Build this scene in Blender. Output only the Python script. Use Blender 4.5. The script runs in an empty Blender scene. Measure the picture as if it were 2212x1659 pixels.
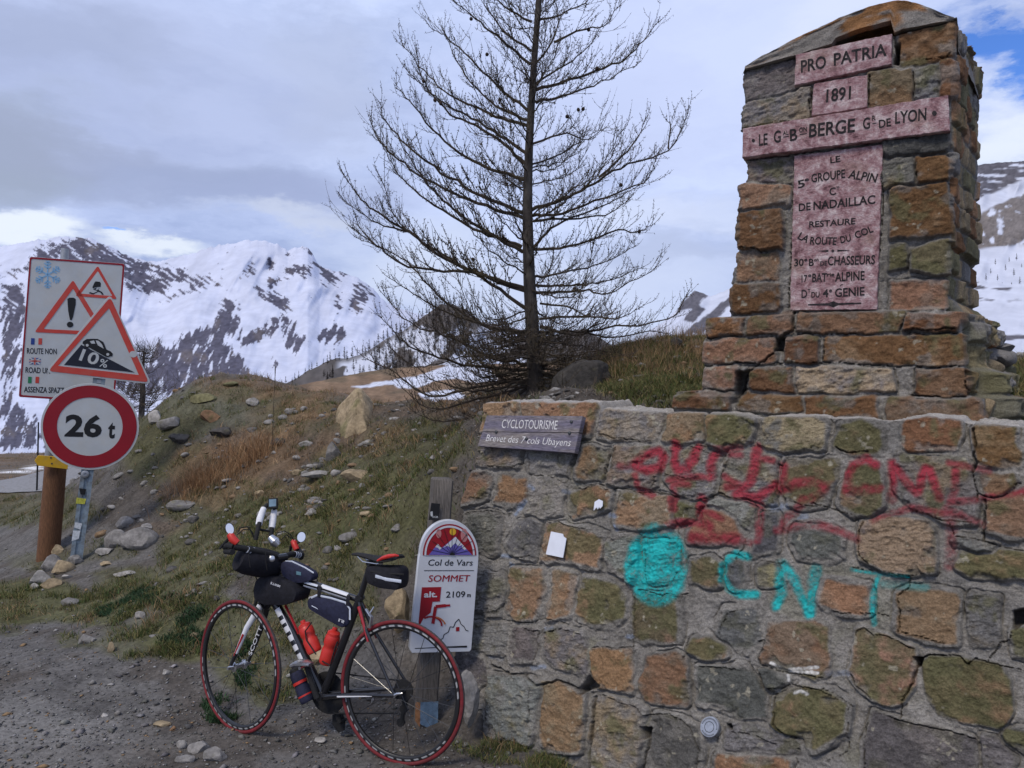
import bpy, bmesh, math, random
import numpy as np
from mathutils import Vector, Matrix

R = math.radians
scene = bpy.context.scene
# ------------------------------------------------------------------ camera, sky, sun, exposure
CAMZ, F, CX, CY = 1.78, 1660.0, 1106.0, 829.5      # eye height; focal length and centre on a 2212 x 1659 picture
cam_d = bpy.data.cameras.new('camera')
cam_d.sensor_width = 36.0
cam_d.lens = F / 2212.0 * 36.0
cam_d.clip_start = 0.05
cam_d.clip_end = 20000
cam = bpy.data.objects.new('camera', cam_d)
cam.location = (0, 0, CAMZ)
cam.rotation_euler = (R(90), 0, 0)
scene.collection.objects.link(cam)
scene.camera = cam
scene.view_settings.view_transform = 'Standard'
scene.view_settings.look = 'None'
scene.view_settings.exposure = 0.56
scene.view_settings.gamma = 1.0
scene.cycles.max_bounces = 5
scene.cycles.transparent_max_bounces = 12

SUN_EL, SUN_AZ = R(52), R(215)                       # azimuth clockwise from +Y: behind the camera, a little left

def sky_dir(x, y):
    v = Vector(((x - CX) / F, 1.0, (CY - y) / F))
    return v.normalized()

def make_world():
    w = bpy.data.worlds.new('World')
    scene.world = w
    w.use_nodes = True
    nt = w.node_tree
    nt.nodes.clear()
    N, L = nt.nodes.new, nt.links.new
    out = N('ShaderNodeOutputWorld')
    bg = N('ShaderNodeBackground')
    L(bg.outputs[0], out.inputs[0])
    sky = N('ShaderNodeTexSky')
    sky.sky_type = 'NISHITA'
    sky.sun_disc = False
    sky.sun_elevation = SUN_EL
    sky.sun_rotation = SUN_AZ
    sky.altitude = 2100
    tc = N('ShaderNodeTexCoord')
    # warped direction, so that cloud edges are ragged
    nz = N('ShaderNodeTexNoise'); nz.inputs['Scale'].default_value = 4.5; nz.inputs['Detail'].default_value = 7; nz.inputs['Roughness'].default_value = .6
    mp = N('ShaderNodeMapping'); mp.inputs['Scale'].default_value = (1, 1, 2.6)
    L(tc.outputs['Generated'], mp.inputs[0]); L(mp.outputs[0], nz.inputs['Vector'])
    sub = N('ShaderNodeVectorMath'); sub.operation = 'SUBTRACT'; sub.inputs[1].default_value = (.5, .5, .5)
    L(nz.outputs['Color'], sub.inputs[0])
    sc = N('ShaderNodeVectorMath'); sc.operation = 'MULTIPLY'; sc.inputs[1].default_value = (.30, .30, .17)
    L(sub.outputs[0], sc.inputs[0])
    wd = N('ShaderNodeVectorMath'); wd.operation = 'ADD'
    L(tc.outputs['Generated'], wd.inputs[0]); L(sc.outputs[0], wd.inputs[1])

    def blob(x, y, rx, ry, soft=1.0):
        c = sky_dir(x, y)
        a = N('ShaderNodeVectorMath'); a.operation = 'SUBTRACT'; a.inputs[1].default_value = c
        L(wd.outputs[0], a.inputs[0])
        m = N('ShaderNodeVectorMath'); m.operation = 'MULTIPLY'
        k = 1.0 / Vector(((x - CX) / F, 1, (CY - y) / F)).length
        m.inputs[1].default_value = (F / rx / k, F / rx / k, F / ry / k)
        L(a.outputs[0], m.inputs[0])
        ln = N('ShaderNodeVectorMath'); ln.operation = 'LENGTH'; L(m.outputs[0], ln.inputs[0])
        mr = N('ShaderNodeMapRange'); mr.interpolation_type = 'SMOOTHERSTEP'
        mr.inputs['From Min'].default_value = 1.0 + .35 * soft; mr.inputs['From Max'].default_value = max(0.0, 1.0 - .8 * soft)
        L(ln.outputs['Value'], mr.inputs['Value'])
        return mr.outputs[0]

    def mixc(fac, a, b, strength=1.0):
        mx = N('ShaderNodeMix'); mx.data_type = 'RGBA'
        if strength != 1.0:
            ml = N('ShaderNodeMath'); ml.operation = 'MULTIPLY'; ml.inputs[1].default_value = strength
            L(fac, ml.inputs[0]); fac = ml.outputs[0]
        L(fac, mx.inputs['Factor']); L(a, mx.inputs[6])
        if isinstance(b, tuple): mx.inputs[7].default_value = (*b, 1)
        else: L(b, mx.inputs[7])
        return mx.outputs[2]

    # base cloud deck: large soft lilac grey variation
    n2 = N('ShaderNodeTexNoise'); n2.inputs['Scale'].default_value = 2.2; n2.inputs['Detail'].default_value = 6; n2.inputs['Roughness'].default_value = .58
    mp2 = N('ShaderNodeMapping'); mp2.inputs['Scale'].default_value = (1, 1, 3.4); mp2.inputs['Location'].default_value = (3.1, 1.7, .4)
    L(wd.outputs[0], mp2.inputs[0]); L(mp2.outputs[0], n2.inputs['Vector'])
    cr = N('ShaderNodeValToRGB')
    e = cr.color_ramp.elements
    e[0].position = .36; e[0].color = (.35, .435, .70, 1)
    e[1].position = .63; e[1].color = (.60, .70, 1.0, 1)
    L(n2.outputs['Fac'], cr.inputs[0])
    col = cr.outputs[0]
    for (x, y, rx, ry, c, s, soft) in SKY_BLOBS:
        col = mixc(blob(x, y, rx, ry, soft), col, c, s)
    # holes in the deck where the blue sky shows
    sk = N('ShaderNodeVectorMath'); sk.operation = 'MULTIPLY'; sk.inputs[1].default_value = (.075, .115, .19)
    L(sky.outputs[0], sk.inputs[0])
    n3 = N('ShaderNodeTexNoise'); n3.inputs['Scale'].default_value = 11; n3.inputs['Detail'].default_value = 6; n3.inputs['Roughness'].default_value = .55
    L(wd.outputs[0], n3.inputs['Vector'])
    m3 = N('ShaderNodeMapRange'); m3.inputs['From Min'].default_value = .68; m3.inputs['From Max'].default_value = .46
    L(n3.outputs['Fac'], m3.inputs['Value'])
    for (x, y, rx, ry, s) in SKY_HOLES:
        b = blob(x, y, rx, ry, .8)
        ml = N('ShaderNodeMath'); ml.operation = 'MULTIPLY'; L(b, ml.inputs[0]); L(m3.outputs[0], ml.inputs[1])
        col = mixc(ml.outputs[0], col, sk.outputs[0], s)
    L(col, bg.inputs['Color'])
    bg.inputs['Strength'].default_value = .72

SKY_BLOBS = [  # x, y, rx, ry, colour, strength, softness
    (250, 170, 620, 230, (.40, .465, .70), .65, 1), (130, 90, 300, 90, (.35, .41, .60), .55, 1), (760, 230, 260, 60, (.38, .445, .68), .5, 1), (380, 395, 560, 85, (.315, .375, .575), .75, .9), (720, 430, 300, 60, (.35, .415, .65), .55, 1), (20, 330, 200, 140, (.33, .385, .48), .6, 1),
    (120, 300, 260, 50, (.34, .39, .56), .5, 1),
    (20, 485, 190, 45, (.80, .87, .97), .95, .8), (330, 550, 130, 32, (.78, .85, .96), .9, .8), (640, 485, 120, 30, (.58, .64, .80), .7, 1),
    (900, 590, 260, 110, (.62, .70, .90), .85, 1), (1250, 640, 420, 120, (.60, .68, .90), .85, 1), (1500, 470, 260, 60, (.66, .73, .92), .6, 1),
    (1280, 330, 260, 70, (.46, .53, .77), .5, 1), (1480, 560, 170, 40, (.42, .49, .70), .6, 1), (720, 180, 200, 160, (.47, .54, .75), .6, 1),
    (1500, 120, 520, 300, (.62, .70, .98), .7, 1), (1250, 200, 300, 160, (.56, .64, .92), .5, 1), (1800, 20, 150, 60, (.70, .77, .97), .7, 1),
    (2165, 270, 110, 75, (.74, .81, .97), .9, .9), (2180, 320, 160, 40, (.78, .85, .97), .8, 1)]
SKY_HOLES = [(2165, 95, 135, 190, 1.0), (2190, 170, 80, 90, 1.0), (262, 524, 26, 10, .85)]
make_world()

sun_d = bpy.data.lights.new('sun', 'SUN')
sun_d.energy = 1.5
sun_d.angle = R(16)
sun_d.color = (1.0, .90, .76)
sun = bpy.data.objects.new('sun', sun_d)
sd = Vector((math.sin(SUN_AZ) * math.cos(SUN_EL), math.cos(SUN_AZ) * math.cos(SUN_EL), math.sin(SUN_EL)))
sun.rotation_euler = (-sd).to_track_quat('-Z', 'Y').to_euler()
sun.location = sd * 50
scene.collection.objects.link(sun)

# ------------------------------------------------------------------ helpers
PZ = {'A': (1003, 856.7, .2353), 'B': (1355.5, 867.5, .2353), 'C': (1751.3, 867.5, .2353),
      'D': (1003, 1247, .2484), 'E': (1355.5, 1247, .2484), 'F': (1751.3, 1247, .2484),
      'K': (379.5, 1030, .3791), 'M': (1491, 0, .3269), 'N': (1436.8, 488, .3505),
      'T': (704.9, 0, .5555), 'S': (0, 488, .4573), 'H': (0, 460.9, .3922), 'P': (0, 0, 1.0)}

def zp(k, pts):
    """traced points of one enlarged view -> points of the 2212 x 1659 picture"""
    ox, oy, s = PZ[k]
    return [(ox + s * p[0], oy + s * p[1]) for p in pts]

def U(x, y, d):
    return Vector(((x - CX) / F * d, d, CAMZ - (y - CY) / F * d))

def proj(P):
    P = np.asarray(P, float)
    d = np.maximum(P[..., 1], .05)
    return CX + P[..., 0] / d * F, CY - (P[..., 2] - CAMZ) / d * F

class Plane:
    """a plane in the place: origin, along, up, normal towards the viewer's side"""
    def __init__(s, o, ex, ey):
        s.o = Vector(o); s.ex = Vector(ex).normalized()
        ey = Vector(ey); s.ey = (ey - s.ex * ey.dot(s.ex)).normalized()
        s.n = s.ex.cross(s.ey)
        if s.n.dot(s.o - Vector((0, 0, CAMZ))) > 0: s.n = -s.n
    def at(s, a, b, h=0.0):
        return s.o + s.ex * a + s.ey * b + s.n * h
    def st(s, x, y, h=0.0):
        c = Vector((0, 0, CAMZ)); d = Vector(((x - CX) / F, 1, (CY - y) / F))
        o = s.o + s.n * h
        t = (o - c).dot(s.n) / d.dot(s.n)
        p = c + d * t - o
        return (p.dot(s.ex), p.dot(s.ey))
    def px(s, x, y, h=0.0):
        a, b = s.st(x, y, h)
        return s.at(a, b, h)
    def grid(s, A, B, H):
        o, ex, ey, n = (np.array(v) for v in (s.o, s.ex, s.ey, s.n))
        return o + A[..., None] * ex + B[..., None] * ey + H[..., None] * n

# ---- numpy noise
def _hash(ix, iy, iz, seed):
    h = (ix.astype(np.int64) * 374761393 + iy.astype(np.int64) * 668265263 + iz.astype(np.int64) * 2147483647 + seed * 1274126177) & 0xffffffff
    h = ((h ^ (h >> 13)) * 1274126177) & 0xffffffff
    h = ((h ^ (h >> 15)) * 2246822519) & 0xffffffff
    return ((h ^ (h >> 16)) & 0xffffff) / float(0xffffff)

def vnoise(x, y, z=None, seed=0):
    x = np.asarray(x, float); y = np.asarray(y, float)
    z = np.zeros_like(x) if z is None else np.asarray(z, float)
    ix, iy, iz = np.floor(x), np.floor(y), np.floor(z)
    fx, fy, fz = x - ix, y - iy, z - iz
    fx = fx * fx * (3 - 2 * fx); fy = fy * fy * (3 - 2 * fy); fz = fz * fz * (3 - 2 * fz)
    r = 0
    for dz in (0, 1):
        if dz == 1 and not np.any(fz): break
        for dy in (0, 1):
            for dx in (0, 1):
                w = (fx if dx else 1 - fx) * (fy if dy else 1 - fy) * (fz if dz else 1 - fz)
                r = r + w * _hash(ix + dx, iy + dy, iz + dz, seed)
    return r * 2 - 1

def fbm(x, y, z=None, oct=4, seed=0, gain=.5, lac=2.03):
    a, s, r = 1.0, 0, 0
    x = np.asarray(x, float); y = np.asarray(y, float)
    for i in range(oct):
        r = r + a * vnoise(x, y, z, seed + i * 17); s += a; a *= gain
        x = x * lac + 11.3; y = y * lac + 5.7
        if z is not None: z = np.asarray(z) * lac + 3.1
    return r / s

def sstep(a, b, x):
    t = np.clip((x - a) / (b - a), 0, 1)
    return t * t * (3 - 2 * t)

def poly_sd(px, py, poly):
    """signed distance (inside positive) of points to a polygon"""
    d2 = np.full(px.shape, 1e18); ins = np.zeros(px.shape, bool)
    n = len(poly)
    for i in range(n):
        ax, ay = poly[i]; bx, by = poly[(i + 1) % n]
        ex, ey = bx - ax, by - ay
        t = np.clip(((px - ax) * ex + (py - ay) * ey) / (ex * ex + ey * ey + 1e-9), 0, 1)
        d2 = np.minimum(d2, (px - ax - t * ex) ** 2 + (py - ay - t * ey) ** 2)
        c = ((ay > py) != (by > py)) & (px < (bx - ax) * (py - ay) / (by - ay + 1e-12) + ax)
        ins ^= c
    d = np.sqrt(d2)
    return np.where(ins, d, -d)

def line_d(px, py, pts):
    d2 = np.full(px.shape, 1e18)
    for (ax, ay), (bx, by) in zip(pts[:-1], pts[1:]):
        ex, ey = bx - ax, by - ay
        t = np.clip(((px - ax) * ex + (py - ay) * ey) / (ex * ex + ey * ey + 1e-9), 0, 1)
        d2 = np.minimum(d2, (px - ax - t * ex) ** 2 + (py - ay - t * ey) ** 2)
    return np.sqrt(d2)

# ---- objects
OFF = {}
def thing(name, label, cat, loc=(0, 0, 0), group=None):
    o = bpy.data.objects.new(name, None)
    scene.collection.objects.link(o)
    o.empty_display_size = .1
    o.location = loc
    o['label'] = label; o['category'] = cat
    if group: o['group'] = group
    OFF[o.name] = Vector(loc)
    return o

def tag(o, label=None, cat=None, group=None, kind=None):
    if label: o['label'] = label
    if cat: o['category'] = cat
    if group: o['group'] = group
    if kind: o['kind'] = kind
    return o

class MB:
    """collects world-space geometry for ONE mesh object"""
    def __init__(s):
        s.v = []; s.f = []; s.c = []; s.sm = True
    def add(s, v, f, col=None):
        b = len(s.v)
        s.v += [tuple(p) for p in v]
        s.f += [tuple(i + b for i in q) for q in f]
        s.c += [col if col is not None else (.5, .5, .5)] * len(v)
        return s
    def tube(s, pts, rad, n=8, col=None, cap=True, flat=None):
        pts = [Vector(p) for p in pts]
        if not isinstance(rad, (list, tuple)): rad = [rad] * len(pts)
        up = None; v = []; f = []
        for i, p in enumerate(pts):
            t = (pts[min(i + 1, len(pts) - 1)] - pts[max(i - 1, 0)])
            t = t.normalized() if t.length > 1e-9 else Vector((0, 0, 1))
            if up is None:
                up = Vector((0, 0, 1)) if abs(t.z) < .9 else Vector((1, 0, 0))
                if flat is not None: up = Vector(flat)
            a = (up - t * up.dot(t)).normalized(); b = t.cross(a); up = a
            r = rad[i]; ra, rb = (r if isinstance(r, tuple) else (r, r))
            for k in range(n):
                w = 2 * math.pi * k / n
                v.append(p + a * (math.cos(w) * ra) + b * (math.sin(w) * rb))
        for i in range(len(pts) - 1):
            for k in range(n):
                f.append((i * n + k, i * n + (k + 1) % n, (i + 1) * n + (k + 1) % n, (i + 1) * n + k))
        if cap and n > 2:
            f.append(tuple(range(n - 1, -1, -1))); f.append(tuple((len(pts) - 1) * n + k for k in range(n)))
        return s.add(v, f, col)
    def lathe(s, o, ax, prof, n=24, col=None, e1=None, cols=None):
        """prof: (distance along axis, radius)"""
        ax = Vector(ax).normalized(); o = Vector(o)
        t = Vector((0, 0, 1)) if abs(ax.z) < .9 else Vector((1, 0, 0))
        a = (t - ax * t.dot(ax)).normalized(); b = ax.cross(a)
        for i in range(len(prof) - 1):
            if cols is None: break
        v = []; f = []
        for (h, r) in prof:
            for k in range(n):
                w = 2 * math.pi * k / n
                v.append(o + ax * h + a * (math.cos(w) * r) + b * (math.sin(w) * r))
        for i in range(len(prof) - 1):
            for k in range(n):
                f.append((i * n + k, i * n + (k + 1) % n, (i + 1) * n + (k + 1) % n, (i + 1) * n + k))
        f.append(tuple(range(n - 1, -1, -1))); f.append(tuple((len(prof) - 1) * n + k for k in range(n)))
        base = len(s.v)
        s.add(v, f, col)
        if cols is not None:
            for i in range(len(prof)):
                for k in range(n): s.c[base + i * n + k] = cols[i]
        return s
    def prism(s, pl, poly, h0, h1, bev=0.0, col=None):
        """polygon (plane coordinates) raised from h0 to h1 on plane pl, with a small bevel on its front edge"""
        n = len(poly)
        area = sum(poly[i][0] * poly[(i + 1) % n][1] - poly[(i + 1) % n][0] * poly[i][1] for i in range(n))
        if area < 0: poly = poly[::-1]
        def inset(d):
            out = []
            for i in range(n):
                p0, p1, p2 = (Vector(poly[j % n]) for j in (i - 1, i, i + 1))
                e0 = (p1 - p0).normalized(); e1 = (p2 - p1).normalized()
                n0 = Vector((-e0.y, e0.x)); n1 = Vector((-e1.y, e1.x))
                m = (n0 + n1); m = m / max(.3, m.length_squared) * 2 if m.length > 1e-6 else n0
                out.append(p1 + m * d * .5 * 1.0)
            return out
        rings = [(poly, h0)]
        if bev: rings += [(poly, h1 - bev * math.copysign(1, h1 - h0)), (inset(bev * .35), h1 - .3 * bev * math.copysign(1, h1 - h0)), (inset(bev), h1)]
        else: rings += [(poly, h1)]
        v = []; f = []
        for (q, h) in rings: v += [pl.at(p[0], p[1], h) for p in q]
        for i in range(len(rings) - 1):
            for k in range(n): f.append((i * n + k, i * n + (k + 1) % n, (i + 1) * n + (k + 1) % n, (i + 1) * n + k))
        f.append(tuple(range(n - 1, -1, -1))); f.append(tuple((len(rings) - 1) * n + k for k in range(n)))
        return s.add(v, f, col)
    def box(s, c, a, b, d, col=None, bev=0):
        """centre and three half-axis vectors"""
        c, a, b, d = Vector(c), Vector(a), Vector(b), Vector(d)
        v = [c + a * i + b * j + d * k for i in (-1, 1) for j in (-1, 1) for k in (-1, 1)]
        return s.add(v, [(0, 1, 3, 2), (4, 6, 7, 5), (0, 4, 5, 1), (2, 3, 7, 6), (0, 2, 6, 4), (1, 5, 7, 3)], col)
    def build(s, name, m, parent=None, smooth=True, fix=True):
        me = bpy.data.meshes.new(name)
        off = OFF.get(parent.name, Vector((0, 0, 0))) if parent else Vector((0, 0, 0))
        me.from_pydata([(p[0] - off[0], p[1] - off[1], p[2] - off[2]) for p in s.v], [], s.f)
        at = me.attributes.new('Col', 'FLOAT_COLOR', 'POINT')
        at.data.foreach_set('color', np.hstack([np.array(s.c, float).reshape(-1, 3), np.ones((len(s.c), 1))]).ravel())
        if fix:
            bm = bmesh.new(); bm.from_mesh(me); bmesh.ops.recalc_face_normals(bm, faces=bm.faces); bm.to_mesh(me); bm.free()
        return finish(me, name, m, parent, smooth, off)

def finish(me, name, m, parent, smooth=True, off=None):
    if m: me.materials.append(m)
    if smooth:
        me.polygons.foreach_set('use_smooth', [True] * len(me.polygons))
        try: me.set_sharp_from_angle(angle=R(42))
        except Exception: pass
    me.update()
    o = bpy.data.objects.new(name, me)
    scene.collection.objects.link(o)
    if parent:
        o.parent = parent
        OFF[o.name] = off
    return o

def npmesh(name, V, Fq, m, parent=None, col=None, extra=None, smooth=True):
    """big mesh from arrays: V (n,3), Fq (k,4) or (k,3)"""
    off = OFF.get(parent.name, Vector((0, 0, 0))) if parent else Vector((0, 0, 0))
    me = bpy.data.meshes.new(name)
    V = np.asarray(V, np.float64) - np.array(off)
    Fq = np.asarray(Fq, np.int32)
    me.vertices.add(len(V)); me.vertices.foreach_set('co', V.astype(np.float32).ravel())
    k = Fq.shape[1]
    me.loops.add(Fq.size); me.loops.foreach_set('vertex_index', Fq.ravel())
    me.polygons.add(len(Fq)); me.polygons.foreach_set('loop_start', np.arange(0, Fq.size, k, dtype=np.int32))
    try: me.polygons.foreach_set('loop_total', np.full(len(Fq), k, np.int32))
    except Exception: pass
    me.update(calc_edges=True)
    if col is not None:
        at = me.attributes.new('Col', 'FLOAT_COLOR', 'POINT')
        at.data.foreach_set('color', np.hstack([np.asarray(col, float).reshape(-1, 3), np.ones((len(V), 1))]).astype(np.float32).ravel())
    for kx, a in (extra or {}).items():
        at = me.attributes.new(kx, 'FLOAT', 'POINT'); at.data.foreach_set('value', np.asarray(a, np.float32).ravel())
    if m: me.materials.append(m)
    if smooth: me.polygons.foreach_set('use_smooth', np.ones(len(Fq), bool))
    me.validate()
    o = bpy.data.objects.new(name, me)
    scene.collection.objects.link(o)
    if parent:
        o.parent = parent; OFF[o.name] = off
    return o

def grid_faces(nu, nv, keep=None):
    i = np.arange((nu) * (nv)).reshape(nv, nu)
    f = np.stack([i[:-1, :-1], i[:-1, 1:], i[1:, 1:], i[1:, :-1]], -1).reshape(-1, 4)
    if keep is not None: f = f[keep.reshape(-1)]
    return f

# ---- materials
def pmat(name, base=(.5, .5, .5), rough=.7, metal=0.0, var=.18, scale=30, bump=0.0, bscale=120, attr=False, spec=.3, detail=5, stretch=(1, 1, 1), tint=None, tfac=.5, tscale=4, alpha=None, coat=0):
    m = bpy.data.materials.new(name)
    m.use_nodes = True
    nt = m.node_tree; N, L = nt.nodes.new, nt.links.new
    b = nt.nodes['Principled BSDF']
    b.inputs['Roughness'].default_value = rough
    b.inputs['Metallic'].default_value = metal
    b.inputs['Specular IOR Level'].default_value = spec
    if coat: b.inputs['Coat Weight'].default_value = coat; b.inputs['Coat Roughness'].default_value = .15
    tc = N('ShaderNodeTexCoord')
    mp = N('ShaderNodeMapping'); mp.inputs['Scale'].default_value = stretch
    L(tc.outputs['Object'], mp.inputs[0])
    if attr:
        c = N('ShaderNodeAttribute'); c.attribute_name = 'Col'; c = c.outputs['Color']
    else:
        c = N('ShaderNodeRGB'); c.outputs[0].default_value = (*base, 1); c = c.outputs[0]
    if tint:
        n0 = N('ShaderNodeTexNoise'); n0.inputs['Scale'].default_value = tscale; n0.inputs['Detail'].default_value = 6
        L(mp.outputs[0], n0.inputs['Vector'])
        mr = N('ShaderNodeMapRange'); mr.inputs['From Min'].default_value = .45; mr.inputs['From Max'].default_value = .65; mr.inputs['To Max'].default_value = tfac
        L(n0.outputs['Fac'], mr.inputs['Value'])
        mx = N('ShaderNodeMix'); mx.data_type = 'RGBA'; L(mr.outputs[0], mx.inputs['Factor']); L(c, mx.inputs[6]); mx.inputs[7].default_value = (*tint, 1)
        c = mx.outputs[2]
    if var:
        n1 = N('ShaderNodeTexNoise'); n1.inputs['Scale'].default_value = scale; n1.inputs['Detail'].default_value = detail; n1.inputs['Roughness'].default_value = .62
        L(mp.outputs[0], n1.inputs['Vector'])
        mr = N('ShaderNodeMapRange'); mr.inputs['From Min'].default_value = .25; mr.inputs['From Max'].default_value = .75
        mr.inputs['To Min'].default_value = 1 - var * 1.6; mr.inputs['To Max'].default_value = 1 + var * 1.6
        L(n1.outputs['Fac'], mr.inputs['Value'])
        vm = N('ShaderNodeVectorMath'); vm.operation = 'SCALE'; L(c, vm.inputs[0]); L(mr.outputs[0], vm.inputs['Scale'])
        c = vm.outputs[0]
    L(c, b.inputs['Base Color'])
    if bump:
        n2 = N('ShaderNodeTexNoise'); n2.inputs['Scale'].default_value = bscale; n2.inputs['Detail'].default_value = 6; n2.inputs['Roughness'].default_value = .65
        L(mp.outputs[0], n2.inputs['Vector'])
        bp = N('ShaderNodeBump'); bp.inputs['Strength'].default_value = bump; bp.inputs['Distance'].default_value = .01
        L(n2.outputs['Fac'], bp.inputs['Height']); L(bp.outputs[0], b.inputs['Normal'])
    if alpha:
        a = N('ShaderNodeAttribute'); a.attribute_name = alpha
        L(a.outputs['Fac'], b.inputs['Alpha'])
    return m

rng = np.random.default_rng(7)
random.seed(7)
# ------------------------------------------------------------------ the wall's plane (needed by the terrain)
WB = Vector((-.155, 3.89, 0))                     # foot of the wall's left end
WD = Vector((.796, -.605, 0))                     # along the wall, to the right and nearer
BAT = .25                                         # batter: it leans back as it rises
WUP = Vector((.605 * BAT, .796 * BAT, 1))
WALL = Plane(WB, WD, WUP)
WN = Vector((.605, .796, 0))                      # into the bank

# ------------------------------------------------------------------ terrain
CTRL = []                                          # x, y, depth on the picture -> points on the ground
for (x, y, d) in [(510, 1590, 3.88), (300, 1360, 5.1), (450, 1250, 5.6), (620, 1100, 6.6), (700, 1000, 7.6), (880, 1230, 4.75), (890, 1100, 5.2), (960, 990, 5.3),
                  (1020, 900, 5.4), (600, 900, 9), (470, 815, 10), (540, 822, 11), (620, 832, 11), (720, 856, 9.5), (790, 880, 8), (330, 905, 10.5), (390, 840, 10.6), (335, 1000, 8.7),
                  (320, 1100, 7.7), (160, 1195, 7.5), (40, 1190, 8.3), (0, 1090, 12), (200, 1060, 11.5), (240, 980, 14), (900, 960, 6.6), (180, 1300, 6.3), (30, 1290, 6.4), (560, 1200, 5.6), (720, 1180, 5.6), (640, 1400, 4.6),
                  (760, 1330, 4.7), (1160, 862, 6.5), (1300, 850, 5.6), (1400, 770, 6.2), (1480, 745, 6.6), (1300, 760, 7.5), (2190, 850, 4.4), (2300, 800, 6), (1000, 888, 9.5), (1150, 852, 10), (850, 884, 9.5), (930, 890, 9.5), (660, 850, 10.5), (760, 876, 11), (900, 890, 12), (1080, 880, 8.5)]:
    CTRL.append(U(x, y, d))
for (X, Y, Z) in [(-6, 2, 0), (-3, 2, 0), (-1, 2, 0), (-1, 3.3, 0), (-2.2, 3.6, 0), (-3.5, 4.2, .02), (-6, 4.5, 0), (0, 0, 0), (3, 0, 0), (-10, 5, -.05), (-12, 12, -.15), (-20, 14, -.2),
                  (-9, 17, -.26), (-20, 22, -.42), (-12, 24, -.45), (-8, 20, -.2), (-20, 34, -.62), (-8, 30, -.4), (-2, 16, 1.0), (-4, 14, 1.25), (2, 20, 1.2), (8, 14, 2.0), (4, 9, 2.1), (-2, 26, .6), (6, 30, 1.2), (-.5, 4.25, .12),
                  (2.5, 5, 1.7), (1.2, 4.2, 1.64), (1.9, 3.7, 1.63), (.4, 4.6, 1.58), (2.4, 3.2, 1.65), (3.5, 3.0, 1.7), (4, 5, 1.9), (-3.2, 6.9, .2), (0, -6, -.1), (-8, -6, -.1), (6, -4, 0)]:
    CTRL.append(Vector((X, Y, Z)))
CP = np.array([tuple(p) for p in CTRL])
def _tps(r2):
    return np.where(r2 > 1e-12, .5 * r2 * np.log(np.maximum(r2, 1e-12)), 0)
_n = len(CP)
_K = _tps(((CP[:, None, :2] - CP[None, :, :2]) ** 2).sum(-1)) + np.eye(_n) * .12
_Pm = np.hstack([np.ones((_n, 1)), CP[:, :2]])
_A = np.vstack([np.hstack([_K, _Pm]), np.hstack([_Pm.T, np.zeros((3, 3))])])
_w = np.linalg.solve(_A, np.concatenate([CP[:, 2], np.zeros(3)]))
def smooth_z(X, Y):
    X = np.asarray(X, float); Y = np.asarray(Y, float)
    z = _w[_n] + _w[_n + 1] * X + _w[_n + 2] * Y
    for i in range(_n):
        z = z + _w[i] * _tps((X - CP[i, 0]) ** 2 + (Y - CP[i, 1]) ** 2)
    return z
def ground_z(X, Y):
    X = np.asarray(X, float); Y = np.asarray(Y, float)
    z = smooth_z(X, Y)
    s = (X - WB.x) * WD.x + (Y - WB.y) * WD.y         # along the wall
    t = (X - WB.x) * WN.x + (Y - WB.y) * WN.y         # behind its foot
    # front of the wall line: gravel apron; behind: the bank it holds up
    left = sstep(-1.6, -.05, s)
    front = 1 - sstep(.46, .62, t)
    flat = .02 * fbm(X * .8, Y * .8, seed=3)
    back = np.where(s > .05, np.clip(z, 1.52, 2.4), z)
    z = np.where(s > .0, front * flat + (1 - front) * back, z)
    zn = np.where(s <= 0, (1 - sstep(-.35, .9, t)) * flat + sstep(-.35, .9, t) * z, z)
    k = sstep(-2.4, -.9, s) * (s <= 0)
    z = np.where(s <= 0, z * (1 - k) + zn * k, z)
    near = sstep(3.9, 2.6, Y) * (s < .3)
    z = z * (1 - near) + flat * near
    # lumps
    amp = np.clip(np.abs(z) * .6 + .25, .25, 1.0) * np.clip(Y / 7, .45, 1.0) * (1 - .75 * near)
    z = z + amp * (.07 * fbm(X * .9, Y * .9, oct=3, seed=11) + .06 * fbm(X * 3.1, Y * 3.1, oct=4, seed=5) + .03 * fbm(X * 8, Y * 8, oct=4, seed=6)) * sstep(30, 12, np.abs(Y - 4)) 
    z = z + .011 * fbm(X * 11, Y * 11, oct=4, seed=9, gain=.6)
    far = sstep(26, 70, np.hypot(X, np.maximum(Y, 0)))
    far = np.where(Y > 0, far, 0)
    return z * (1 - far) + far * (-3.0 - .16 * np.maximum(Y - 26, 0)) 

def hit(x, y, d0=2.2, d1=60):
    """where the viewing ray through a traced point meets the ground"""
    d = d0
    dx, dz = (x - CX) / F, (CY - y) / F
    ds = np.geomspace(d0, d1, 1600)
    g = ground_z(dx * ds, ds)
    h = CAMZ + dz * ds
    k = np.argmax(h < g)
    if not (h < g).any(): k = len(ds) - 1
    return Vector((dx * ds[k], ds[k], float(g[k])))

def spaced(segs):
    out = []
    for a, b, st in segs: out += list(np.arange(a, b - 1e-9, st))
    return np.array(out + [segs[-1][1]])
def ramp(a, b, s0, k):
    out = [a]; s = s0
    while (out[-1] < b if b > a else out[-1] > b):
        out.append(out[-1] + (s if b > a else -s)); s *= k
    return out[1:]
gx = np.array(sorted(set(np.round(list(np.arange(-4.4, 2.6, .026)) + ramp(-4.4, -220, .03, 1.035) + ramp(2.58, 220, .03, 1.05), 4))))
gy = np.array(sorted(set(np.round(list(np.arange(2.3, 7.2, .028)) + ramp(7.18, 300, .03, 1.016) + ramp(2.3, -60, .03, 1.09), 4))))
GX, GY = np.meshgrid(gx, gy)
GZ = ground_z(GX, GY)
GV = np.stack([GX, GY, GZ], -1)
gpx, gpy = proj(GV)
gpy = np.where(GY < .6, 3000, gpy)

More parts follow.
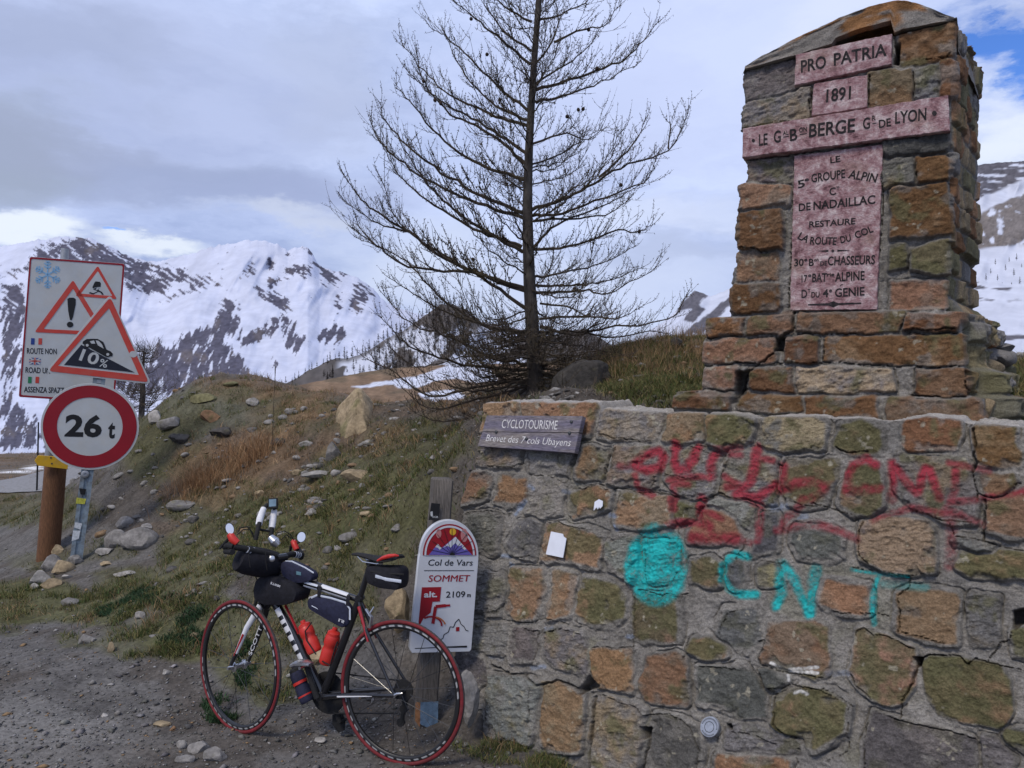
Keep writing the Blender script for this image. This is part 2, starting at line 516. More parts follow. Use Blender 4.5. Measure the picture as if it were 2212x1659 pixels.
def ell(list_, wob=26, seed=31):
    """density field on the ground from traced patches"""
    wx = gpx + wob * fbm(GX * 3.2, GY * 3.2, oct=4, seed=seed)
    wy = gpy + wob * .7 * fbm(GX * 3.2, GY * 3.2, oct=4, seed=seed + 5)
    r = np.zeros_like(GX)
    for (cx, cy, rx, ry, d) in list_:
        q = ((wx - cx) / rx) ** 2 + ((wy - cy) / ry) ** 2
        r = np.maximum(r, d * (1 - sstep(.55, 1.25, q)))
    return r
GREEN = [(60, 1300, 120, 55, 1), (190, 1320, 120, 40, 1), (300, 1275, 110, 50, .9), (345, 1370, 75, 45, 1), (425, 1320, 85, 50, 1), (400, 1400, 90, 35, .9), (520, 1430, 70, 60, .9), (470, 1190, 130, 70, .8), (430, 1240, 90, 50, .9),
         (640, 1130, 190, 80, 1), (800, 1090, 170, 90, .95), (560, 1080, 120, 50, .7), (330, 960, 70, 90, .75), (400, 1000, 70, 50, .55), (420, 1100, 80, 40, .6), (860, 1010, 120, 70, .8), (600, 900, 200, 40, .5), (720, 1210, 90, 60, .7), (900, 1110, 80, 60, .7), (570, 1490, 50, 40, .8), (640, 1470, 50, 50, .7), (500, 1370, 110, 70, .9), (620, 1330, 100, 90, .8), (740, 1290, 90, 70, .75), (300, 1390, 100, 40, .7), (840, 1200, 70, 60, .8), (120, 1100, 90, 45, .6), (30, 1100, 60, 40, .7),
         (400, 900, 90, 50, .7), (500, 865, 130, 40, .6), (330, 1000, 50, 40, .5), (1400, 805, 150, 60, 1), (1480, 800, 110, 60, 1), (2190, 850, 90, 70, 1), (1650, 893, 220, 25, .9), (900, 960, 130, 60, .7), (760, 1000, 90, 40, .6), (110, 1210, 100, 25, .5), (820, 1010, 90, 40, .7), (240, 1190, 60, 25, .4),
         (1085, 1600, 45, 16, .8), (1115, 1585, 30, 14, .6), (20, 1370, 30, 10, .4), (470, 1350, 50, 60, .7), (170, 1385, 60, 12, .6)]
STRAW = [(470, 1015, 120, 60, 1), (560, 975, 110, 55, 1), (650, 955, 90, 45, .8), (580, 838, 150, 28, 1), (690, 872, 90, 45, 1), (420, 1065, 90, 35, .8), (800, 945, 100, 45, .6), (900, 850, 220, 60, .7), (470, 830, 60, 30, .5), (1350, 790, 120, 40, .6), (1480, 770, 100, 50, .7),
         (60, 985, 120, 25, .9), (700, 930, 90, 30, .6), (620, 1050, 90, 40, .45), (330, 1140, 60, 20, .4), (2200, 830, 60, 60, .5), (640, 900, 120, 40, .5)]
gG, gS = ell(GREEN), ell(STRAW, seed=57)
far_b = sstep(10, 16, GY)
gS = np.maximum(gS, far_b * .75)
n1 = fbm(GX * 2.4, GY * 2.4, oct=5, seed=71); n2 = fbm(GX * 14, GY * 14, oct=4, seed=77)
grav = np.array([.122, .116, .110]); soil = np.array([.068, .057, .047]); dust = np.array([.185, .178, .168])
grn = np.array([.085, .085, .034]); stw = np.array([.165, .108, .062])
col = grav * np.ones(GX.shape + (1,)) * (1 + .30 * n1[..., None] + .35 * n2[..., None])
bank = sstep(.25, .7, GZ) * sstep(9.5, 8, GY)
earth = np.clip(bank * .7 + sstep(.05, .4, n1 + .15) * .7, 0, .85)[..., None]
earth = np.maximum(earth, .8 * ell([(360, 1000, 110, 110, 1), (300, 1110, 100, 60, .8), (430, 1090, 120, 60, .8), (860, 1280, 120, 120, .8), (960, 1180, 80, 160, .8)], seed=131)[..., None])
col = col * (1 - earth) + soil * (1 + .4 * n2[..., None]) * earth
dst = np.zeros_like(GX)
for (cx, cy, rx, ry, d) in [(90, 1580, 190, 50, .8), (40, 1530, 90, 30, .6), (330, 1600, 130, 30, .35), (60, 1640, 260, 40, .6), (250, 1480, 120, 20, .3)]:
    dst = np.maximum(dst, d * (1 - sstep(.3, 1.3, ((gpx + 40 * n1 - cx) / rx) ** 2 + ((gpy + 20 * n2 - cy) / ry) ** 2)))
col = col * (1 - dst[..., None]) + dust * (1 + .1 * n2[..., None]) * dst[..., None]
a = np.clip(gG * .8, 0, 1)[..., None]; col = col * (1 - a) + grn * (1 + .5 * n2[..., None]) * a
ob = sstep(-.05, .35, fbm(GX * 5, GY * 5, oct=5, seed=83))[..., None]
stc = stw * (1 - ob * .6) + np.array([.075, .068, .032]) * ob * .6
a = np.clip(gS * .8, 0, 1)[..., None] * np.clip(.75 + .5 * n1[..., None], 0, 1); col = col * (1 - a) + stc * (1 + .45 * n2[..., None] + .2 * n1[..., None]) * a
# old snow lying in hollows
SNOW = [zp('P', q) for q in ([(0, 1016), (72, 1016), (74, 1021), (0, 1022)], [(52, 1012), (90, 1002), (92, 1014), (60, 1015)])]
sn = np.zeros_like(GX)
for q in SNOW: sn = np.maximum(sn, sstep(-1.5, 1, poly_sd(gpx, gpy + 2 * n2, q)))
col = col * (1 - sn[..., None]) + .78 * sn[..., None]
ground_mat = pmat('ground', rough=.95, var=.3, scale=38, bump=.9, bscale=55, attr=True, spec=.1, detail=8)
ground = npmesh('ground', GV.reshape(-1, 3), grid_faces(len(gx), len(gy)), ground_mat, col=np.clip(col, .01, .85).reshape(-1, 3))
tag(ground, kind='structure')

# the road over the pass, a tarmac sheet just above the ground
rmat = pmat('asphalt', (.21, .21, .215), rough=.9, var=.12, scale=20, bump=.3, bscale=200)
rx = np.arange(-40, -4.6, .2); rt = np.linspace(0, 1, 14)
RX, RT = np.meshgrid(rx, rt)
near_e = 12.6 - .28 * (RX + 8.5); far_e = 16.4 - .22 * (RX + 8.5)
RY = near_e * (1 - RT) + far_e * RT
RZ = ground_z(RX, RY) + .02
road = npmesh('road', np.stack([RX, RY, RZ], -1).reshape(-1, 3), grid_faces(len(rx), len(rt)), rmat)
tag(road, kind='structure')

# ------------------------------------------------------------------ hills and mountains: ridge lines at their own distances
def ridge_terrain(name, ridge, ybase, d_top, d_base, nx, nv, x0, x1, paint, mat, amp, nscale, seed=0, jag=2.0):
    rx_, ry_ = np.array([p[0] for p in ridge], float), np.array([p[1] for p in ridge], float)
    xs = np.linspace(x0, x1, nx); v = np.linspace(-.18, 1, nv)
    XX, VV = np.meshgrid(xs, v)
    yr = np.interp(xs, rx_, ry_) + jag * fbm(xs * .11, xs * 0, oct=4, seed=seed) - jag * .35 * np.abs(fbm(xs * .2, xs * 0, oct=2, seed=seed + 1))
    yb = np.full_like(xs, ybase) if np.isscalar(ybase) else np.interp(xs, [p[0] for p in ybase], [p[1] for p in ybase])
    Vc = np.clip(VV, 0, 1)
    ys = np.interp(xs, rx_, ry_)
    ys = np.convolve(np.pad(ys, 12, mode='edge'), np.ones(25) / 25, 'valid') * .5 + ys * .5
    Ypx = ys[None, :] * (1 - Vc) + yb[None, :] * Vc + (yr - ys)[None, :] * np.exp(-Vc * 45)
    k = (yr[None, :] - CY) / F
    D = d_top * (1 - Vc) + d_base * Vc
    D = D * (1 + amp * (fbm(XX * nscale, Ypx * nscale, oct=3, seed=seed + 3, gain=.5) + .35 * np.abs(fbm((XX + Ypx * .5) * nscale * 2.2, (Ypx - XX * .3) * nscale * .8, oct=3, seed=seed + 6))) * sstep(0, .12, Vc) * (1 - sstep(.9, 1, Vc)))
    X = (XX - CX) / F * D; Z = CAMZ - (Ypx - CY) / F * D
    back = np.clip(-VV, 0, 1)                     # the far side of the ridge falls away
    Dk = D * (1 + back * 2.2); X = X * (1 + back * 2.2); Z = Z - back * (np.abs(Z) * 2.2 + d_top * .3)
    V = np.stack([X, Dk, Z], -1)
    c = paint(XX, Ypx, Vc, yr[None, :])
    o = npmesh(name, V.reshape(-1, 3), grid_faces(nx, nv)[:, ::-1], mat, col=c.reshape(-1, 3))
    tag(o, kind='structure')
    return o, V
SNOWC = np.array([.54, .565, .645]); 
ROCKS = [zp('H', q) for q in (
    [(60, 320), (120, 290), (180, 220), (260, 150), (420, 138), (560, 165), (690, 235), (810, 272), (900, 300), (1020, 320), (1030, 360), (950, 400), (870, 440), (760, 420), (690, 400), (560, 330), (300, 260), (140, 310), (80, 340)],
    [(930, 470), (1060, 395), (1140, 345), (1125, 395), (1000, 455)], [(1030, 340), (1145, 345), (1140, 385), (1060, 380)], [(1170, 385), (1222, 330), (1210, 375)],
    [(0, 400), (130, 395), (150, 560), (110, 800), (90, 1000), (200, 1160), (260, 1300), (0, 1300)],
    [(800, 800), (870, 690), (930, 725), (1050, 640), (1170, 610), (1210, 540), (1235, 460), (1310, 480), (1320, 640), (1240, 690), (1330, 830), (1400, 900), (1000, 1000), (700, 1000), (640, 900)],
    [(1290, 690), (1480, 615), (1600, 600), (1560, 655), (1420, 705), (1330, 735)], [(1395, 375), (1470, 430), (1500, 350), (1600, 285), (1720, 300), (1700, 340), (1560, 360), (1510, 420), (1590, 480), (1600, 545), (1500, 520), (1420, 440)],
    [(1685, 185), (1700, 190), (1760, 290), (1900, 325), (1900, 370), (1800, 400), (1740, 300)], [(1835, 395), (1890, 520), (1850, 600), (1892, 660), (1840, 725), (1770, 690), (1850, 600)],
    [(1930, 400), (2000, 365), (2065, 405), (2045, 470), (1970, 552), (1920, 520)], [(1560, 720), (1610, 610), (1690, 705), (1620, 775)], [(1480, 590), (1540, 540), (1590, 600), (1500, 640)], [(1505, 800), (1545, 825), (1515, 842)],
    [(1290, 362), (1385, 275), (1390, 335)], [(1488, 262), (1508, 300), (1465, 315)], [(1590, 180), (1610, 190), (1585, 240)], [(300, 800), (700, 760), (760, 960), (300, 960)])]
def paint_mtn(X, Y, V, YR):
    wx = 12 * fbm(X * .05, Y * .05, oct=4, seed=3); wy = 8 * fbm(X * .05, Y * .05, oct=4, seed=8)
    sd = np.full(X.shape, -1e9)
    for q in ROCKS:
        xs = [p[0] for p in q]; ys = [p[1] for p in q]
        m = (X > min(xs) - 40) & (X < max(xs) + 40) & (Y > min(ys) - 40) & (Y < max(ys) + 40)
        if m.any():
            sd[m] = np.maximum(sd[m], poly_sd((X + wx)[m], (Y + wy)[m], q))
    # snow lies in gullies that run down the slope, leaning left to right
    low = sstep(640, 720, Y)
    s1 = fbm((X * .9 + Y * .35) * .16, (Y - X * .25) * .034, oct=4, seed=21, gain=.6)
    s2 = fbm((X * .6 - Y * .9) * .20, (Y + X * .6) * .05, oct=4, seed=29, gain=.6)
    st = s1 * low + s2 * (1 - low)
    fn_ = fbm(X * .35 + Y * .2, Y * .22 - X * .1, oct=4, seed=77, gain=.65)
    r = sstep(.0, .12, np.clip(sd / 22, -1.2, .6) * .62 + st * .85 * sstep(-50, 4, sd) + .12 * fn_ * sstep(-20, 0, sd) - .05)
    r = np.maximum(r, .8 * sstep(.58, .64, st + .30 * fn_ + .08 * np.clip(sd / 30, -4, 1)))
    base = np.array([.085, .082, .112]) * (1 + .5 * fbm(X * .15, Y * .3, oct=4, seed=41))[..., None]
    base = base + np.array([.03, .02, .0]) * sstep(.1, .5, fbm(X * .03, Y * .03, seed=4))[..., None]
    snow = SNOWC * (1 + .10 * fbm(X * .035 + Y * .03, Y * .02, oct=5, seed=61))[..., None] * np.array([.97, .98, 1.03])
    return np.clip(base * r[..., None] + snow * (1 - r[..., None]), .02, .93)
RIDGE = [(-400, 600), (-150, 560), (0, 533), (59, 520), (137, 511), (196, 513), (235, 531), (275, 551), (322, 567), (380, 556), (471, 530), (549, 517), (600, 526), (622, 541), (640, 533), (665, 533), (678, 552), (690, 574), (720, 583), (745, 590),
         (784, 606), (808, 622), (822, 645), (850, 662), (900, 676), (980, 690), (1080, 702), (1200, 725), (1400, 780)]
mt_mat = pmat('snow_and_rock', rough=.9, var=.08, scale=.02, attr=True, spec=.12, bump=.15, bscale=.05)
ridge_terrain('mountain', RIDGE, 1040, 2600, 700, 860, 300, -420, 1420, paint_mtn, mt_mat, .045, .012, seed=5, jag=4.5)

RIDGE2 = [(1150, 790), (1300, 765), (1380, 730), (1440, 690), (1465, 665), (1500, 625), (1535, 640), (1590, 618), (1700, 560), (1900, 430), (2040, 380), (2125, 352), (2170, 349), (2212, 347), (2400, 330), (2700, 400)]
R2P = [[(1462, 668), (1500, 624), (1530, 640), (1500, 668)], [(1545, 668), (1592, 618), (1600, 640), (1510, 722), (1470, 724)], [(1480, 690), (1500, 655), (1520, 670), (1500, 700)]]
def paint_mtn2(X, Y, V, YR):
    wx = 6 * fbm(X * .06, Y * .06, oct=4, seed=13); wy = 5 * fbm(X * .06, Y * .06, oct=4, seed=18)
    sd = np.full(X.shape, -1e9)
    for q in R2P: sd = np.maximum(sd, poly_sd(X + wx, Y + wy, q))
    r = sstep(-2, 2, sd + 5 * fbm(X * .1 + Y * .1, Y * .03, oct=3, seed=2))
    line1 = 440 - (X - 2115) * .47                 # lower edge of the banded cliff / the snow chute
    band = fbm(X * .02, Y * .14, oct=4, seed=33)
    cliff = sstep(-4, 4, line1 - 8 - Y) * sstep(-.25, .0, band + .05)
    brown = sstep(-3, 3, Y - line1 - 22 + 6 * band) * sstep(4, -4, Y - 537 + .1 * (X - 2115) + 5 * band) * sstep(.45, .2, fbm(X * .05, Y * .05, seed=8))
    lowr = sstep(.36, .5, fbm(X * .012, Y * .085, oct=3, seed=91)) * sstep(560, 600, Y)
    on = sstep(1600, 1850, X + 90 * band)
    rock = np.maximum(r, np.maximum(np.maximum(cliff, brown), lowr) * on)
    bc = np.array([.105, .10, .115]) * (1 - brown * on)[..., None] + np.array([.17, .15, .14]) * (brown * on)[..., None]
    bc = bc * (1 + .4 * fbm(X * .2, Y * .4, oct=3, seed=6))[..., None]
    snow = SNOWC * (1 + .06 * fbm(X * .03, Y * .04, oct=3, seed=62))[..., None]
    return np.clip(bc * rock[..., None] + snow * (1 - rock[..., None]), .02, .93)
ridge_terrain('mountain_slope', RIDGE2, 900, 1900, 420, 620, 240, 1150, 2700, paint_mtn2, mt_mat, .06, .012, seed=15, jag=2.0)

# wooded spur with snow under the trees
RIDGE3 = [(420, 940), (520, 870), (600, 836), (643, 816), (667, 799), (726, 772), (753, 774), (789, 761), (829, 733), (872, 712), (916, 682), (949, 656), (977, 654), (1016, 672), (1050, 716), (1094, 738), (1166, 730), (1220, 718), (1260, 708), (1305, 733), (1340, 762), (1450, 800), (1600, 830)]
def paint_spur(X, Y, V, YR):
    n = fbm(X * .05, Y * .07, oct=5, seed=44); s = fbm((X + Y) * .03, (Y - X) * .012, oct=4, seed=45)
    snow = sstep(-.08, .06, s + .12 - .5 * sstep(900, 960, X) * sstep(720, 690, Y) - .9 * sstep(1100, 1180, X))
    edge = sstep(5, 16, Y - YR)
    snow = snow * (.25 + .75 * edge) * sstep(720, 745, X)
    rock = np.array([.085, .075, .07]) * (1 + .5 * n)[..., None]
    return np.clip(rock * (1 - snow[..., None]) + SNOWC * .95 * snow[..., None], .02, .9)
spur, SPV = ridge_terrain('hill', RIDGE3, 900, 330, 150, 420, 120, 420, 1600, paint_spur, mt_mat, .05, .03, seed=25, jag=2.5)

# brown pasture with old snow patches, in front of the spur
RIDGE4 = [(420, 930), (560, 860), (640, 833), (720, 816), (800, 801), (880, 792), (1000, 786), (1166, 785), (1333, 792), (1500, 800), (1700, 830), (2300, 830)]
SP = [[(775, 836), (842, 822), (905, 812), (971, 786), (1030, 783), (1062, 800), (1075, 822), (1030, 828), (990, 818), (940, 822), (900, 838), (860, 838), (850, 830)], [(760, 836), (838, 822), (836, 831), (780, 838)], [(900, 848), (985, 842), (1010, 858), (960, 872), (915, 862)], [(726, 860), (748, 852), (748, 862), (730, 866)]]
def paint_past(X, Y, V, YR):
    n = fbm(X * .05, Y * .12, oct=5, seed=54)
    c = np.array([.185, .125, .08]) * (1 + .45 * n)[..., None]
    g = sstep(.0, .3, fbm(X * .015, Y * .05, oct=3, seed=57))[..., None]
    c = c * (1 - g * .5) + np.array([.085, .075, .05]) * g * .5
    sd = np.full(X.shape, -1e9)
    for q in SP: sd = np.maximum(sd, poly_sd(X + 5 * n, Y + 3 * n, q))
    s = sstep(-1.5, 1.5, sd)[..., None]
    return np.clip(c * (1 - s) + SNOWC * s, .02, .9)
past_mat = pmat('dry_pasture', rough=.95, var=.2, scale=2.0, attr=True, spec=.1, bump=.6, bscale=3)
ridge_terrain('pasture_terrain', RIDGE4, 960, 75, 30, 560, 110, 420, 2300, paint_past, past_mat, .03, .03, seed=35, jag=1.2)
# valley floor far below, out to the horizon
vf = MB(); S = 9000
vf.add([(-S, -S, -320), (S, -S, -320), (S, S, -320), (-S, S, -320)], [(0, 1, 2, 3)])
tag(vf.build('valley_terrain', pmat('valley', (.16, .15, .14), rough=.95, var=.3, scale=.01)), kind='structure')
# ------------------------------------------------------------------ stone masonry
STONE = {  # albedo, second tone, patchiness
    'o': ((.25, .155, .092), (.20, .15, .10)), 'b': ((.165, .088, .044), (.215, .135, .08)), 'g': ((.185, .175, .165), (.215, .175, .12)),
    'd': ((.095, .092, .09), (.135, .128, .12)), 'm': ((.14, .122, .066), (.215, .14, .085)), 'y': ((.31, .25, .165), (.165, .155, .145)), 'f': ((.21, .20, .19), (.17, .16, .145))}
MORTAR = np.array([.262, .246, .222])

def stonework(px, py, mx, my, stones, cracks, holes, seed=0, scale=1.0, crack_depth=.03, grow=0.0, joint=0.0):
    """height above the mortar, colour and hole depth for points with picture position (px, py) and metric position (mx, my)"""
    shp = px.shape
    wx = px + 6 * fbm(mx * 18, my * 18, oct=5, seed=seed + 1); wy = py + 6 * fbm(mx * 16, my * 16, oct=4, seed=seed + 2)
    best = np.full(shp, -1e3); sec = np.full(shp, -1e3); sid = np.full(shp, -1, int)
    for i, (ty, q) in enumerate(stones):
        xs = [p[0] for p in q]; ys = [p[1] for p in q]
        m = (px > min(xs) - 40) & (px < max(xs) + 40) & (py > min(ys) - 40) & (py < max(ys) + 40)
        if not m.any(): continue
        d = poly_sd(wx[m], wy[m], q)
        b = best[m]; k = d > b
        q2 = sec[m]; q2 = np.where(k, b, np.maximum(q2, d)); sec[m] = q2
        b[k] = d[k]; best[m] = b
        t = sid[m]; t[k] = i; sid[m] = t
    raw = best.copy(); gi_ = np.random.default_rng(seed + 2).uniform(.6, 1.3, len(stones) + 1)[sid]; best = np.minimum(best + grow * gi_, (best - sec) * .5 - joint * (1 + 1.6 * fbm(mx * 7, my * 7, oct=4, seed=seed + 95)))
    inside = sstep(-2.0, 3.0, best)
    n_big = fbm(mx * 6, my * 6, oct=4, seed=seed + 3); n_mid = fbm(mx * 24, my * 30, oct=4, seed=seed + 4); n_fine = fbm(mx * 95, my * 110, oct=3, seed=seed + 5)
    lay = fbm(mx * 14 + my * 6, my * 58 - mx * 14, oct=4, seed=seed + 6); lay2 = fbm(mx * 40 + my * 25, my * 34 - mx * 22, oct=4, seed=seed + 16)
    H = .009 * n_big + .010 * n_mid + .005 * n_fine + .004 * fbm(mx * 38, my * 46, oct=3, seed=seed + 7)
    col = MORTAR * (1 + .22 * n_big + .22 * n_mid + .20 * n_fine + .10 * lay2)[..., None]
    gstain = sstep(.22, .5, fbm(mx * 3.3, my * 4, oct=4, seed=seed + 9))[..., None] * .45
    col = col * (1 - gstain) + np.array([.19, .185, .12]) * gstain
    dk = sstep(.1, .5, fbm(mx * 5, my * 5, oct=4, seed=seed + 10))[..., None] * .35
    col = col * (1 - dk) + np.array([.16, .16, .16]) * dk
    rs = np.random.default_rng(seed + 5)
    for i, (ty, q) in enumerate(stones):
        m = (sid == i) & (inside > 0)
        if not m.any(): continue
        lay_i = lay if rs.random() < .4 else lay2
        c0, c1 = (np.array(c) for c in STONE[ty])
        j = rs.uniform(.82, 1.2); tintv = np.array([1, 1, 1]) + rs.uniform(-.06, .06, 3)
        f = sstep(-.1, .45, n_big[m] * 1.0 + .5 * n_mid[m] + rs.uniform(-.25, .15))[..., None]
        c = (c0 * (1 - f) + c1 * f) * j * tintv * 1.05
        ms = sstep(.05, .35, fbm(mx[m] * 11 + i * 3.3, my[m] * 11, oct=4, seed=seed + 70) + (.22 if ty == 'm' else -.12))[..., None] * (.75 if ty != 'd' else .3)
        c = c * (1 - ms) + np.array([.125, .12, .06]) * ms
        if ty in 'fg': 
            g2 = sstep(.1, .5, fbm(mx[m] * 8 - i, my[m] * 8, oct=3, seed=seed + 75))[..., None] * .5
            c = c * (1 - g2) + np.array([.26, .25, .24]) * g2
        li = sstep(.50, .62, fbm(mx[m] * 30 + i, my[m] * 30, oct=3, seed=seed + 80))[..., None] * .7      # pale lichen spots
        c = c * (1 - li) + np.array([.38, .35, .27]) * li
        c = c * (1 + .20 * n_mid[m] + .24 * n_fine[m] + .10 * lay_i[m])[..., None]
        smear = sstep(.0, .3, fbm(mx[m] * 14, my[m] * 17, oct=4, seed=seed + 88) + .62 - .4 * sstep(26, 0, best[m]))
        core = sstep(-9, -1, raw[m] + 5 * n_big[m]) if grow > 3 else 1.0
        gb = np.array([.21, .198, .178]) * (1 + .3 * n_big[m] + .28 * n_mid[m] + .3 * n_fine[m] + .12 * lay_i[m])[..., None] * j
        gi = inside[m][..., None]; col[m] = col[m] * (1 - gi) + gb * gi
        a = (inside[m] * core * (.45 + .55 * smear))[..., None] * (.7 if ty == 'f' else 1.0)
        col[m] = col[m] * (1 - a) + c * a
        ed = sstep(-2.0, 4.5, best[m])
        prof = {'f': .012, 'd': .012}.get(ty, .018) + rs.uniform(-.006, .012)
        tilt = rs.uniform(-.05, .05) * (mx[m] - mx[m].mean()) + rs.uniform(-.05, .05) * (my[m] - my[m].mean())
        layer = .006 * np.round(lay[m] * 2.2) / 2.2 if ty in 'ygf' else .0022 * lay_i[m]
        ed = ed * ((.45 + .55 * smear) if grow > 10 else 1.0)
        H[m] = H[m] * (1 - ed) + ed * (prof + tilt + layer * 1.5 + .009 * n_big[m] + .009 * n_mid[m] + .004 * n_fine[m])
    cr = np.zeros(shp)
    for (w, q) in cracks:
        xs = [p[0] for p in q]; ys = [p[1] for p in q]
        m = (px > min(xs) - 16) & (px < max(xs) + 16) & (py > min(ys) - 16) & (py < max(ys) + 16)
        if not m.any(): continue
        d = line_d(wx[m] + 1.5 * n_fine[m], wy[m] + 1.5 * n_fine[m], q)
        ww = w * np.where(w < 1.7, .62, .9) * (1 + .9 * n_mid[m] + .3 * n_big[m])
        cr[m] = np.maximum(cr[m], (1 - sstep(ww * .55, ww * 1.35, d)) * sstep(-.55, -.1, n_big[m] + .6 * n_mid[m] + (.5 if w > 1.7 else 0)))
        lip = np.exp(-((d - ww * 2.2) / (ww * 1.1)) ** 2) * .003
        H[m] = H[m] + lip
    hl = np.zeros(shp)
    for q in holes:
        d = poly_sd(wx, wy, q)
        hl = np.maximum(hl, sstep(-2, 2.5, d))
    nick = np.exp(-((best + .6) / 1.5) ** 2) * sstep(-.15, .15, fbm(mx * 6, my * 6, oct=3, seed=seed + 44) + .15 * n_mid)
    H = H - .016 * nick
    H = H - crack_depth * cr - .09 * hl
    recess_tone = np.clip(cr * .5 + hl * .6, 0, .8)[..., None]  # cracks and holes get a darker brown colour
    col = col * (1 - recess_tone) + np.array([.07, .062, .055]) * recess_tone
    return H, np.clip(col, .015, .8), inside

def conv(spec):
    return [(t, zp(k, q)) for (k, t, q) in spec]

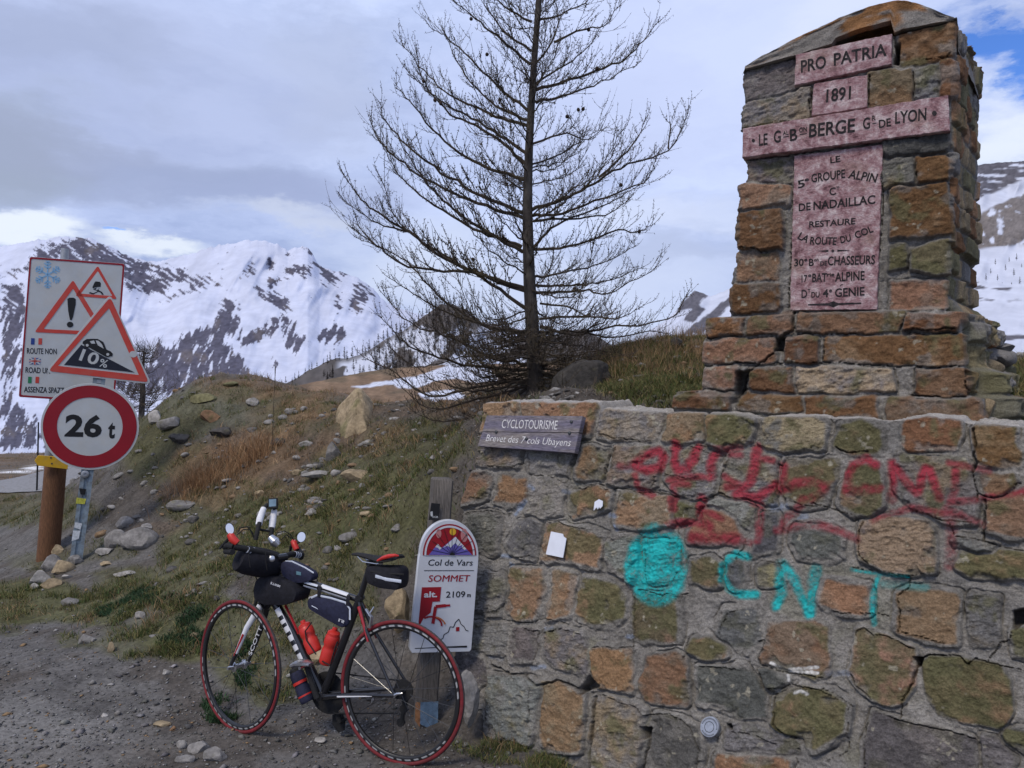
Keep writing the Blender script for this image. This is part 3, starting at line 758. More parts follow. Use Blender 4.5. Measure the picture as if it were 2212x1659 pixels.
WST = conv([
 ('A','o',[(205,72),(500,66),(525,300),(190,300)]),('A','o',[(545,66),(1200,62),(1225,120),(1160,300),(1100,330),(560,300)]),('A','g',[(1270,130),(1830,180),(1850,210),(1720,400),(1650,415),(1400,370),(1260,340),(1235,310)]),
 ('A','g',[(150,470),(520,500),(490,620),(110,615)]),('A','f',[(620,530),(980,560),(930,690),(615,660)]),('A','o',[(1120,490),(1330,520),(1300,740),(1060,730),(1060,650)]),('A','g',[(1430,480),(1780,470),(1830,520),(1730,830),(1340,760)]),
 ('A','o',[(60,750),(235,745),(200,900),(20,960),(5,930)]),('A','o',[(350,750),(570,770),(570,870),(520,960),(320,950)]),('A','f',[(620,770),(890,780),(910,830),(880,1060),(700,1090),(590,1050)]),
 ('A','m',[(1000,900),(1180,860),(1340,880),(1320,1000),(1200,1060),(1020,1080),(970,1020)]),('A','o',[(1440,890),(1600,890),(1900,950),(1900,1150),(1560,1190),(1400,1160)]),('A','f',[(60,1110),(290,1120),(260,1400),(80,1350)]),
 ('A','d',[(520,1180),(600,1150),(680,1190),(690,1300),(640,1460),(450,1400),(440,1370)]),('A','o',[(790,1200),(900,1200),(1100,1250),(1260,1300),(1260,1420),(1230,1550),(1160,1540),(1000,1490),(720,1470)]),('A','g',[(1340,1340),(1560,1310),(1600,1640),(1480,1650),(1330,1480)]),
 ('D','f',[(90,20),(340,30),(380,90),(360,200),(300,290),(80,270)]),('D','o',[(440,-60),(660,-60),(690,100),(640,240),(610,350),(470,350),(360,250),(390,120)]),('D','o',[(810,-40),(960,-10),(920,200),(900,300),(750,360),(745,240),(820,120)]),
 ('D','m',[(1060,20),(1340,80),(1400,180),(1390,350),(1240,400),(1060,390),(990,280),(1010,130)]),('D','m',[(1490,160),(1840,180),(1840,540),(1490,530),(1480,300)]),('D','f',[(70,420),(380,440),(370,560),(320,650),(60,600)]),
 ('D','d',[(430,450),(640,470),(660,560),(620,700),(440,690),(390,600)]),('D','g',[(730,500),(870,450),(1020,490),(1080,640),(1050,840),(800,760),(720,690)]),('D','o',[(1130,640),(1450,630),(1470,960),(1200,950),(1130,830)]),
 ('D','d',[(-60,660),(60,660),(160,740),(200,900),(60,930),(-60,850)]),
 ('E','o',[(200,700),(410,670),(510,700),(515,1090),(180,1060),(130,900)]),('D','g',[(240,860),(560,890),(660,950),(560,1440),(380,1380),(240,1250),(220,1000)]),('D','o',[(720,920),(840,920),(1040,1040),(1020,1480),(730,1480),(680,1300),(700,1050)]),
 ('D','g',[(1180,1030),(1560,1130),(1540,1700),(1110,1700),(1130,1400)]),('E','d',[(290,1190),(420,1220),(620,1330),(630,1480),(600,1700),(180,1700),(220,1300)]),('E','d',[(660,790),(1000,810),(1130,850),(1190,980),(1190,1200),(960,1210),(860,1100),(640,1060)]),
 ('E','d',[(880,300),(1130,300),(1150,560),(1060,610),(800,540),(800,470)]),('E','m',[(600,550),(700,540),(850,600),(840,680),(690,690),(570,620)]),('E','o',[(1260,400),(1620,400),(1740,460),(1740,820),(1640,860),(1360,800),(1180,760),(1220,560)]),
 ('E','d',[(1150,810),(1200,780),(1400,840),(1420,930),(1290,980),(1170,960)]),('E','m',[(1290,1030),(1400,960),(1720,980),(1910,1110),(1880,1340),(1640,1480),(1540,1470),(1520,1400),(1360,1370),(1280,1280)]),
 ('E','o',[(800,1550),(1280,1550),(1420,1600),(1420,1720),(760,1720)]),('E','f',[(900,1280),(1100,1300),(1500,1420),(1500,1500),(1260,1530),(880,1500),(870,1360)]),('F','o',[(770,160),(880,110),(1260,150),(1300,200),(1240,400),(1260,560),(1180,570),(980,520),(770,480)]),
 ('F','o',[(140,50),(490,90),(500,280),(440,300),(200,260),(120,220)]),('F','m',[(400,470),(470,460),(620,510),(900,620),(920,780),(900,920),(800,1080),(640,1090),(440,970),(360,830),(390,700)]),('F','m',[(1050,700),(1300,720),(1640,780),(1720,900),(1740,1150),(1680,1300),(1300,1230),(1120,1170),(1050,1060),(980,740)]),
 ('F','d',[(560,1170),(780,1250),(1080,1320),(1440,1420),(1470,1540),(1460,1720),(460,1720),(470,1450)]),('F','g',[(1400,160),(1620,190),(1620,560),(1420,560),(1400,400)]),('F','m',[(1770,480),(1950,440),(1950,700),(1790,660)]),('F','f',[(1480,1400),(1690,1450),(1760,1600),(1700,1720),(1480,1720)]),('F','m',[(1700,1330),(2000,1400),(2000,1500),(1690,1450)]),
 ('B','o',[(365,150),(510,120),(690,150),(690,320),(500,370),(365,340)]),('B','m',[(770,150),(1000,150),(1160,200),(1130,310),(1060,400),(910,400),(770,360)]),('B','y',[(1300,170),(1700,170),(1810,220),(1790,380),(1740,440),(1290,430),(1240,360),(1260,270)]),
 ('B','g',[(380,460),(700,470),(820,520),(800,780),(740,880),(550,880),(350,680)]),('B','g',[(960,480),(1300,480),(1380,540),(1370,860),(1310,930),(860,840),(880,640)]),('B','m',[(1430,570),(1650,540),(1940,560),(1920,700),(1780,900),(1600,920),(1420,860),(1400,700)]),
 ('B','m',[(480,930),(650,920),(640,1070),(470,1060)]),('B','o',[(700,1030),(860,1010),(1020,1070),(1020,1270),(590,1270),(600,1160)]),('B','f',[(760,920),(1180,960),(1170,1120),(1030,1160),(900,1000)]),('B','d',[(1230,1030),(1360,1050),(1360,1350),(1150,1390),(1240,1200)]),
 ('B','d',[(1560,1190),(1900,1210),(1959,1260),(1940,1400),(1860,1430),(1600,1390),(1550,1300)]),('B','m',[(600,1480),(760,1440),(830,1500),(830,1680),(620,1640)]),('B','d',[(950,1480),(1050,1490),(1090,1600),(1010,1680),(930,1640)]),('B','y',[(1210,1530),(1340,1500),(1370,1680),(1210,1680)]),('B','f',[(170,1300),(430,1320),(440,1640),(160,1640)]),
 ('C','m',[(300,230),(480,190),(640,270),(640,400),(600,460),(400,480),(230,400)]),('C','b',[(890,170),(1080,160),(1360,200),(1370,300),(1310,440),(900,470),(860,400),(860,220)]),('C','b',[(1510,270),(1880,260),(1860,400),(1920,500),(1910,590),(1560,580),(1540,450)]),
 ('C','m',[(400,600),(600,610),(650,760),(640,960),(560,1030),(430,1020),(300,940),(340,650)]),('C','g',[(820,480),(1400,540),(1480,660),(1540,830),(1500,1110),(1250,1090),(960,970),(780,780)]),('C','o',[(1590,690),(1850,690),(1890,800),(1690,860),(1600,800)]),('C','o',[(1630,920),(1880,830),(2060,880),(2060,1240),(1640,1180)]),
 ('C','y',[(500,1110),(700,1070),(1090,1130),(1130,1220),(1140,1550),(900,1570),(700,1540),(460,1430),(470,1200)]),('C','m',[(1410,1380),(2060,1400),(2060,1620),(1500,1600),(1340,1520)]),('C','g',[(1360,1270),(1500,1290),(1690,1330),(1680,1400),(1520,1400)])])
_rw = random.Random(17)
for _r in range(9):                                             # the wall runs on beyond the photograph's edge
    _s = 2.36 + _rw.uniform(0, .08)
    while _s < 3.6:
        _bw = _rw.uniform(.13, .30); _t = -.05 + _r * .195; _h = _rw.uniform(.13, .165)
        _q = [(_s + .01, _t), (_s + _bw * .5, _t - .008), (_s + _bw - .02, _t + .012), (_s + _bw - .015, _t + _h * .6), (_s + _bw - .03, _t + _h), (_s + .02, _t + _h - .01)]
        _P = [WALL.at(a + _rw.uniform(-.012, .012), b + _rw.uniform(-.012, .012)) for a, b in _q]
        WST.append((_rw.choice('obgdmfgo'), [tuple(float(c) for c in proj(np.array(p))) for p in _P])); _s += _bw
WCR = [(w, zp(k, q)) for (k, w, q) in [
 ('A',.9,[(0,1090),(110,1055),(430,1075)]),('A',1.0,[(130,640),(460,665),(540,620),(620,530)]),('A',1.6,[(930,780),(1100,300)]),('A',1.5,[(930,820),(1100,850),(1250,820),(1330,855),(1420,830),(1680,890),(1960,910)]),('A',1.0,[(750,1170),(900,1165),(1320,1280),(1550,1330)]),('A',.8,[(1440,870),(1390,1060)]),('A',1.0,[(500,1480),(620,1460)]),('A',.8,[(610,560),(605,720),(800,740),(900,790)]),
 ('A',1.2,[(1240,340),(1400,380),(1640,415),(1720,400)]),('A',.8,[(1340,760),(1420,480)]),('A',.8,[(1290,760),(1370,470)]),
 ('B',1.5,[(0,800),(150,850),(230,820),(450,870),(700,895),(850,850),(1200,930),(1330,930),(1380,800),(1380,570),(1420,590)]),('B',1.1,[(1380,830),(1450,910),(1740,960)]),('B',1.2,[(1240,940),(1240,1010),(1180,1080),(1090,1240),(1010,1460)]),('B',.8,[(480,1160),(480,1250),(440,1350)]),('B',1.0,[(580,420),(820,490),(950,490)]),('B',.9,[(940,540),(880,650),(850,850)]),('B',1.0,[(220,800),(280,680)]),('B',1.1,[(1150,1470),(1400,1480),(1450,1460)]),
 ('B',.8,[(360,680),(560,720),(700,770)]),('B',.9,[(1690,440),(1790,420)]),('B',.8,[(160,1340),(170,1640)]),('B',.8,[(450,1560),(420,1640)]),
 ('C',2.4,[(1490,260),(1530,400),(1500,500),(1530,570),(1500,660)]),('C',1.4,[(1500,660),(1540,840),(1680,880),(1870,820),(1890,770),(1950,760)]),('C',3.0,[(1600,900),(1610,1000),(1590,1270)]),('C',1.4,[(1590,1270),(1340,1240)]),('C',1.3,[(1590,1270),(1700,1320),(1959,1370)]),('C',1.2,[(1540,840),(1520,960),(1590,970)]),('C',1.1,[(500,1080),(460,1200),(460,1420),(540,1500)]),('C',1.1,[(960,1020),(1220,1090),(1500,1120),(1520,990)]),('C',.9,[(0,920),(480,1080)]),('C',1.0,[(380,1530),(900,1600),(1140,1570)]),('C',.8,[(1290,1120),(1330,1230)]),
 ('C',1.6,[(230,420),(320,480),(600,470)]),
 ('D',2.4,[(240,760),(320,800),(420,850),(530,850),(640,930),(720,930),(820,890),(1010,980)]),('D',3.0,[(1110,830),(1190,940)]),('D',1.4,[(690,950),(640,1400)]),('D',3.2,[(1160,1040),(1110,1660)]),('D',1.1,[(1180,1020),(1530,1130),(1590,1190),(1800,1180),(1855,1220)]),('D',1.1,[(1130,610),(1480,605),(1490,160)]),('D',3.4,[(1635,1300),(1560,1700)]),('D',1.1,[(520,440),(590,470),(660,470),(660,600),(600,780)]),('D',1.0,[(690,500),(880,450),(1030,500)]),('D',1.1,[(340,370),(600,400),(680,370),(900,400)]),('D',1.2,[(90,290),(300,295),(370,180),(410,0)]),('D',1.0,[(130,1150),(200,1140),(215,1350)]),('D',.8,[(600,950),(560,1300)]),('D',1.0,[(850,710),(1030,810)]),
 ('E',1.3,[(90,100),(300,160),(340,140),(420,160),(540,140)]),('E',.9,[(510,690),(560,550)]),('E',.9,[(800,480),(880,320),(960,280)]),('E',1.1,[(1150,560),(1190,540),(1160,760),(1220,780),(1420,840),(1700,860)]),('E',1.2,[(660,780),(950,800),(1140,810),(1170,960),(1290,970),(1430,940),(1700,970),(1855,1070)]),('E',1.7,[(1280,1000),(1280,1280),(1380,1380),(1520,1420)]),('E',1.1,[(770,1440),(830,1320),(890,1300)]),('E',1.1,[(900,1350),(1060,1360),(1500,1500),(1460,1700)]),('E',1.1,[(390,1190),(560,1300),(630,1500),(620,1700)]),('E',.9,[(60,130),(70,520)]),
 ('F',1.5,[(770,480),(770,170),(860,80),(860,0)]),('F',1.3,[(390,520),(390,480),(470,450),(560,510),(640,510),(900,610)]),('F',1.6,[(900,680),(960,700),(1040,680),(1300,690),(1380,750),(1430,700),(1550,740),(1855,800)]),('F',1.9,[(940,770),(900,920),(800,1080)]),('F',1.2,[(800,1080),(780,1240)]),('F',1.5,[(550,1150),(780,1240),(1080,1320),(1240,1340),(1430,1410)]),('F',1.3,[(550,1170),(490,1300),(460,1550),(480,1700)]),('F',1.1,[(1550,740),(1650,570),(1740,560),(1760,490)]),('F',1.0,[(360,840),(400,950),(540,1050)]),('F',1.0,[(200,300),(430,300),(700,340)]),('F',.9,[(130,960),(380,1110)]),('F',.8,[(350,1130),(330,1500),(150,1600)]),('F',1.0,[(770,480),(980,520),(1160,570)])]]
WHO = [zp('F', [(1760,300),(1855,280),(1880,380),(1800,470),(1770,440)]), zp('F', [(910,680),(980,700),(960,775),(930,770)]), zp('D', [(1095,850),(1190,940),(1130,960),(1020,1020),(1000,960)]), zp('E', [(860,1280),(900,1270),(900,1330),(880,1320)]), zp('D', [(1560,1300),(1640,1300),(1620,1380),(1570,1400)])]

# --- the wall: one continuous sheet over its face, folded back over the top and round its left end
TOP = [(1000,873),(1051,874),(1120,871),(1200,874),(1290,872),(1297,887),(1426,892),(1520,896),(1638,903),(1802,903),(1954,909),(2005,903),(2075,910),(2090,917),(2212,924),(2500,938),(3400,980)]
LEFT = [(1056,860),(1051,874),(1031,1002),(1017,1033),(1003,1082),(996,1180),(990,1300),(984,1400),(998,1500),(1020,1600),(1025,1680)]
tt = np.array([WALL.st(*p) for p in TOP]); tl = np.array([WALL.st(*p) for p in LEFT]); tl = tl[np.argsort(tl[:, 1])]
RES = .0034
su = np.concatenate([np.arange(tl[:, 0].min() - .34, 2.42, RES), np.arange(2.42, 3.7, .0065)]); tu = np.arange(-.12, tt[:, 1].max() + .34, RES)
SA, TA = np.meshgrid(su, tu)
def wall_fold(SA, TA):
    tz = np.interp(SA, tt[:, 0], tt[:, 1]) + .006 * fbm(SA * 20, SA * 0, oct=3, seed=2)
    sz = np.interp(np.minimum(TA, tt[:, 1].max()), tl[:, 1], tl[:, 0]) + .012 * fbm(TA * 14, TA * 0, oct=3, seed=4)
    bt = np.maximum(TA - tz, 0); bs = np.maximum(sz - SA, 0)
    S_, T_ = np.maximum(SA, sz), np.minimum(TA, tz)
    return S_, T_, bt, bs
S_, T_, bt, bs = wall_fold(SA, TA)
base = WALL.grid(S_, T_, np.zeros_like(S_))
wpx, wpy = proj(base)
mxs, mys = SA, TA
H, WC, inn = stonework(wpx, wpy, mxs, mys, WST, WCR, WHO, seed=100, grow=17, joint=2.6)
# beyond the traced face (top and end) the mortar simply continues
fold = (bt > .004) | (bs > .004)
topc = np.array([.40, .375, .34]) * (1 + .25 * fbm(SA * 30, TA * 30, oct=4, seed=55))[..., None]
kf = sstep(.0, .02, bt)[..., None]
WC = WC * (1 - kf) + topc * kf
endst = sstep(0, .03, bs)[..., None] * sstep(-.1, .1, fbm(SA * 8, TA * 9, oct=3, seed=66))[..., None]
WC = WC * (1 - endst * .7) + np.array([.2, .17, .13]) * endst * .7
nf, nu_, ne = np.array(WALL.n), np.array([0, 0, 1.0]), -np.array(WD)
wt = np.clip(bt / .02, 0, 1)[..., None]; we = np.clip(bs / .02, 0, 1)[..., None]
N3 = nf * (1 - wt) * (1 - we) + nu_ * wt + ne * we
N3 = N3 / np.linalg.norm(N3, axis=-1, keepdims=True)
H = np.where(bt > 0, .5 * H + .014 * fbm(SA * 9, TA * 9, oct=4, seed=12) * np.clip(bt / .05, 0, 1), H)
H = np.where(bs > 0, H * .5 + .03 * fbm(SA * 10, TA * 10, oct=4, seed=14) * np.clip(bs / .04, 0, 1), H)
wn = np.array([WN.x, WN.y, 0.0])
WV = base + wn * (bt + bs)[..., None] + N3 * H[..., None]
stone_mat = pmat('masonry', rough=.92, var=.26, scale=150, bump=1.0, bscale=190, attr=True, spec=.15, detail=7)
wall = thing('stone_wall', 'long grey and brown mortared stone wall covered in red and turquoise graffiti below the monument', 'wall', (.6, 3.6, 0))
wo = npmesh('masonry', WV.reshape(-1, 3), grid_faces(len(su), len(tu)), stone_mat, wall, col=WC.reshape(-1, 3))

# --- spray paint on its face: thin films that follow the stones
def paint_layer(name, strokes, base, seed, label, blobs=(), cut=(), soft=1.2):
    face = (~fold)
    a = np.zeros(SA.shape)
    n1 = fbm(SA * 26, TA * 26, oct=4, seed=seed); n2 = fbm(SA * 120, TA * 120, oct=2, seed=seed + 3); n3 = fbm(SA * 6, TA * 6, oct=3, seed=seed + 7)
    for (w, o, q) in strokes:
        xs = [p[0] for p in q]; ys = [p[1] for p in q]
        m = (wpx > min(xs) - 40) & (wpx < max(xs) + 40) & (wpy > min(ys) - 40) & (wpy < max(ys) + 40) & face
        if not m.any(): continue
        d = line_d(wpx[m] + 3 * n1[m], wpy[m] + 3 * n1[m], q)
        f = (1 - sstep(w * .3, w * soft, d)) * o * .92
        a[m] = np.maximum(a[m], f)
    for (cx, cy, rx_, ry_, o) in blobs:
        q = np.sqrt(((wpx + 5 * n1 - cx) / rx_) ** 2 + ((wpy + 5 * n1 - cy) / ry_) ** 2)
        a = np.maximum(a, (1 - sstep(.86, 1.08, q)) * o * face)
    for (w, q) in cut:
        a = a * (1 - .9 * (1 - sstep(w * .6, w * 1.2, line_d(wpx, wpy, q))))
    a = a * np.clip(.80 + .55 * n3 + .5 * n1 + .35 * n2, 0, 1)
    a = a * np.where(H < -.012, .25, 1)
    c = np.array(base) * (1 + .2 * n3 + .12 * n1)[..., None]
    i0 = a > .015
    keep = i0[:-1, :-1] | i0[1:, :-1] | i0[:-1, 1:] | i0[1:, 1:]
    fq = grid_faces(len(su), len(tu), keep)
    used = np.unique(fq); rem = np.full(SA.size, -1); rem[used] = np.arange(len(used))
    V = (WV + nf * .0012).reshape(-1, 3)[used]
    m = bpy.data.materials.get('spray_paint') or pmat('spray_paint', rough=.75, var=.12, scale=90, bump=.3, bscale=200, attr=True, alpha='Alpha')
    o = npmesh(name, V, rem[fq], m, wall, col=c.reshape(-1, 3)[used], extra={'Alpha': a.reshape(-1)[used]})
    tag(o, label)
def strokes(k, w, o, *qs): return [(w, o, zp(k, q)) for q in qs]
RED = (strokes('B', 10, .8, [(90,590),(180,490),(300,460),(345,520),(320,610),(200,640),(100,600)], [(450,390),(450,560),(480,640),(560,620),(620,540),(655,430)], [(830,470),(780,560),(770,700)])
 + strokes('B', 8, .6, [(95,680),(110,800),(250,870)], [(440,760),(560,760)], [(770,700),(600,690),(400,730)], [(820,460),(1040,430)], [(900,690),(960,730),(1050,770),(920,790)], [(1050,500),(960,490)], [(1190,520),(1350,550)], [(1150,930),(1230,950)], [(740,1020),(880,1080)])
 + strokes('B', 11, .75, [(1200,430),(1190,600),(1130,750),(1000,850)], [(1010,850),(1200,890),(1370,770)], [(1440,600),(1430,720)], [(1410,810),(1560,760),(1720,740),(1820,800),(1700,900)], [(690,900),(680,1120)])
 + strokes('B', 9, .62, [(440,780),(440,990)], [(310,1190),(450,1120),(700,1110)], [(1600,960),(1450,1080),(1400,1170)], [(1220,950),(1200,1280)], [(1700,900),(1600,900)])
 + strokes('B', 14, .75, [(700,1110),(760,1160)], [(620,1255),(1000,1260)]) + strokes('B', 8, .45, [(1000,1260),(1140,1300)], [(-40,600),(90,590)])
 + strokes('B', 10, .62, [(1380,1180),(1560,1150),(1750,1130),(1959,1190)]) + strokes('C', 9, .5, [(0,1140),(250,1180),(440,1270)])
 + strokes('C', 10, .82, [(610,590),(520,530),(400,590),(345,720),(345,830),(640,800)], [(750,570),(765,720),(750,900)], [(790,620),(900,760),(990,850),(1060,620),(1100,640),(1190,890)])
 + strokes('C', 9, .7, [(1340,650),(1320,850),(1290,920)], [(1290,930),(1480,910),(1640,880),(1880,850),(2000,820)], [(590,1090),(750,1020),(930,980),(1200,1030),(1380,1040)])
 + strokes('C', 8, .5, [(1280,570),(1420,600),(1640,640)], [(1240,980),(1480,1090),(1590,1130)]) + strokes('C', 13, .55, [(1290,1120),(1295,1300),(1275,1500)]))
paint_layer('graffiti', RED, (.30, .026, .045), 301, 'red sprayed scrawl across the upper wall', soft=1.5)
TEAL = (strokes('B', 11, .9, [(1110,1430),(1000,1400),(900,1490),(880,1630)]) + strokes('E', 11, .9, [(845,0),(880,90),(970,150),(1120,150)])
 + strokes('B', 14, .95, [(1420,1490),(1400,1650)], [(1420,1490),(1480,1560),(1540,1650)], [(1740,1540),(1700,1660)]) + strokes('E', 13, .95, [(1330,0),(1340,140),(1290,250)], [(1400,-60),(1560,250),(1580,320)], [(1640,-50),(1620,120),(1590,320)])
 + strokes('C', 5, .95, [(370,1540),(600,1575),(900,1610)]) + strokes('C', 9, .95, [(620,1590),(600,1680)]) + strokes('F', 8, .9, [(580,0),(550,150)], [(550,150),(545,400)]) + strokes('F', 12, .25, [(640,60),(1000,90)]))
paint_layer('graffiti', TEAL, (.012, .40, .40), 341, 'turquoise sprayed disc and capital letters low on the wall', blobs=[(1420, 1222, 68, 88, .95)], cut=[(7, zp('B', [(310,1190),(400,1170)]))])
# scuffs of pale blue paint
for_sc = [(6, .35, [(1144+ 1*i, 0 + 0*i) for i in (0, 1)])]
paint_layer('paint_spots', strokes('A', 6, .5, [(600,820),(640,850)], [(560,960),(480,1080)], [(920,870),(970,880)], [(1340,1090),(1390,1100)], [(350,1460),(420,1470)], [(430,1540),(440,1550)], [(1390,1200),(1400,1220)]) + strokes('D', 6, .4, [(710,440),(780,440)], [(590,790),(700,780)], [(220,690),(320,710)], [(1420,520),(1470,520)]) + strokes('B', 10, .4, [(1330,980),(1460,970)], [(1560,1050),(1640,1060)]) + strokes('F', 8, .3, [(150,830),(350,840)]), (.30, .37, .50), 371, 'faint pale blue paint spots on the mortar')

# white splashes under two stones
paint_layer('paint_spots', strokes('E', 4.6, .95, [(1260,750),(1340,780)], [(1420,800),(1500,790),(1560,790),(1660,780)], [(1430,820),(1600,820),(1660,830)], [(1410,850),(1415,900)], [(1470,1000),(1530,985),(1580,1010)], [(1300,990),(1320,985)]), (.75, .74, .70), 391, 'white splashes of bird lime under brown stones')
# ------------------------------------------------------------------ text in the place
_tc = {}
def text_mesh(s, bold=0.0, shear=0.0):
    k = (s, bold, shear)
    if k in _tc: return _tc[k]
    cu = bpy.data.curves.new('lettering', 'FONT')
    cu.body = s; cu.size = 1.0; cu.offset = bold; cu.resolution_u = 3; cu.shear = shear
    o = bpy.data.objects.new('lettering', cu)
    scene.collection.objects.link(o)
    dg = bpy.context.evaluated_depsgraph_get(); dg.update()
    me = o.evaluated_get(dg).to_mesh()
    v = [(p.co.x, p.co.y) for p in me.vertices]; f = [tuple(q.vertices) for q in me.polygons]
    o.evaluated_get(dg).to_mesh_clear()
    bpy.data.objects.remove(o); bpy.data.curves.remove(cu)
    x0 = min(p[0] for p in v); x1 = max(p[0] for p in v)
    _tc[k] = ([((x - x0), y / .70) for x, y in v], f, x1 - x0)     # capital height -> 1
    return _tc[k]

def put_text(mb, pl, s, pl0, pl1, hpx, h=.003, bold=.0, arc=0.0, shear=0.0, col=None, fit=True):
    """lettering whose baseline runs between two traced points; hpx is the capitals' height on the picture; arc lifts (or drops) its ends"""
    if bold > 0 and 'M' in s:
        put_text(mb, pl, s, (pl0[0] - .25, pl0[1]), (pl1[0] - .25, pl1[1]), hpx, h, 0, arc, shear, col); put_text(mb, pl, s, (pl0[0] + .3, pl0[1]), (pl1[0] + .3, pl1[1]), hpx, h + .0004, 0, arc, shear, col); return
    v, f, w = text_mesh(s, bold, shear)
    a = Vector(pl.st(*pl0)); b = Vector(pl.st(*pl1))
    m = ((pl0[0] + pl1[0]) / 2, (pl0[1] + pl1[1]) / 2)
    up = (Vector(pl.st(m[0], m[1] - hpx)) - Vector(pl.st(*m))).length
    e = b - a; n = Vector((-e.y, e.x)).normalized()
    out = []
    for (x, y) in v:
        u = x / w
        k = (2 * u - 1)
        p = a + e * u + n * (y * up)
        if arc:
            p = p - n * (arc * up * (k * k - 1) * -1) if False else p + n * (arc * up * (k * k - .33))
            tl = 2 * arc * up * k * 2 / e.length * y * up
            p = p - e.normalized() * tl
        out.append(pl.at(p.x, p.y, h))
    mb.add(out, f, col)

def poly_px(mb, pl, q, h0, h1, bev=0, col=None):
    mb.prism(pl, [pl.st(*p) for p in q], h0, h1, bev, col)

# ------------------------------------------------------------------ the monument
MO = U(2123.8, 908.6, 3.2)
MON = Plane(MO, (.866, -.5, 0), (0, 0, 1))
MSIDE = np.array([.62, .785, 0.0])
MST = conv([
 ('M','g',[(375,480),(690,390),(690,580),(380,670)]),('M','g',[(385,690),(790,600),(780,790),(380,850)]),('M','b',[(1385,215),(1740,150),(1730,380),(1400,440)]),('M','o',[(1195,510),(1300,490),(1460,450),(1470,680),(1190,720)]),
 ('M','g',[(1480,470),(1640,420),(1640,650),(1500,660)]),('M','b',[(1650,410),(1725,395),(1720,640),(1650,640)]),('M','g',[(395,1075),(660,1060),(670,1210),(400,1200)]),('M','o',[(350,1230),(650,1210),(640,1350),(350,1380)]),('M','b',[(340,1420),(600,1380),(610,1640),(345,1660)]),
 ('M','d',[(1300,960),(1690,890),(1700,1000),(1310,1040)]),('M','b',[(1490,1050),(1700,1010),(1700,1190),(1500,1200)]),('M','g',[(1290,1060),(1480,1050),(1480,1200),(1290,1230)]),('M','b',[(1340,1260),(1690,1210),(1720,1530),(1340,1570)]),
 ('N','m',[(1400,130),(1480,120),(1480,250),(1390,270)]),('N','m',[(1520,150),(1740,90),(1720,290),(1530,270)]),('N','o',[(1400,360),(1720,340),(1720,520),(1390,510)]),('N','o',[(450,170),(690,150),(690,330),(455,340)]),('N','b',[(430,370),(700,360),(700,540),(420,555)]),
 ('N','b',[(275,570),(500,570),(490,680),(280,695)]),('N','o',[(540,545),(800,540),(790,665),(500,680)]),('N','o',[(830,545),(1480,540),(1440,650),(1100,670),(830,660)]),('N','b',[(1500,545),(1810,545),(1790,650),(1490,640)]),
 ('N','o',[(270,705),(380,690),(690,690),(690,830),(260,840)]),('N','b',[(760,690),(950,680),(940,850),(770,850)]),('N','b',[(1000,690),(1820,680),(1830,850),(1590,850),(1000,830)]),
 ('N','o',[(265,880),(460,880),(440,1010),(260,1010)]),('N','b',[(550,890),(800,880),(820,1030),(560,1020)]),('N','y',[(820,880),(1400,890),(1410,1000),(1200,1040),(830,1030)]),('N','b',[(1560,900),(1840,890),(1860,1040),(1560,1050)]),
 ('N','b',[(115,1020),(430,1020),(430,1110),(105,1110)]),('N','b',[(510,1040),(860,1040),(870,1130),(510,1110)]),('N','b',[(900,1045),(1310,1045),(1310,1160),(900,1160)]),('N','o',[(1400,1060),(1940,1065),(1950,1190),(1390,1190)])])
MCR = [(w, zp(k, q)) for (k, w, q) in [
 ('N',2.2,[(800,540),(800,650),(720,690)]),('N',1.8,[(720,770),(590,850),(550,900),(500,930),(470,1050)]),('N',1.3,[(785,0),(760,510)]),('M',1.2,[(690,1040),(682,1650)]),('M',1.0,[(1280,960),(1262,1650)]),('M',1.6,[(380,1062),(700,1018),(1290,948),(1700,886)]),('M',1.6,[(805,590),(795,790)]),('M',1.3,[(370,475),(700,385),(960,295)]),('M',1.2,[(1400,210),(1740,148)]),
 ('N',1.5,[(270,692),(500,685),(700,682)]),('N',1.2,[(830,675),(1480,672),(1800,665)]),('N',1.3,[(270,860),(580,850)]),('N',1.0,[(680,850),(1000,850),(1600,870),(1830,870)]),('N',1.8,[(1490,648),(1790,640)]),('N',1.3,[(1840,880),(1870,1040)]),('N',1.6,[(1520,1045),(1860,1052)]),('N',1.0,[(110,1017),(440,1017)]),('N',.9,[(990,690),(985,830)]),('M',1.2,[(1560,390),(1700,380),(1725,350)]),('M',1.3,[(1190,510),(1180,720)]),('M',1.2,[(1470,470),(1480,660)]),('M',1.3,[(370,850),(800,795)]),('N',1.4,[(480,140),(620,150)])]]
MHO = [zp('N', [(700,690),(760,690),(745,780),(700,775)]), zp('N', [(465,905),(545,890),(535,960),(500,1090),(450,1080)]), zp('M', [(965,262),(1100,215),(1335,148),(1335,218),(980,292)]), zp('M', [(1345,300),(1382,290),(1382,425),(1350,425)])]
ML = zp('M', [(370,455),(360,500),(372,660),(378,690),(370,800),(362,1040),(388,1075),(392,1200),(350,1225),(345,1370),(330,1400),(338,1600)]) + zp('N', [(478,140),(447,165),(440,300),(430,340),(425,400),(412,556),(276,566),(270,690),(258,700),(255,835),(268,870),(255,1010),(112,1018),(104,1112),(100,1250)])
MR = zp('M', [(1745,140),(1735,220),(1728,400),(1722,650),(1726,900),(1712,1000),(1716,1300),(1718,1600)]) + zp('N', [(1722,100),(1728,528),(1815,540),(1838,760),(1842,880),(1866,1042),(1958,1062),(1960,1210),(1962,1300)])
ml = np.array([MON.st(*p) for p in ML]); ml[:, 1] = np.minimum.accumulate(ml[:, 1] - np.arange(len(ml)) * 1e-4); ml = ml[::-1]
mr = np.array([MON.st(*p) for p in MR]); mr[:, 1] = np.minimum.accumulate(mr[:, 1] - np.arange(len(mr)) * 1e-4); mr = mr[::-1]
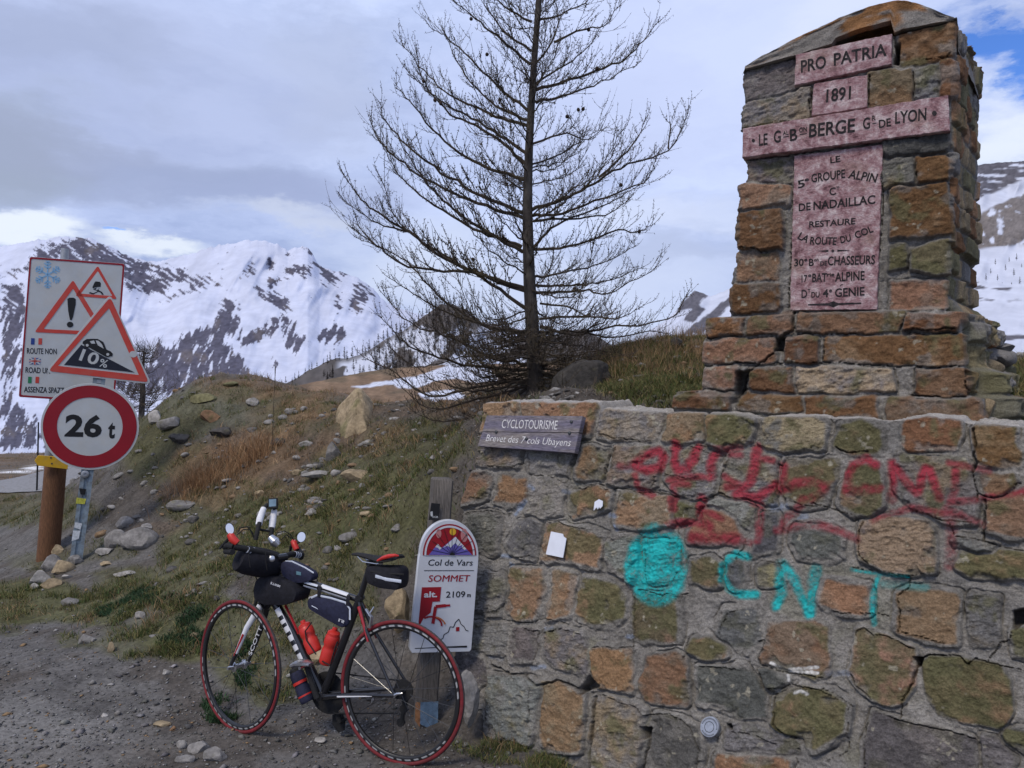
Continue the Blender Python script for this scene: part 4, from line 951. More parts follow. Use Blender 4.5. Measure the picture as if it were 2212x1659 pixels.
eL = MON.st(*zp('M', [(370, 462)])[0]); eR = MON.st(*zp('M', [(1745, 148)])[0])
top_t = (eL[1] + eR[1]) / 2
RES2 = .0042
s_min, s_max = ml[:, 0].min(), mr[:, 0].max()
su2 = np.arange(s_min - .5, s_max + .64, RES2); tu2 = np.arange(-.25, top_t + .12, RES2)
SB, TB = np.meshgrid(su2, tu2)
sl = np.interp(TB, ml[:, 1], ml[:, 0]); sr = np.interp(TB, mr[:, 1], mr[:, 0])
tp = eL[1] + (eR[1] - eL[1]) * (SB - eL[0]) / (eR[0] - eL[0])
tp = np.clip(tp, min(eL[1], eR[1]) - .02, max(eL[1], eR[1]) + .02)
# each row runs left side -> front -> right side
bl = np.maximum(sl - SB, 0); br = np.maximum(SB - sr, 0); b2 = np.maximum(TB - tp, 0)
S2, T2 = np.clip(SB, sl, sr), np.minimum(TB, tp)
# courses of the plinth stand forward of the shaft
tled = [MON.st(*zp('N', [(900, y)])[0])[1] for y in (542, 690, 860, 1045)]
fwd = .055 * sstep(tled[0] + .004, tled[0] - .006, T2) + .012 * sstep(tled[1], tled[1] - .008, T2) + .012 * sstep(tled[2], tled[2] - .008, T2) + .05 * sstep(tled[3] + .004, tled[3] - .006, T2)
b3 = MON.grid(S2, T2, np.zeros_like(S2))
mpx, mpy = proj(b3)
Hm, MC, _ = stonework(mpx, mpy, SB, TB, MST, MCR, MHO, seed=200, crack_depth=.03, grow=9, joint=2.2)
# side faces: rough coursed rubble
def rubble(uu, vv, seed):
    vv = vv + .02 * fbm(uu * 4, vv * 4, oct=3, seed=seed); uu = uu + .02 * fbm(uu * 5, vv * 5, oct=3, seed=seed + 1)
    row = np.floor(vv / .105); fv = vv / .105 - row
    wdt = .13 + .08 * _hash(row, row * 0, row * 0, seed)
    off = _hash(row, row * 0 + 3, row * 0, seed) * .3
    cell = np.floor((uu + off) / wdt); fu = (uu + off) / wdt - cell
    d = np.minimum(np.minimum(fu, 1 - fu) * wdt, np.minimum(fv, 1 - fv) * .105)
    k = _hash(row, cell, row * 0 + 7, seed); k2 = _hash(row, cell, row * 0 + 9, seed)
    return sstep(.002, .016, d), k, k2
side = np.maximum(br, bl)
rin, rk, rk2 = rubble(br - bl, TB, 5)
nm = fbm(SB * 22, TB * 26, oct=4, seed=8); nl = fbm(SB * 60, TB * 12, oct=3, seed=18)
cset = np.array([[.27, .16, .092], [.185, .098, .05], [.22, .175, .11], [.165, .15, .088], [.29, .225, .14], [.20, .19, .18]])
sc_ = cset[np.minimum((rk * 6).astype(int), 5)] * (1 + .3 * nm + .25 * nl)[..., None]
sc_ = sc_ * rin[..., None] + MORTAR * .8 * (1 - rin[..., None])
moss = sstep(.05, .4, fbm(SB * 6, TB * 4, oct=4, seed=19))[..., None] * .6
sc_ = sc_ * (1 - moss) + np.array([.16, .15, .08]) * moss
ks = sstep(.0, .02, side)[..., None]
MC = MC * (1 - ks) + np.clip(sc_, .02, .7) * ks
Hs = rin * (.014 + .026 * (rk2 - .4)) + .008 * nm + .006 * nl + .02 * nm * sstep(tled[0], tled[0] - .05, TB)
taper = sstep(.0, .05, side)
Hm = Hm * (1 - taper) + Hs * taper
nF, nL, nR_ = np.array(MON.n), -np.array(MON.ex), np.cross(MSIDE, [0, 0, 1.0])
nR_ = nR_ / np.linalg.norm(nR_)
wl = np.clip(bl / .02, 0, 1)[..., None]; wr = np.clip(br / .02, 0, 1)[..., None]
Nm = nF * (1 - wl) * (1 - wr) + nL * wl + nR_ * wr
Nm = Nm / np.linalg.norm(Nm, axis=-1, keepdims=True)
bk = -np.array(MON.n)
rightbulge = (.05 * sstep(tled[0] + .06, tled[0] - .02, TB) + .06 * sstep(tled[2], tled[2] - .05, TB)) * sstep(.02, .12, br)
Hm = np.where(b2 > 0, 0, Hm); rightbulge = np.where(b2 > 0, 0, rightbulge)
exv = np.array(MON.ex)
b3 = b3 + np.where((br > .01)[..., None], -exv, np.where((bl > .01)[..., None], exv, bk)) * b2[..., None]
MV = b3 + bk * (bl * .9)[..., None] + MSIDE * br[..., None] + Nm * (Hm + rightbulge)[..., None] + nF * (fwd * (1 - np.clip(side / .02, 0, 1)) )[..., None] - np.array([0, 0, 0])
mon = thing('stone_monument', 'tall rust brown stone monument carrying four pink inscribed marble plaques', 'monument', tuple(MON.at(-.6, 0, -.35)))
npmesh('masonry', MV.reshape(-1, 3), grid_faces(len(su2), len(tu2)), stone_mat, mon, col=MC.reshape(-1, 3))
# the hipped cap of rough mortar with orange lichen
cap_w = eR[0] - eL[0]; cap_d = .62
nu2, nv2 = 210, 150
uc, vc = np.meshgrid(np.linspace(-.012, 1.012, nu2), np.linspace(-.03, 1.03, nv2))
eu = np.clip(uc, 0, 1); ev = np.clip(vc, 0, 1)
apex = MON.st(*zp('M', [(1330, 56)])[0])
def hipp(u, v):
    a = np.where(u < .60, u / .60, np.where(u > .74, (1 - u) / .26, 1.0))
    lift = 1 - (1 - np.clip(a, 0, 1)) ** 1.35
    fr = .55 + .45 * np.sin(np.clip(v / .8, 0, 1) * math.pi / 2)
    return lift, fr
lift, fr = hipp(eu, ev)
front_h = .165 * lift * (1 - .25 * sstep(.85, 1, eu)) + .012
Zc = front_h * (.80 + .20 * np.sin(np.clip(ev, 0, 1) * math.pi)) * sstep(1.0, .72, ev)
drop = np.maximum(np.clip(1 - (1.012 - uc) / .02, 0, 1), np.clip(1 - (1.03 - vc) / .04, 0, 1)) * sstep(.0, .06, vc) + .35 * np.clip(1 - (uc + .012) / .02, 0, 1) + .12 * np.clip(1 - (vc + .03) / .03, 0, 1)
nC = fbm(uc * 9, vc * 9, oct=5, seed=3)
z_e = eL[1] + (eR[1] - eL[1]) * eu
hole = poly_sd(*proj(MON.grid(eL[0] + cap_w * eu, z_e + Zc, np.zeros_like(eu))), MHO[2])
Zz = z_e + Zc - .13 * drop ** 1.5 + .012 * nC
d_in = (np.clip(vc, -.02, 1.05)) * cap_d
basep = MON.grid(eL[0] + cap_w * uc, Zz, .018 * (vc < .02) + np.zeros_like(uc))
side_dir = (bk[None, None, :] * (1 - eu[..., None]) + MSIDE[None, None, :] * eu[..., None])
CV = basep + side_dir * d_in[..., None]
lich = sstep(-.15, .2, fbm(uc * 5, vc * 5, oct=4, seed=33) + .4 * sstep(.35, .6, uc) * sstep(.95, .75, uc) - .28)
cc = np.array([.27, .25, .225]) * (1 + .35 * nC)[..., None]
cc = cc * (1 - lich[..., None]) + np.array([.265, .14, .062]) * (1 + .6 * fbm(uc * 30, vc * 30, oct=4, seed=4))[..., None] * lich[..., None]
npmesh('coping', CV.reshape(-1, 3), grid_faces(nu2, nv2), stone_mat, mon, col=np.clip(cc, .02, .6).reshape(-1, 3))
# its front edge: the gable-like band between the top course and the cap's outline
fe = MB(); cu = np.linspace(0, 1, 120); lf, _ = hipp(cu, np.zeros_like(cu))
fh = (.165 * lf * (1 - .25 * sstep(.85, 1, cu)) + .012) * .80
fz0 = eL[1] + (eR[1] - eL[1]) * cu
# lower edge follows the tops of the stones under the cap
low_px = zp('M', [(370, 470), (700, 378), (940, 300), (965, 262), (1100, 215), (1335, 150), (1345, 235), (1400, 208), (1740, 148), (1745, 150)])
lw = np.array([MON.st(*p) for p in low_px])
fl = np.interp(eL[0] + cap_w * cu, lw[:, 0], lw[:, 1])
rows = 14
v = []; c = []
for j in range(rows):
    k = j / (rows - 1)
    for i in range(120):
        z = fl[i] * (1 - k) + max(fz0[i] + fh[i], fl[i] + .004) * k
        n_ = float(fbm(cu[i] * 14, k * 3 + 2, oct=4, seed=9)); l_ = float(sstep(-.1, .2, fbm(cu[i] * 7, k * 2.2, oct=4, seed=35) + .35 * sstep(.3, .5, cu[i]) * sstep(.95, .7, cu[i]) + .25 * k - .38))
        v.append(MON.at(eL[0] + cap_w * cu[i], z, .028 + .012 * n_))
        a0 = np.array([.27, .25, .225]) * (1 + .4 * n_); a1 = np.array([.27, .14, .062]) * (1 + .7 * n_)
        c.append(tuple(np.clip(a0 * (1 - l_) + a1 * l_, .03, .6)))
me_f = [(j * 120 + i, j * 120 + i + 1, (j + 1) * 120 + i + 1, (j + 1) * 120 + i) for j in range(rows - 1) for i in range(119)]
v2 = [p - MON.n * .05 for p in v[:120]]
fe.add(v + v2, me_f + [(i, rows * 120 + i, rows * 120 + i + 1, i + 1) for i in range(119)]); fe.c = c + c[:120]
fe.build('coping_edge', stone_mat, mon, fix=False)

# plaques of pink marble
marble = bpy.data.materials.new('pink_marble'); marble.use_nodes = True
def _marble():
    nt = marble.node_tree; N, L = nt.nodes.new, nt.links.new; b = nt.nodes['Principled BSDF']; b.inputs['Roughness'].default_value = .75; b.inputs['Specular IOR Level'].default_value = .2
    tc = N('ShaderNodeTexCoord'); mp = N('ShaderNodeMapping'); mp.inputs['Scale'].default_value = (1, 1, 1.1); L(tc.outputs['Object'], mp.inputs[0])
    n = N('ShaderNodeTexNoise'); n.inputs['Scale'].default_value = 21; n.inputs['Detail'].default_value = 9; n.inputs['Roughness'].default_value = .72; n.inputs['Distortion'].default_value = .3; L(mp.outputs[0], n.inputs['Vector'])
    cr = N('ShaderNodeValToRGB'); e = cr.color_ramp.elements
    e[0].position = .34; e[0].color = (.125, .06, .068, 1); e[1].position = .62; e[1].color = (.60, .50, .49, 1)
    x = e.new(.45); x.color = (.31, .175, .185, 1); x = e.new(.57); x.color = (.47, .34, .345, 1)
    L(n.outputs['Fac'], cr.inputs[0])
    n3 = N('ShaderNodeTexNoise'); n3.inputs['Scale'].default_value = 5; n3.inputs['Detail'].default_value = 6; L(mp.outputs[0], n3.inputs['Vector'])
    mr = N('ShaderNodeMapRange'); mr.inputs['From Min'].default_value = .55; mr.inputs['From Max'].default_value = .7; mr.inputs['To Max'].default_value = .55; L(n3.outputs['Fac'], mr.inputs['Value'])
    mx = N('ShaderNodeMix'); mx.data_type = 'RGBA'; L(mr.outputs[0], mx.inputs['Factor']); L(cr.outputs[0], mx.inputs[6]); mx.inputs[7].default_value = (.37, .27, .215, 1)
    L(mx.outputs[2], b.inputs['Base Color'])
    n2 = N('ShaderNodeTexNoise'); n2.inputs['Scale'].default_value = 75; n2.inputs['Detail'].default_value = 6; n2.inputs['Roughness'].default_value = .7; L(mp.outputs[0], n2.inputs['Vector'])
    bp = N('ShaderNodeBump'); bp.inputs['Strength'].default_value = .9; bp.inputs['Distance'].default_value = .012; L(n2.outputs['Fac'], bp.inputs['Height']); L(bp.outputs[0], b.inputs['Normal'])
_marble()
ink = pmat('engraved_paint', (.010, .009, .010), rough=.8, var=.3, scale=60, tint=(.06, .045, .05), tfac=.5, tscale=55)
def plaque(q, label, texts, h1=.032, seed=0, extra=None):
    rs = random.Random(seed); mb = MB()
    # slightly chipped outline
    out = []
    for i in range(len(q)):
        a, b = q[i], q[(i + 1) % len(q)]
        n = max(2, int(math.dist(a, b) / 9))
        for k in range(n):
            u = k / n; out.append((a[0] + (b[0] - a[0]) * u + rs.uniform(-.9, .9), a[1] + (b[1] - a[1]) * u + rs.uniform(-.9, .9)))
    poly_px(mb, MON, out, -.03, h1, .006)
    o = tag(mb.build('plaque', marble, mon), label)
    for t in texts:
        tb = MB()
        s, p0, p1, hp = t[:4]; kw = t[4] if len(t) > 4 else {}
        put_text(tb, MON, s, p0, p1, hp, h=h1 + .0015, bold=kw.get('bold', .02), arc=kw.get('arc', 0), shear=kw.get('shear', 0))
        tb.build('lettering', ink, o, smooth=False, fix=False)
    for e in (extra or []):
        tb = MB(); poly_px(tb, MON, e, h1, h1 + .0016); tb.build('engraved_mark', ink, o, smooth=False, fix=False)
def mz(x, y): return zp('M', [(x, y)])[0]
def nz_(x, y): return zp('N', [(x, y)])[0]
def dotp(c, r): return [(c[0] + r * math.cos(i * .7854), c[1] + r * math.sin(i * .7854)) for i in range(8)]
plaque([mz(705,377),mz(1335,240),mz(1335,440),mz(695,582)], 'short pink marble plaque under the cap', [('PRO', mz(740,496), mz(905,463), 26), ('PATRIA', mz(955,450), mz(1302,384), 26)], seed=1)
plaque([mz(822,568),mz(1180,508),mz(1172,722),mz(805,782)], 'nearly square pink marble plaque with the year', [('1891', mz(905,690), mz(1066,668), 27)], seed=2)
plaque([mz(362,866),mz(1705,650),mz(1718,884),mz(358,1058)], 'long pink marble bar across the whole front',
       [('LE', mz(468,980), mz(525,972), 24), ('G', mz(565,962), mz(612,955), 25), ('AL', mz(625,912), mz(662,906), 8), ('B', mz(672,950), mz(720,942), 25), ('ON', mz(732,895), mz(782,886), 10), ('BERGE', mz(795,925), mz(1095,890), 28), ('G', mz(1148,875), mz(1195,868), 24), ('R', mz(1208,818), mz(1232,814), 10), ('DE', mz(1254,866), mz(1332,852), 17), ('LYON', mz(1358,838), mz(1562,812), 25)],
       h1=.046, seed=3, extra=[dotp(mz(432,947), 3.8), dotp(mz(1615,770), 5.5), [mz(628,922),mz(664,916),mz(664,921),mz(628,927)], [mz(735,905),mz(782,898),mz(782,903),mz(735,910)], [mz(1210,836),mz(1236,831),mz(1236,836),mz(1210,841)]])
plaque([mz(692,1037),mz(1278,958),nz_(1308,518),nz_(772,522)], 'tall pink marble plaque under the bar',
       [('LE', mz(930,1086), mz(997,1074), 13), ('5', mz(718,1250), mz(765,1238), 16, dict(shear=0)), ('e', mz(762,1205), mz(790,1199), 8), ('GROUPE', mz(805,1212), mz(1028,1180), 18), ('ALPIN', mz(1045,1182), mz(1228,1212), 18),
        ('C', mz(925,1298), mz(968,1290), 16), ('T', mz(970,1262), mz(990,1259), 7), ('DE', mz(722,1400), mz(800,1392), 16), ('NADAILLAC', mz(818,1392), mz(1225,1350), 18), ('RESTAURE', mz(790,1508), mz(1095,1485), 13), ('LA', mz(712,1580), mz(775,1610), 15), ('ROUTE', mz(795,1618), mz(968,1622), 16), ('DU', mz(1000,1612), mz(1068,1596), 15), ('COL', mz(1100,1582), mz(1215,1535), 15),
        ('30', nz_(800,252), nz_(858,248), 15), ('e', nz_(862,222), nz_(880,221), 8), ('B', nz_(890,250), nz_(920,248), 15), ('on', nz_(922,222), nz_(950,220), 7), ('DE', nz_(960,248), nz_(1002,245), 9), ('CHASSEURS', nz_(1005,246), nz_(1295,238), 19), ('17', nz_(845,350), nz_(880,348), 15), ('e', nz_(885,318), nz_(905,317), 8), ('BAT', nz_(910,348), nz_(1000,345), 18), ('rie', nz_(1002,315), nz_(1046,312), 8), ('ALPINE', nz_(1050,345), nz_(1232,335), 19), ('D', nz_(845,446), nz_(880,444), 17), ('T', nz_(882,412), nz_(900,411), 7), ('DU', nz_(905,444), nz_(955,442), 12), ('4', nz_(975,442), nz_(1010,440), 17), ('e', nz_(1014,412), nz_(1032,411), 9), ('GENIE', nz_(1050,440), nz_(1232,430), 18)],
       h1=.018, seed=4, extra=[[nz_(885,484),nz_(1010,478),nz_(1040,466),nz_(1070,478),nz_(1212,474),nz_(1212,482),nz_(1070,490),nz_(1040,504),nz_(1010,492),nz_(885,492)], [nz_(945,158),nz_(1010,152),nz_(1010,164)], [nz_(1140,154),nz_(1065,150),nz_(1065,162)], dotp(nz_(1037,157), 3.2), [nz_(1078,372),nz_(1095,360),nz_(1099,363),nz_(1084,374)]])
# the ragged rubble at the monument's right foot
rub = MB(); rr = random.Random(5)
def rock_verts(c, rx_, ry_, rz_, seed, sub=2, rough=.28, rot=0.0, flat=1.0):
    bm = bmesh.new(); bmesh.ops.create_icosphere(bm, subdivisions=sub, radius=1.0)
    P = np.array([tuple(v.co) for v in bm.verts]); fs = [tuple(v.index for v in f.verts) for f in bm.faces]; bm.free()
    r1 = np.random.default_rng(seed)
    # facets: clip with random planes, then roughen
    for k in range(9):
        n = r1.normal(size=3); n /= np.linalg.norm(n); d = r1.uniform(.52, .85)
        h = P @ n; P = P - np.maximum(h - d, 0)[:, None] * n
    P = P * (1 + rough * .35 * fbm(P[:, 0] * 2 + seed, P[:, 1] * 2, P[:, 2] * 2, oct=4, seed=seed))[:, None]
    P = P * np.array([rx_, ry_, rz_])
    ca, sa = math.cos(rot), math.sin(rot)
    P = np.stack([P[:, 0] * ca - P[:, 1] * sa, P[:, 0] * sa + P[:, 1] * ca, P[:, 2]], -1)
    return P + np.array(c), fs
for (x, y, d, sx, sz, cI) in [(2104, 740, 3.5, .12, .05, 1), (2140, 772, 3.65, .12, .055, 5), (2118, 806, 3.5, .10, .07, 2), (2152, 815, 3.7, .11, .07, 3), (2130, 850, 3.4, .09, .07, 5), (2122, 885, 3.3, .09, .07, 4), (2146, 752, 3.75, .11, .035, 5)]:
    P, fs = rock_verts(U(x, y, d), sx, .12, sz, int(x * 7 + y), sub=3, rot=-.5)
    cn = fbm(P[:, 0] * 30, P[:, 2] * 30, P[:, 1] * 30, oct=4, seed=4)
    b = len(rub.v); rub.add(P, fs); 
    cq = cset[cI] * (1 + .4 * cn)[:, None]
    rub.c[b:] = [tuple(q) for q in np.clip(cq, .02, .7)]
rub.build('rubble', stone_mat, mon)
# ------------------------------------------------------------------ road signs on the left
def flatm(name, c, rough=.5, var=.08, scale=25, **k): return pmat(name, c, rough=rough, var=var, scale=scale, **k)
M_ = {}
M_['white'] = flatm('sign_white', (.46, .48, .48), .45, .05, 6, tint=(.48, .47, .43), tfac=.5, tscale=9)
M_['red'] = flatm('sign_red', (.52, .055, .038), .45, .06, 8, tint=(.42, .12, .09), tfac=.35, tscale=12)
M_['dred'] = flatm('sign_dark_red', (.26, .010, .018), .4, .05, 8)
M_['black'] = flatm('sign_black', (.012, .012, .013), .5, .1)
M_['blue'] = flatm('sign_blue', (.02, .05, .22), .5); M_['green'] = flatm('sign_green', (.02, .20, .08), .5)
M_['snow'] = flatm('sign_pale_blue', (.22, .42, .62), .5); M_['yellow'] = flatm('sign_yellow', (.62, .36, .02), .5, .06, tint=(.4, .27, .08), tfac=.4, tscale=20)
M_['zinc'] = flatm('galvanised_steel', (.34, .35, .36), .45, .12, 30, metal=.6, spec=.5)
M_['steel'] = flatm('painted_post', (.20, .25, .29), .5, .18, 30, tint=(.10, .09, .08), tfac=.6, tscale=14, bump=.15)
M_['darksteel'] = flatm('dark_steel', (.05, .055, .06), .5, .2, 30)
M_['wood'] = pmat('brown_wood', (.13, .062, .03), rough=.8, var=.35, scale=30, bump=.5, bscale=60, stretch=(6, 6, .6))
M_['oldwood'] = pmat('weathered_wood', (.135, .12, .105), rough=.9, var=.35, scale=26, bump=.6, bscale=60, stretch=(6, 6, .6), tint=(.09, .08, .07), tfac=.6, tscale=3)

def sp(q): return zp('S', q)
def rpoly(q, r, n=5):
    """traced polygon with rounded corners"""
    out = []
    m = len(q)
    for i in range(m):
        p0, p1, p2 = (Vector(q[j % m]) for j in (i - 1, i, i + 1))
        a = p1 + (p0 - p1).normalized() * r; b = p1 + (p2 - p1).normalized() * r
        for k in range(n + 1):
            t = k / n
            out.append(tuple(a * (1 - t) ** 2 + p1 * 2 * t * (1 - t) + b * t * t))
    return out
def ring_px(mb, pl, outer, inner, h0, h1):
    n = len(outer); v = []; f = []
    for q, h in ((outer, h0), (outer, h1), (inner, h1), (inner, h0)):
        v += [pl.at(*pl.st(*p), h) for p in q]
    for i in range(3):
        for k in range(n): f.append((i * n + k, i * n + (k + 1) % n, (i + 1) * n + (k + 1) % n, (i + 1) * n + k))
    mb.add(v, f)
def ellp(cx, cy, rx, ry, n=64): return [(cx + rx * math.cos(2 * math.pi * i / n), cy + ry * math.sin(2 * math.pi * i / n)) for i in range(n)]
def sign_plane(x, y, d, yaw=0.0):
    o = U(x, y, d); to = Vector((o.x, o.y, 0)).normalized()
    ex = Vector((to.y, -to.x, 0)); ex.rotate(Matrix.Rotation(R(yaw), 3, 'Z'))
    return Plane(o, ex, (0, 0, 1))
def part(name, m, par, fn, label=None, smooth=True):
    mb = MB(); fn(mb); o = mb.build(name, M_[m] if isinstance(m, str) else m, par, smooth)
    if label: o['label'] = label
    return o
def words_(pl, par, m, h, *ts):
    for t in ts:
        mb = MB(); kw = t[4] if len(t) > 4 else {}
        put_text(mb, pl, t[0], t[1], t[2], t[3], h=h, bold=kw.get('bold', .015), shear=kw.get('shear', 0))
        mb.build('lettering', M_[m] if isinstance(m, str) else m, par, smooth=False, fix=False)
S1 = lambda x, y: sp([(x, y)])[0]

# winter road panel on its own galvanised pole
PA = sign_plane(155, 705, 7.9)
g = ground_z(np.array([PA.px(*S1(190, 1400)).x]), np.array([PA.px(*S1(190, 1400)).y]))[0]
wsign = thing('winter_road_sign', 'large white winter warning panel with snowflake, flags and red border', 'road sign', tuple(PA.px(*S1(193, 1400))))
def f(mb):
    a = PA.at(*PA.st(*S1(307, 104)), -.06); b = PA.at(*PA.st(*S1(190, 1420)), -.06); b.z = g - .1
    mb.tube([b, a], .038, 16)
part('pole', 'zinc', wsign, f)
C4 = rpoly(sp([(140, 145), (590, 178), (541, 838), (88, 808)]), 5)
pan = part('panel', 'white', wsign, lambda mb: poly_px(mb, PA, C4, -.02, .0, .002))
def inset_q(q, k):
    cx = sum(p[0] for p in q) / len(q); cy = sum(p[1] for p in q) / len(q)
    return [(cx + (x - cx) * k, cy + (y - cy) * k * 1.0 + (k - 1) * 0) for x, y in q]
def inset_abs(q, d):
    cx = sum(p[0] for p in q) / len(q); cy = sum(p[1] for p in q) / len(q)
    xs = max(abs(p[0] - cx) for p in q); ys = max(abs(p[1] - cy) for p in q)
    return [(cx + (x - cx) * (1 - d / xs), cy + (y - cy) * (1 - d / ys)) for x, y in q]
part('border', 'dred', pan, lambda mb: ring_px(mb, PA, inset_abs(C4, .6), inset_abs(C4, 4.6), .001, .003))
def f(mb):
    c = Vector(S1(225, 230)); 
    def bar(a, b, w):
        a, b = Vector(a), Vector(b); n = Vector((-(b - a).y, (b - a).x)).normalized() * w
        poly_px(mb, PA, [tuple(a + n), tuple(b + n), tuple(b - n), tuple(a - n)], .001, .0025)
    for k in range(6):
        w = R(60 * k + 30); d = Vector((math.cos(w), math.sin(w))); bar(c, c + d * 29, 1.5)
        for q, l in ((.45, 9), (.68, 9), (.88, 5)):
            for s in (-1, 1):
                e = Vector((math.cos(w + s * R(52)), math.sin(w + s * R(52)))); bar(c + d * 29 * q, c + d * 29 * q + e * l, 1.3)
part('snowflake', 'snow', pan, f, smooth=False)
T1o, T1i = rpoly(sp([(345, 255), (163, 502), (505, 518)]), 6), rpoly(sp([(345, 296), (206, 487), (470, 500)]), 3)
part('warning_triangle', 'red', pan, lambda mb: ring_px(mb, PA, T1o, T1i, .001, .003))
T2o, T2i = rpoly(sp([(462, 188), (355, 331), (552, 346)]), 5), rpoly(sp([(462, 213), (382, 320), (530, 331)]), 2.5)
part('warning_triangle', 'red', pan, lambda mb: ring_px(mb, PA, T2o, T2i, .001, .003))
part('warning_triangle_field', 'white', pan, lambda mb: poly_px(mb, PA, T2i, .0012, .0022))
part('exclamation_mark', 'black', pan, lambda mb: poly_px(mb, PA, sp([(318, 345), (328, 339), (348, 339), (358, 346), (357, 372), (345, 430), (338, 446), (330, 443), (322, 400)]), .001, .003))
part('exclamation_mark', 'black', pan, lambda mb: poly_px(mb, PA, ellp(*S1(331, 466), 7, 6.2, 20), .001, .003))
def f(mb):
    poly_px(mb, PA, sp([(446, 268), (452, 262), (472, 264), (477, 272), (475, 288), (450, 290), (440, 296), (436, 290)]), .0024, .004)
    for q in ([(452, 292), (440, 300), (462, 308), (440, 318), (425, 312), (420, 318), (440, 324), (470, 308), (450, 300), (458, 292)], [(470, 292), (464, 302), (482, 312), (490, 324), (482, 326), (476, 316), (456, 306)]):
        poly_px(mb, PA, sp(q), .0024, .004)
part('skidding_car', 'black', pan, f, smooth=False)
for (x, y, cs) in ((147, 530, ('blue', 'white', 'red')), (133, 712, ('green', 'white', 'red'))):
    for i, c in enumerate(cs):
        if c != 'white': part('flag_stripe', c, pan, lambda mb: poly_px(mb, PA, sp([(x + 17.6 * i, y), (x + 17.6 * i + 17, y + 1), (x + 17.6 * i + 15.5, y + 31), (x + 17.6 * i - 1.5, y + 30)]), .001, .0025))
fb = part('flag_field', 'blue', pan, lambda mb: poly_px(mb, PA, sp([(139, 622), (192, 624), (191, 655), (137, 653)]), .001, .002))
def f(mb):
    for q in ([(139, 622), (145, 622), (192, 651), (191, 655), (186, 655), (137, 626)], [(186, 624), (192, 624), (192, 628), (143, 653), (137, 653), (137, 649)], [(160, 622), (171, 622), (170, 655), (158, 655)], [(138, 633), (192, 634), (191, 644), (137, 643)]): poly_px(mb, PA, sp(q), .002, .0028)
part('flag_cross', 'white', pan, f, smooth=False)
def f(mb):
    for q in ([(163, 622), (168, 622), (167, 655), (161, 655)], [(138, 636), (192, 637), (191, 641), (137, 640)]): poly_px(mb, PA, sp(q), .003, .0036)
part('flag_cross', 'red', pan, f, smooth=False)
words_(PA, pan, 'black', .002, ('ROUTE NON', S1(127, 603), S1(268, 606), 12), ('ROAD UN', S1(120, 693), S1(236, 697), 12), ('ASSENZA SPAZZ', S1(113, 785), S1(302, 790), 12))

# steel post with the gradient triangle and the weight-limit disc
PB = sign_plane(195, 860, 7.2)
pb = PB.px(*S1(362, 1560)); pb.z = float(ground_z(np.array([pb.x]), np.array([pb.y]))[0])
lsign = thing('weight_limit_sign', 'leaning steel post with a 10% gradient triangle over a red ringed 26 t disc', 'road sign', tuple(pb))
def f(mb):
    a = PB.at(*PB.st(*S1(508, 420)), -.05); b = PB.at(*PB.st(*S1(360, 1572)), -.05)
    d = (a - b).normalized(); sx = PB.ex * .052; n = PB.n
    sx = (sx - d * sx.dot(d))
    b = b - d * .25
    v = []
    # open channel section
    for p in (b, a):
        for (i, j) in ((-1, -.04), (-1, .04), (-.35, .04), (-.35, .03), (.35, .03), (.35, .04), (1, .04), (1, -.04)): v.append(p + sx * i + n * j)
    mb.add(v, [(k, (k + 1) % 8, 8 + (k + 1) % 8, 8 + k) for k in range(8)] + [tuple(range(7, -1, -1)), tuple(range(8, 16))])
post = part('post', 'steel', lsign, f, smooth=False)
def onpost(q): return q
part('sticker', 'black', post, lambda mb: poly_px(mb, PB, sp([(374, 1240), (408, 1244), (400, 1270), (380, 1268)]), -.008, -.006))
part('sticker', flatm('sticker_yellow', (.45, .44, .06), .5, .3, 60), post, lambda mb: poly_px(mb, PB, sp([(362, 1284), (407, 1290), (400, 1315), (358, 1312)]), -.008, -.006))
for q in ([(355, 1400), (388, 1406), (380, 1436), (350, 1425)], [(345, 1440), (380, 1440), (372, 1478), (338, 1490)]): part('sticker', flatm('torn_paper', (.55, .58, .60), .7, .2, 50), post, lambda mb: poly_px(mb, PB, sp(q), -.008, -.0065), 'torn pale paper remnant')
part('clamp_bolt', 'zinc', post, lambda mb: mb.lathe(PB.at(*PB.st(*S1(402, 1173)), -.01), PB.n, [(0, .034), (.012, .034), (.016, .026), (.016, .014), (.008, .014)], 20))
part('bracket', 'zinc', lsign, lambda mb: poly_px(mb, PB, sp([(440, 722), (492, 728), (490, 745), (440, 742)]), -.04, -.012, .003))
TRo = rpoly(sp([(521, 322), (214, 692), (716, 748)]), 13, 6)
tri = part('triangle_panel', 'white', lsign, lambda mb: poly_px(mb, PB, TRo, -.018, .0, .003))
part('triangle_border', 'red', tri, lambda mb: ring_px(mb, PB, rpoly(sp([(521, 336), (228, 686), (703, 739)]), 10, 6), rpoly(sp([(515, 388), (274, 661), (656, 704)]), 1.5, 6), .001, .003))
part('gradient_wedge', flatm('sign_navy_black', (.014, .016, .026), .4, .1), tri, lambda mb: poly_px(mb, PB, sp([(384, 561), (303, 656), (636, 692)]), .001, .003))
def f(mb):
    poly_px(mb, PB, sp([(390, 556), (391, 546), (410, 534), (440, 533), (462, 534), (488, 548), (503, 584), (522, 592), (533, 604), (530, 616), (500, 618), (440, 585)]), .001, .003)
car = part('car_symbol', 'black', tri, f)
def f(mb):
    poly_px(mb, PB, sp([(424, 545), (444, 541), (450, 556), (432, 556)]), .003, .004); poly_px(mb, PB, sp([(452, 541), (466, 543), (482, 560), (490, 580), (462, 564)]), .003, .004)
part('car_window', 'white', car, f, smooth=False)
